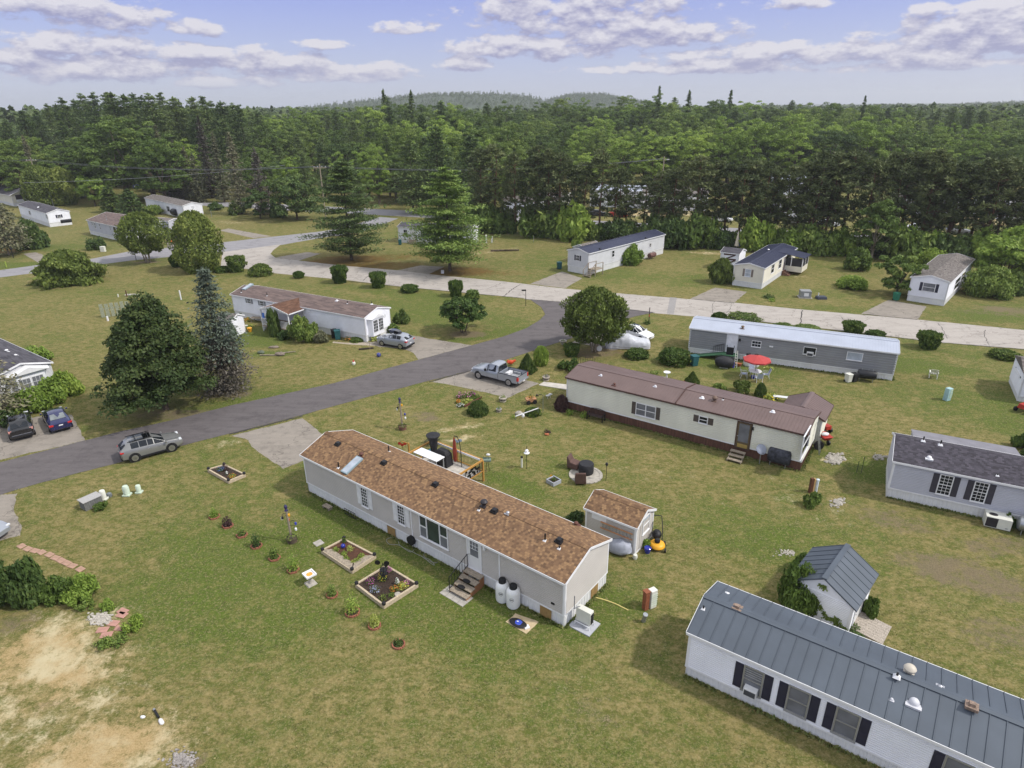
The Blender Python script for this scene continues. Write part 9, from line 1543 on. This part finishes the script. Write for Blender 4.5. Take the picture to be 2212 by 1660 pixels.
# utility poles, wires, sign
def upole(px,base,top,label,arm=True,dist=None):
 p=g('A0' if px==0 else 'A1',*base)if dist is None else None
 if dist is not None:d=ray(base);p=Vector((d.x/d.y*dist,dist,hg(d.x/d.y*dist,dist)))
 h=zat(p,top);o=thing('utility_pole',label,'utility pole',p);part('pole',MB().cyl((0,0,0),(0,0,h-p.z),.16,.12,8),mk('pole_wood',(150,138,120),.9,var=.2,scale=4),o);hh=h-p.z
 if arm:
  part('cross_arm',B(-1.5,-.08,hh-.9,1.5,.08,hh-.7),mk('pole_wood',(150,138,120)),o)
  for x_ in(-1.3,-.5,.5,1.3):part('insulator',MB().cyl((x_,0,hh-.7),(x_,0,hh-.45),.06,.05,6),OFFW,o)
 else:part('lamp_arm',MB().tube([(0,0,hh-.8),(.8,0,hh-.7)],.05,5),GALV,o);part('lamp',B(.6,-.15,hh-.78,1.2,.15,hh-.62),OFFW,o)
 return p+Vector((0,0,hh-.5))
w1=upole(0,(88,420),D('A0',268,588),'pale utility pole with crossarm among cedars at the far left',True,190);w2=upole(0,(700,440),D('A0',2090,632),'utility pole with crossarm left of the large pine',True,158);w3=upole(1,(1427,440),D('A1',2127,582),'tall pole with a lamp among the red pines',False,158)
w0=Vector((-230,230,12));m=MB()
for off,sag in((-1.3,1.5),(.5,1.6),(1.3,1.5)):
 for a,b in((w0,w1),(w1,w2),(w2,w3)):m.tube([a.lerp(b,i/12)+Vector((off*.3,off*.9,-sag*4*(i/12)*(1-i/12)))for i in range(13)],.028,4)
tag(m.build('power_lines',mk('grey_wire',(90,92,98),.5)),'power lines strung between the utility poles along the highway','power lines')
w4=upole(0,(150,400),D('D',76,412),'shorter pole carrying the low pale cable at the far left',False,160)if False else None;q1=zat;a=Vector((-118,165,8.5));b=Vector((-62,190,10));m=MB();m.tube([a.lerp(b,i/10)+Vector((0,0,-.8*4*(i/10)*(1-i/10)))for i in range(11)],.03,4);tag(m.build('service_cable',mk('pale_cable',(140,142,146),.5)),'thick pale service cable crossing before the olive cedars','cable')
p=g('A0',922,805);h=zat(p,D('A0',920,762));o=thing('road_sign','blue and white name sign on two posts beside the highway','sign',p,.1);part('sign_board',B(-2.6,-.06,h-1.3,2.6,.06,h),mk('sign_blue',(92,104,170),.5,var=.2,scale=2),o)
for sx in(-1.8,1.8):part('post',B(sx-.08,-.07,0,sx+.08,.07,h-1.3),OFFW,o)
m=MB()
for i in range(9):m.box(-2.2+.5*i,-.075,h-.85,-1.85+.5*i,-.062,h-.45)
part('lettering',m,TRIM,o)
p=g('A2',1375,1135);d_=ray(D('A2',1375,1135));p=Vector((d_.x/d_.y*122,122,0));top=D('A2',1448,742);h=zat(p,top);dx=ray(top).x/ray(top).y*122-p.x;o=thing('dead_birch','leaning dead pale birch trunk among the red pines','tree',p);m=MB();limb(m,(0,0,0),(dx,0,h),.22,.05,random.Random(4),7,5,.01)
for i in range(9):t_=.35+.07*i;limb(m,(dx*t_,0,h*t_),(dx*t_+random.Random(i).uniform(-1.5,1.5),random.Random(i+9).uniform(-1,1),h*t_+.9),.04,.01,random.Random(i),4,2,.1)
part('trunk',m,mk('birch_bark',(196,192,186),.8,var=.3,scale=6),o)
# sand heap at the right, cars glimpsed in the lots
d_=ray(D('A2',2080,410));k=380/d_.y;m=MB();NX,NY=30,12;V=[];z0=hg(d_.x*k,380)
for j in range(NY+1):
 for i in range(NX+1):
  u,v=i/NX*2-1,j/NY*2-1;z=max(0,(1-abs(u)**2.2)*(1-abs(v)**1.5))**.7;V.append((u*52,v*24,z*(17+3*mnoise.noise(Vector((u*5,v*5,0)))+2*mnoise.noise(Vector((u*12,v*12,1))))))
m.add(V,[(j*(NX+1)+i,j*(NX+1)+i+1,(j+1)*(NX+1)+i+1,(j+1)*(NX+1)+i)for j in range(NY)for i in range(NX)]);zt_=zat(Vector((d_.x*k,380,0)),D('A2',2080,338));o=one('sand_heap','tan sand heap behind the trees at the right edge','sand heap',m,mk('tan_sand_heap',(206,184,142),.95,var=.15,scale=.2,bump=.6,bscale=.6),(d_.x*k+8,380,z0-.5));o.scale.z=max(.3,(zt_-z0+.5)/19)
cols=[WHP,BLK,REDP_,WHP,SILV,WHP,mk('dark_blue_car_paint',(40,60,120),.3,coat=.8),WHP,SILV]
for i,(px,dist,cl)in enumerate([(1245,160,2),(1290,160,0),(1335,158,1),(1560,150,6),(1720,146,3),(1790,142,4),(1880,140,5),(1985,136,7),(2075,132,8)]):
 d_=ray((px,480));x_=d_.x/d_.y*dist;nm=['red','white','black','blue','white','silver','white','white','silver'][i]
 r=thing('parked_car',['red car glimpsed at the lots between the red pines','first white car right of the red one in the lots across the highway','black car in the lots across the highway','blue car glimpsed behind the red pines at centre right','white car behind the red pines above the navy roofed home','silver car behind the red pines right of the navy roofed home','white car behind the red pines near the leaning birch','white car behind the red pines above the grey roofed home','silver car behind the red pines at the far right'][i],'car',(x_,dist,hg(x_,dist)),RG.uniform(-.3,.3)-.35);S=SED();m=MB();V=[]
 for(xx,zb,w,zl,wl_,zt2,wt)in S:V+=[(xx,-w,zb),(xx,-wl_,zl),(xx,-wt,zt2),(xx,wt,zt2),(xx,wl_,zl),(xx,w,zb)]
 F=[(k_*6+i_,(k_+1)*6+i_,(k_+1)*6+(i_+1)%6,k_*6+(i_+1)%6)for k_ in range(len(S)-1)for i_ in range(6)];m.add(V,F+[(0,1,2,3,4,5),tuple((len(S)-1)*6+q for q in(5,4,3,2,1,0))]);part('body',m,cols[i],r)
 part('windows',B(-.8,-.80,1.0,.75,.80,1.36),GDARK,r)
 for wx in(-1.3,1.3):
  for s_ in(-1,1):part('wheel',MB().cyl((wx,s_*.78,.32),(wx,s_*.90,.32),.32,.32,12),RUBBER,r)
  # standing grass: uneven tufts all over the near lawns and along the walls, nobody could count them
rng=np.random.default_rng(77);n_=60000;yy=15+62*rng.random(n_)**1.6;xx=(rng.random(n_)*2-1)*(yy*.85+8);keep=np.array([cover_at(a,b)[0]<.25 and cover_at(a,b)[2]<.2 and mnoise.noise(Vector((a*.22,b*.22,5)))+.8*mnoise.noise(Vector((a*.9,b*.9,2)))>.0 for a,b in zip(xx,yy)])
def inside(poly,x,y):
 c=np.zeros(len(x),bool);n=len(poly)
 for i in range(n):
  x1,y1=poly[i];x2,y2=poly[(i+1)%n];c^=((y1>y)!=(y2>y))&(x<(x2-x1)*(y-y1)/((y2-y1)or 1e-9)+x1)
 return c
for ob in[o for o in COL.objects if o.name.split('.')[0]in('road','driveway','sand_patch','concrete_walk')and o.type=='MESH']:
 vs=[v.co.xy for v in ob.data.vertices][:len(ob.data.vertices)//2];keep&=~inside([tuple(v)for v in vs],xx,yy)
for Hh in(H1,H2,H3,H4,H5,H6,S1,S2):
 lp=[(Hh.Mw @ Vector(q)).xy for q in((0,0,0),(Hh.L,0,0),(Hh.L,Hh.W,0),(0,Hh.W,0))];keep&=~inside([tuple(v)for v in lp],xx,yy)
xx,yy=xx[keep],yy[keep];P=np.stack([xx,yy,np.zeros(len(xx))],-1)
E=[];E2=[]
for Hh in(H1,H2,H3,H4,H5):
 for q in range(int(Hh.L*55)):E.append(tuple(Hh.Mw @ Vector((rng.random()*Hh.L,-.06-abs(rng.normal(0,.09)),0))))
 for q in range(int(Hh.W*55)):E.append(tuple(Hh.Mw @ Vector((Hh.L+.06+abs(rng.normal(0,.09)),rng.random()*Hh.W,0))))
for ob in[o for o in COL.objects if o.name.split('.')[0]in('road','driveway')and o.type=='MESH']:
 n_v=len(ob.data.vertices)//2;vs=[ob.data.vertices[k].co.xy for k in range(n_v)]
 for k in range(n_v):
  a,b=vs[k],vs[(k+1)%n_v]
  if a.length>95 or(b-a).length>3:continue
  for q in range(int((b-a).length*(14 if a.length<60 else 7))):w=a.lerp(b,rng.random());E2.append((w.x+rng.normal(0,.11),w.y+rng.normal(0,.11),0))
P=np.concatenate([P,np.array(E),np.array(E2)]);hh=np.concatenate([rng.uniform(.02,.055,len(xx)),rng.uniform(.03,.13,len(E)),rng.uniform(.015,.05,len(E2))]);P[:,2]+=hh*.5
patch_=np.array([mnoise.noise(Vector((a*.35,b*.35,3)))+.6*mnoise.noise(Vector((a*1.3,b*1.3,9)))for a,b in P[:,:2]])
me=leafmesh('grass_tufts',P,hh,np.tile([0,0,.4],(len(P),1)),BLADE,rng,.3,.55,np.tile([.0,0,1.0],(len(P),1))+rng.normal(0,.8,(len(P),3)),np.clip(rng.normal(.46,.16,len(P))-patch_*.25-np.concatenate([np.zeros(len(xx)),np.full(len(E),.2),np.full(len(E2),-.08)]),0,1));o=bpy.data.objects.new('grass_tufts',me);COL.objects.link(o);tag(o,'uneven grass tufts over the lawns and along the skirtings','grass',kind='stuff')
cy=SC.cycles
cy.max_bounces=4;cy.diffuse_bounces=2;cy.glossy_bounces=2;cy.transmission_bounces=2;cy.transparent_max_bounces=4;cy.volume_bounces=0
cy.caustics_reflective=False;cy.caustics_refractive=False
W.cycles.sampling_method='MANUAL';W.cycles.sample_map_resolution=256
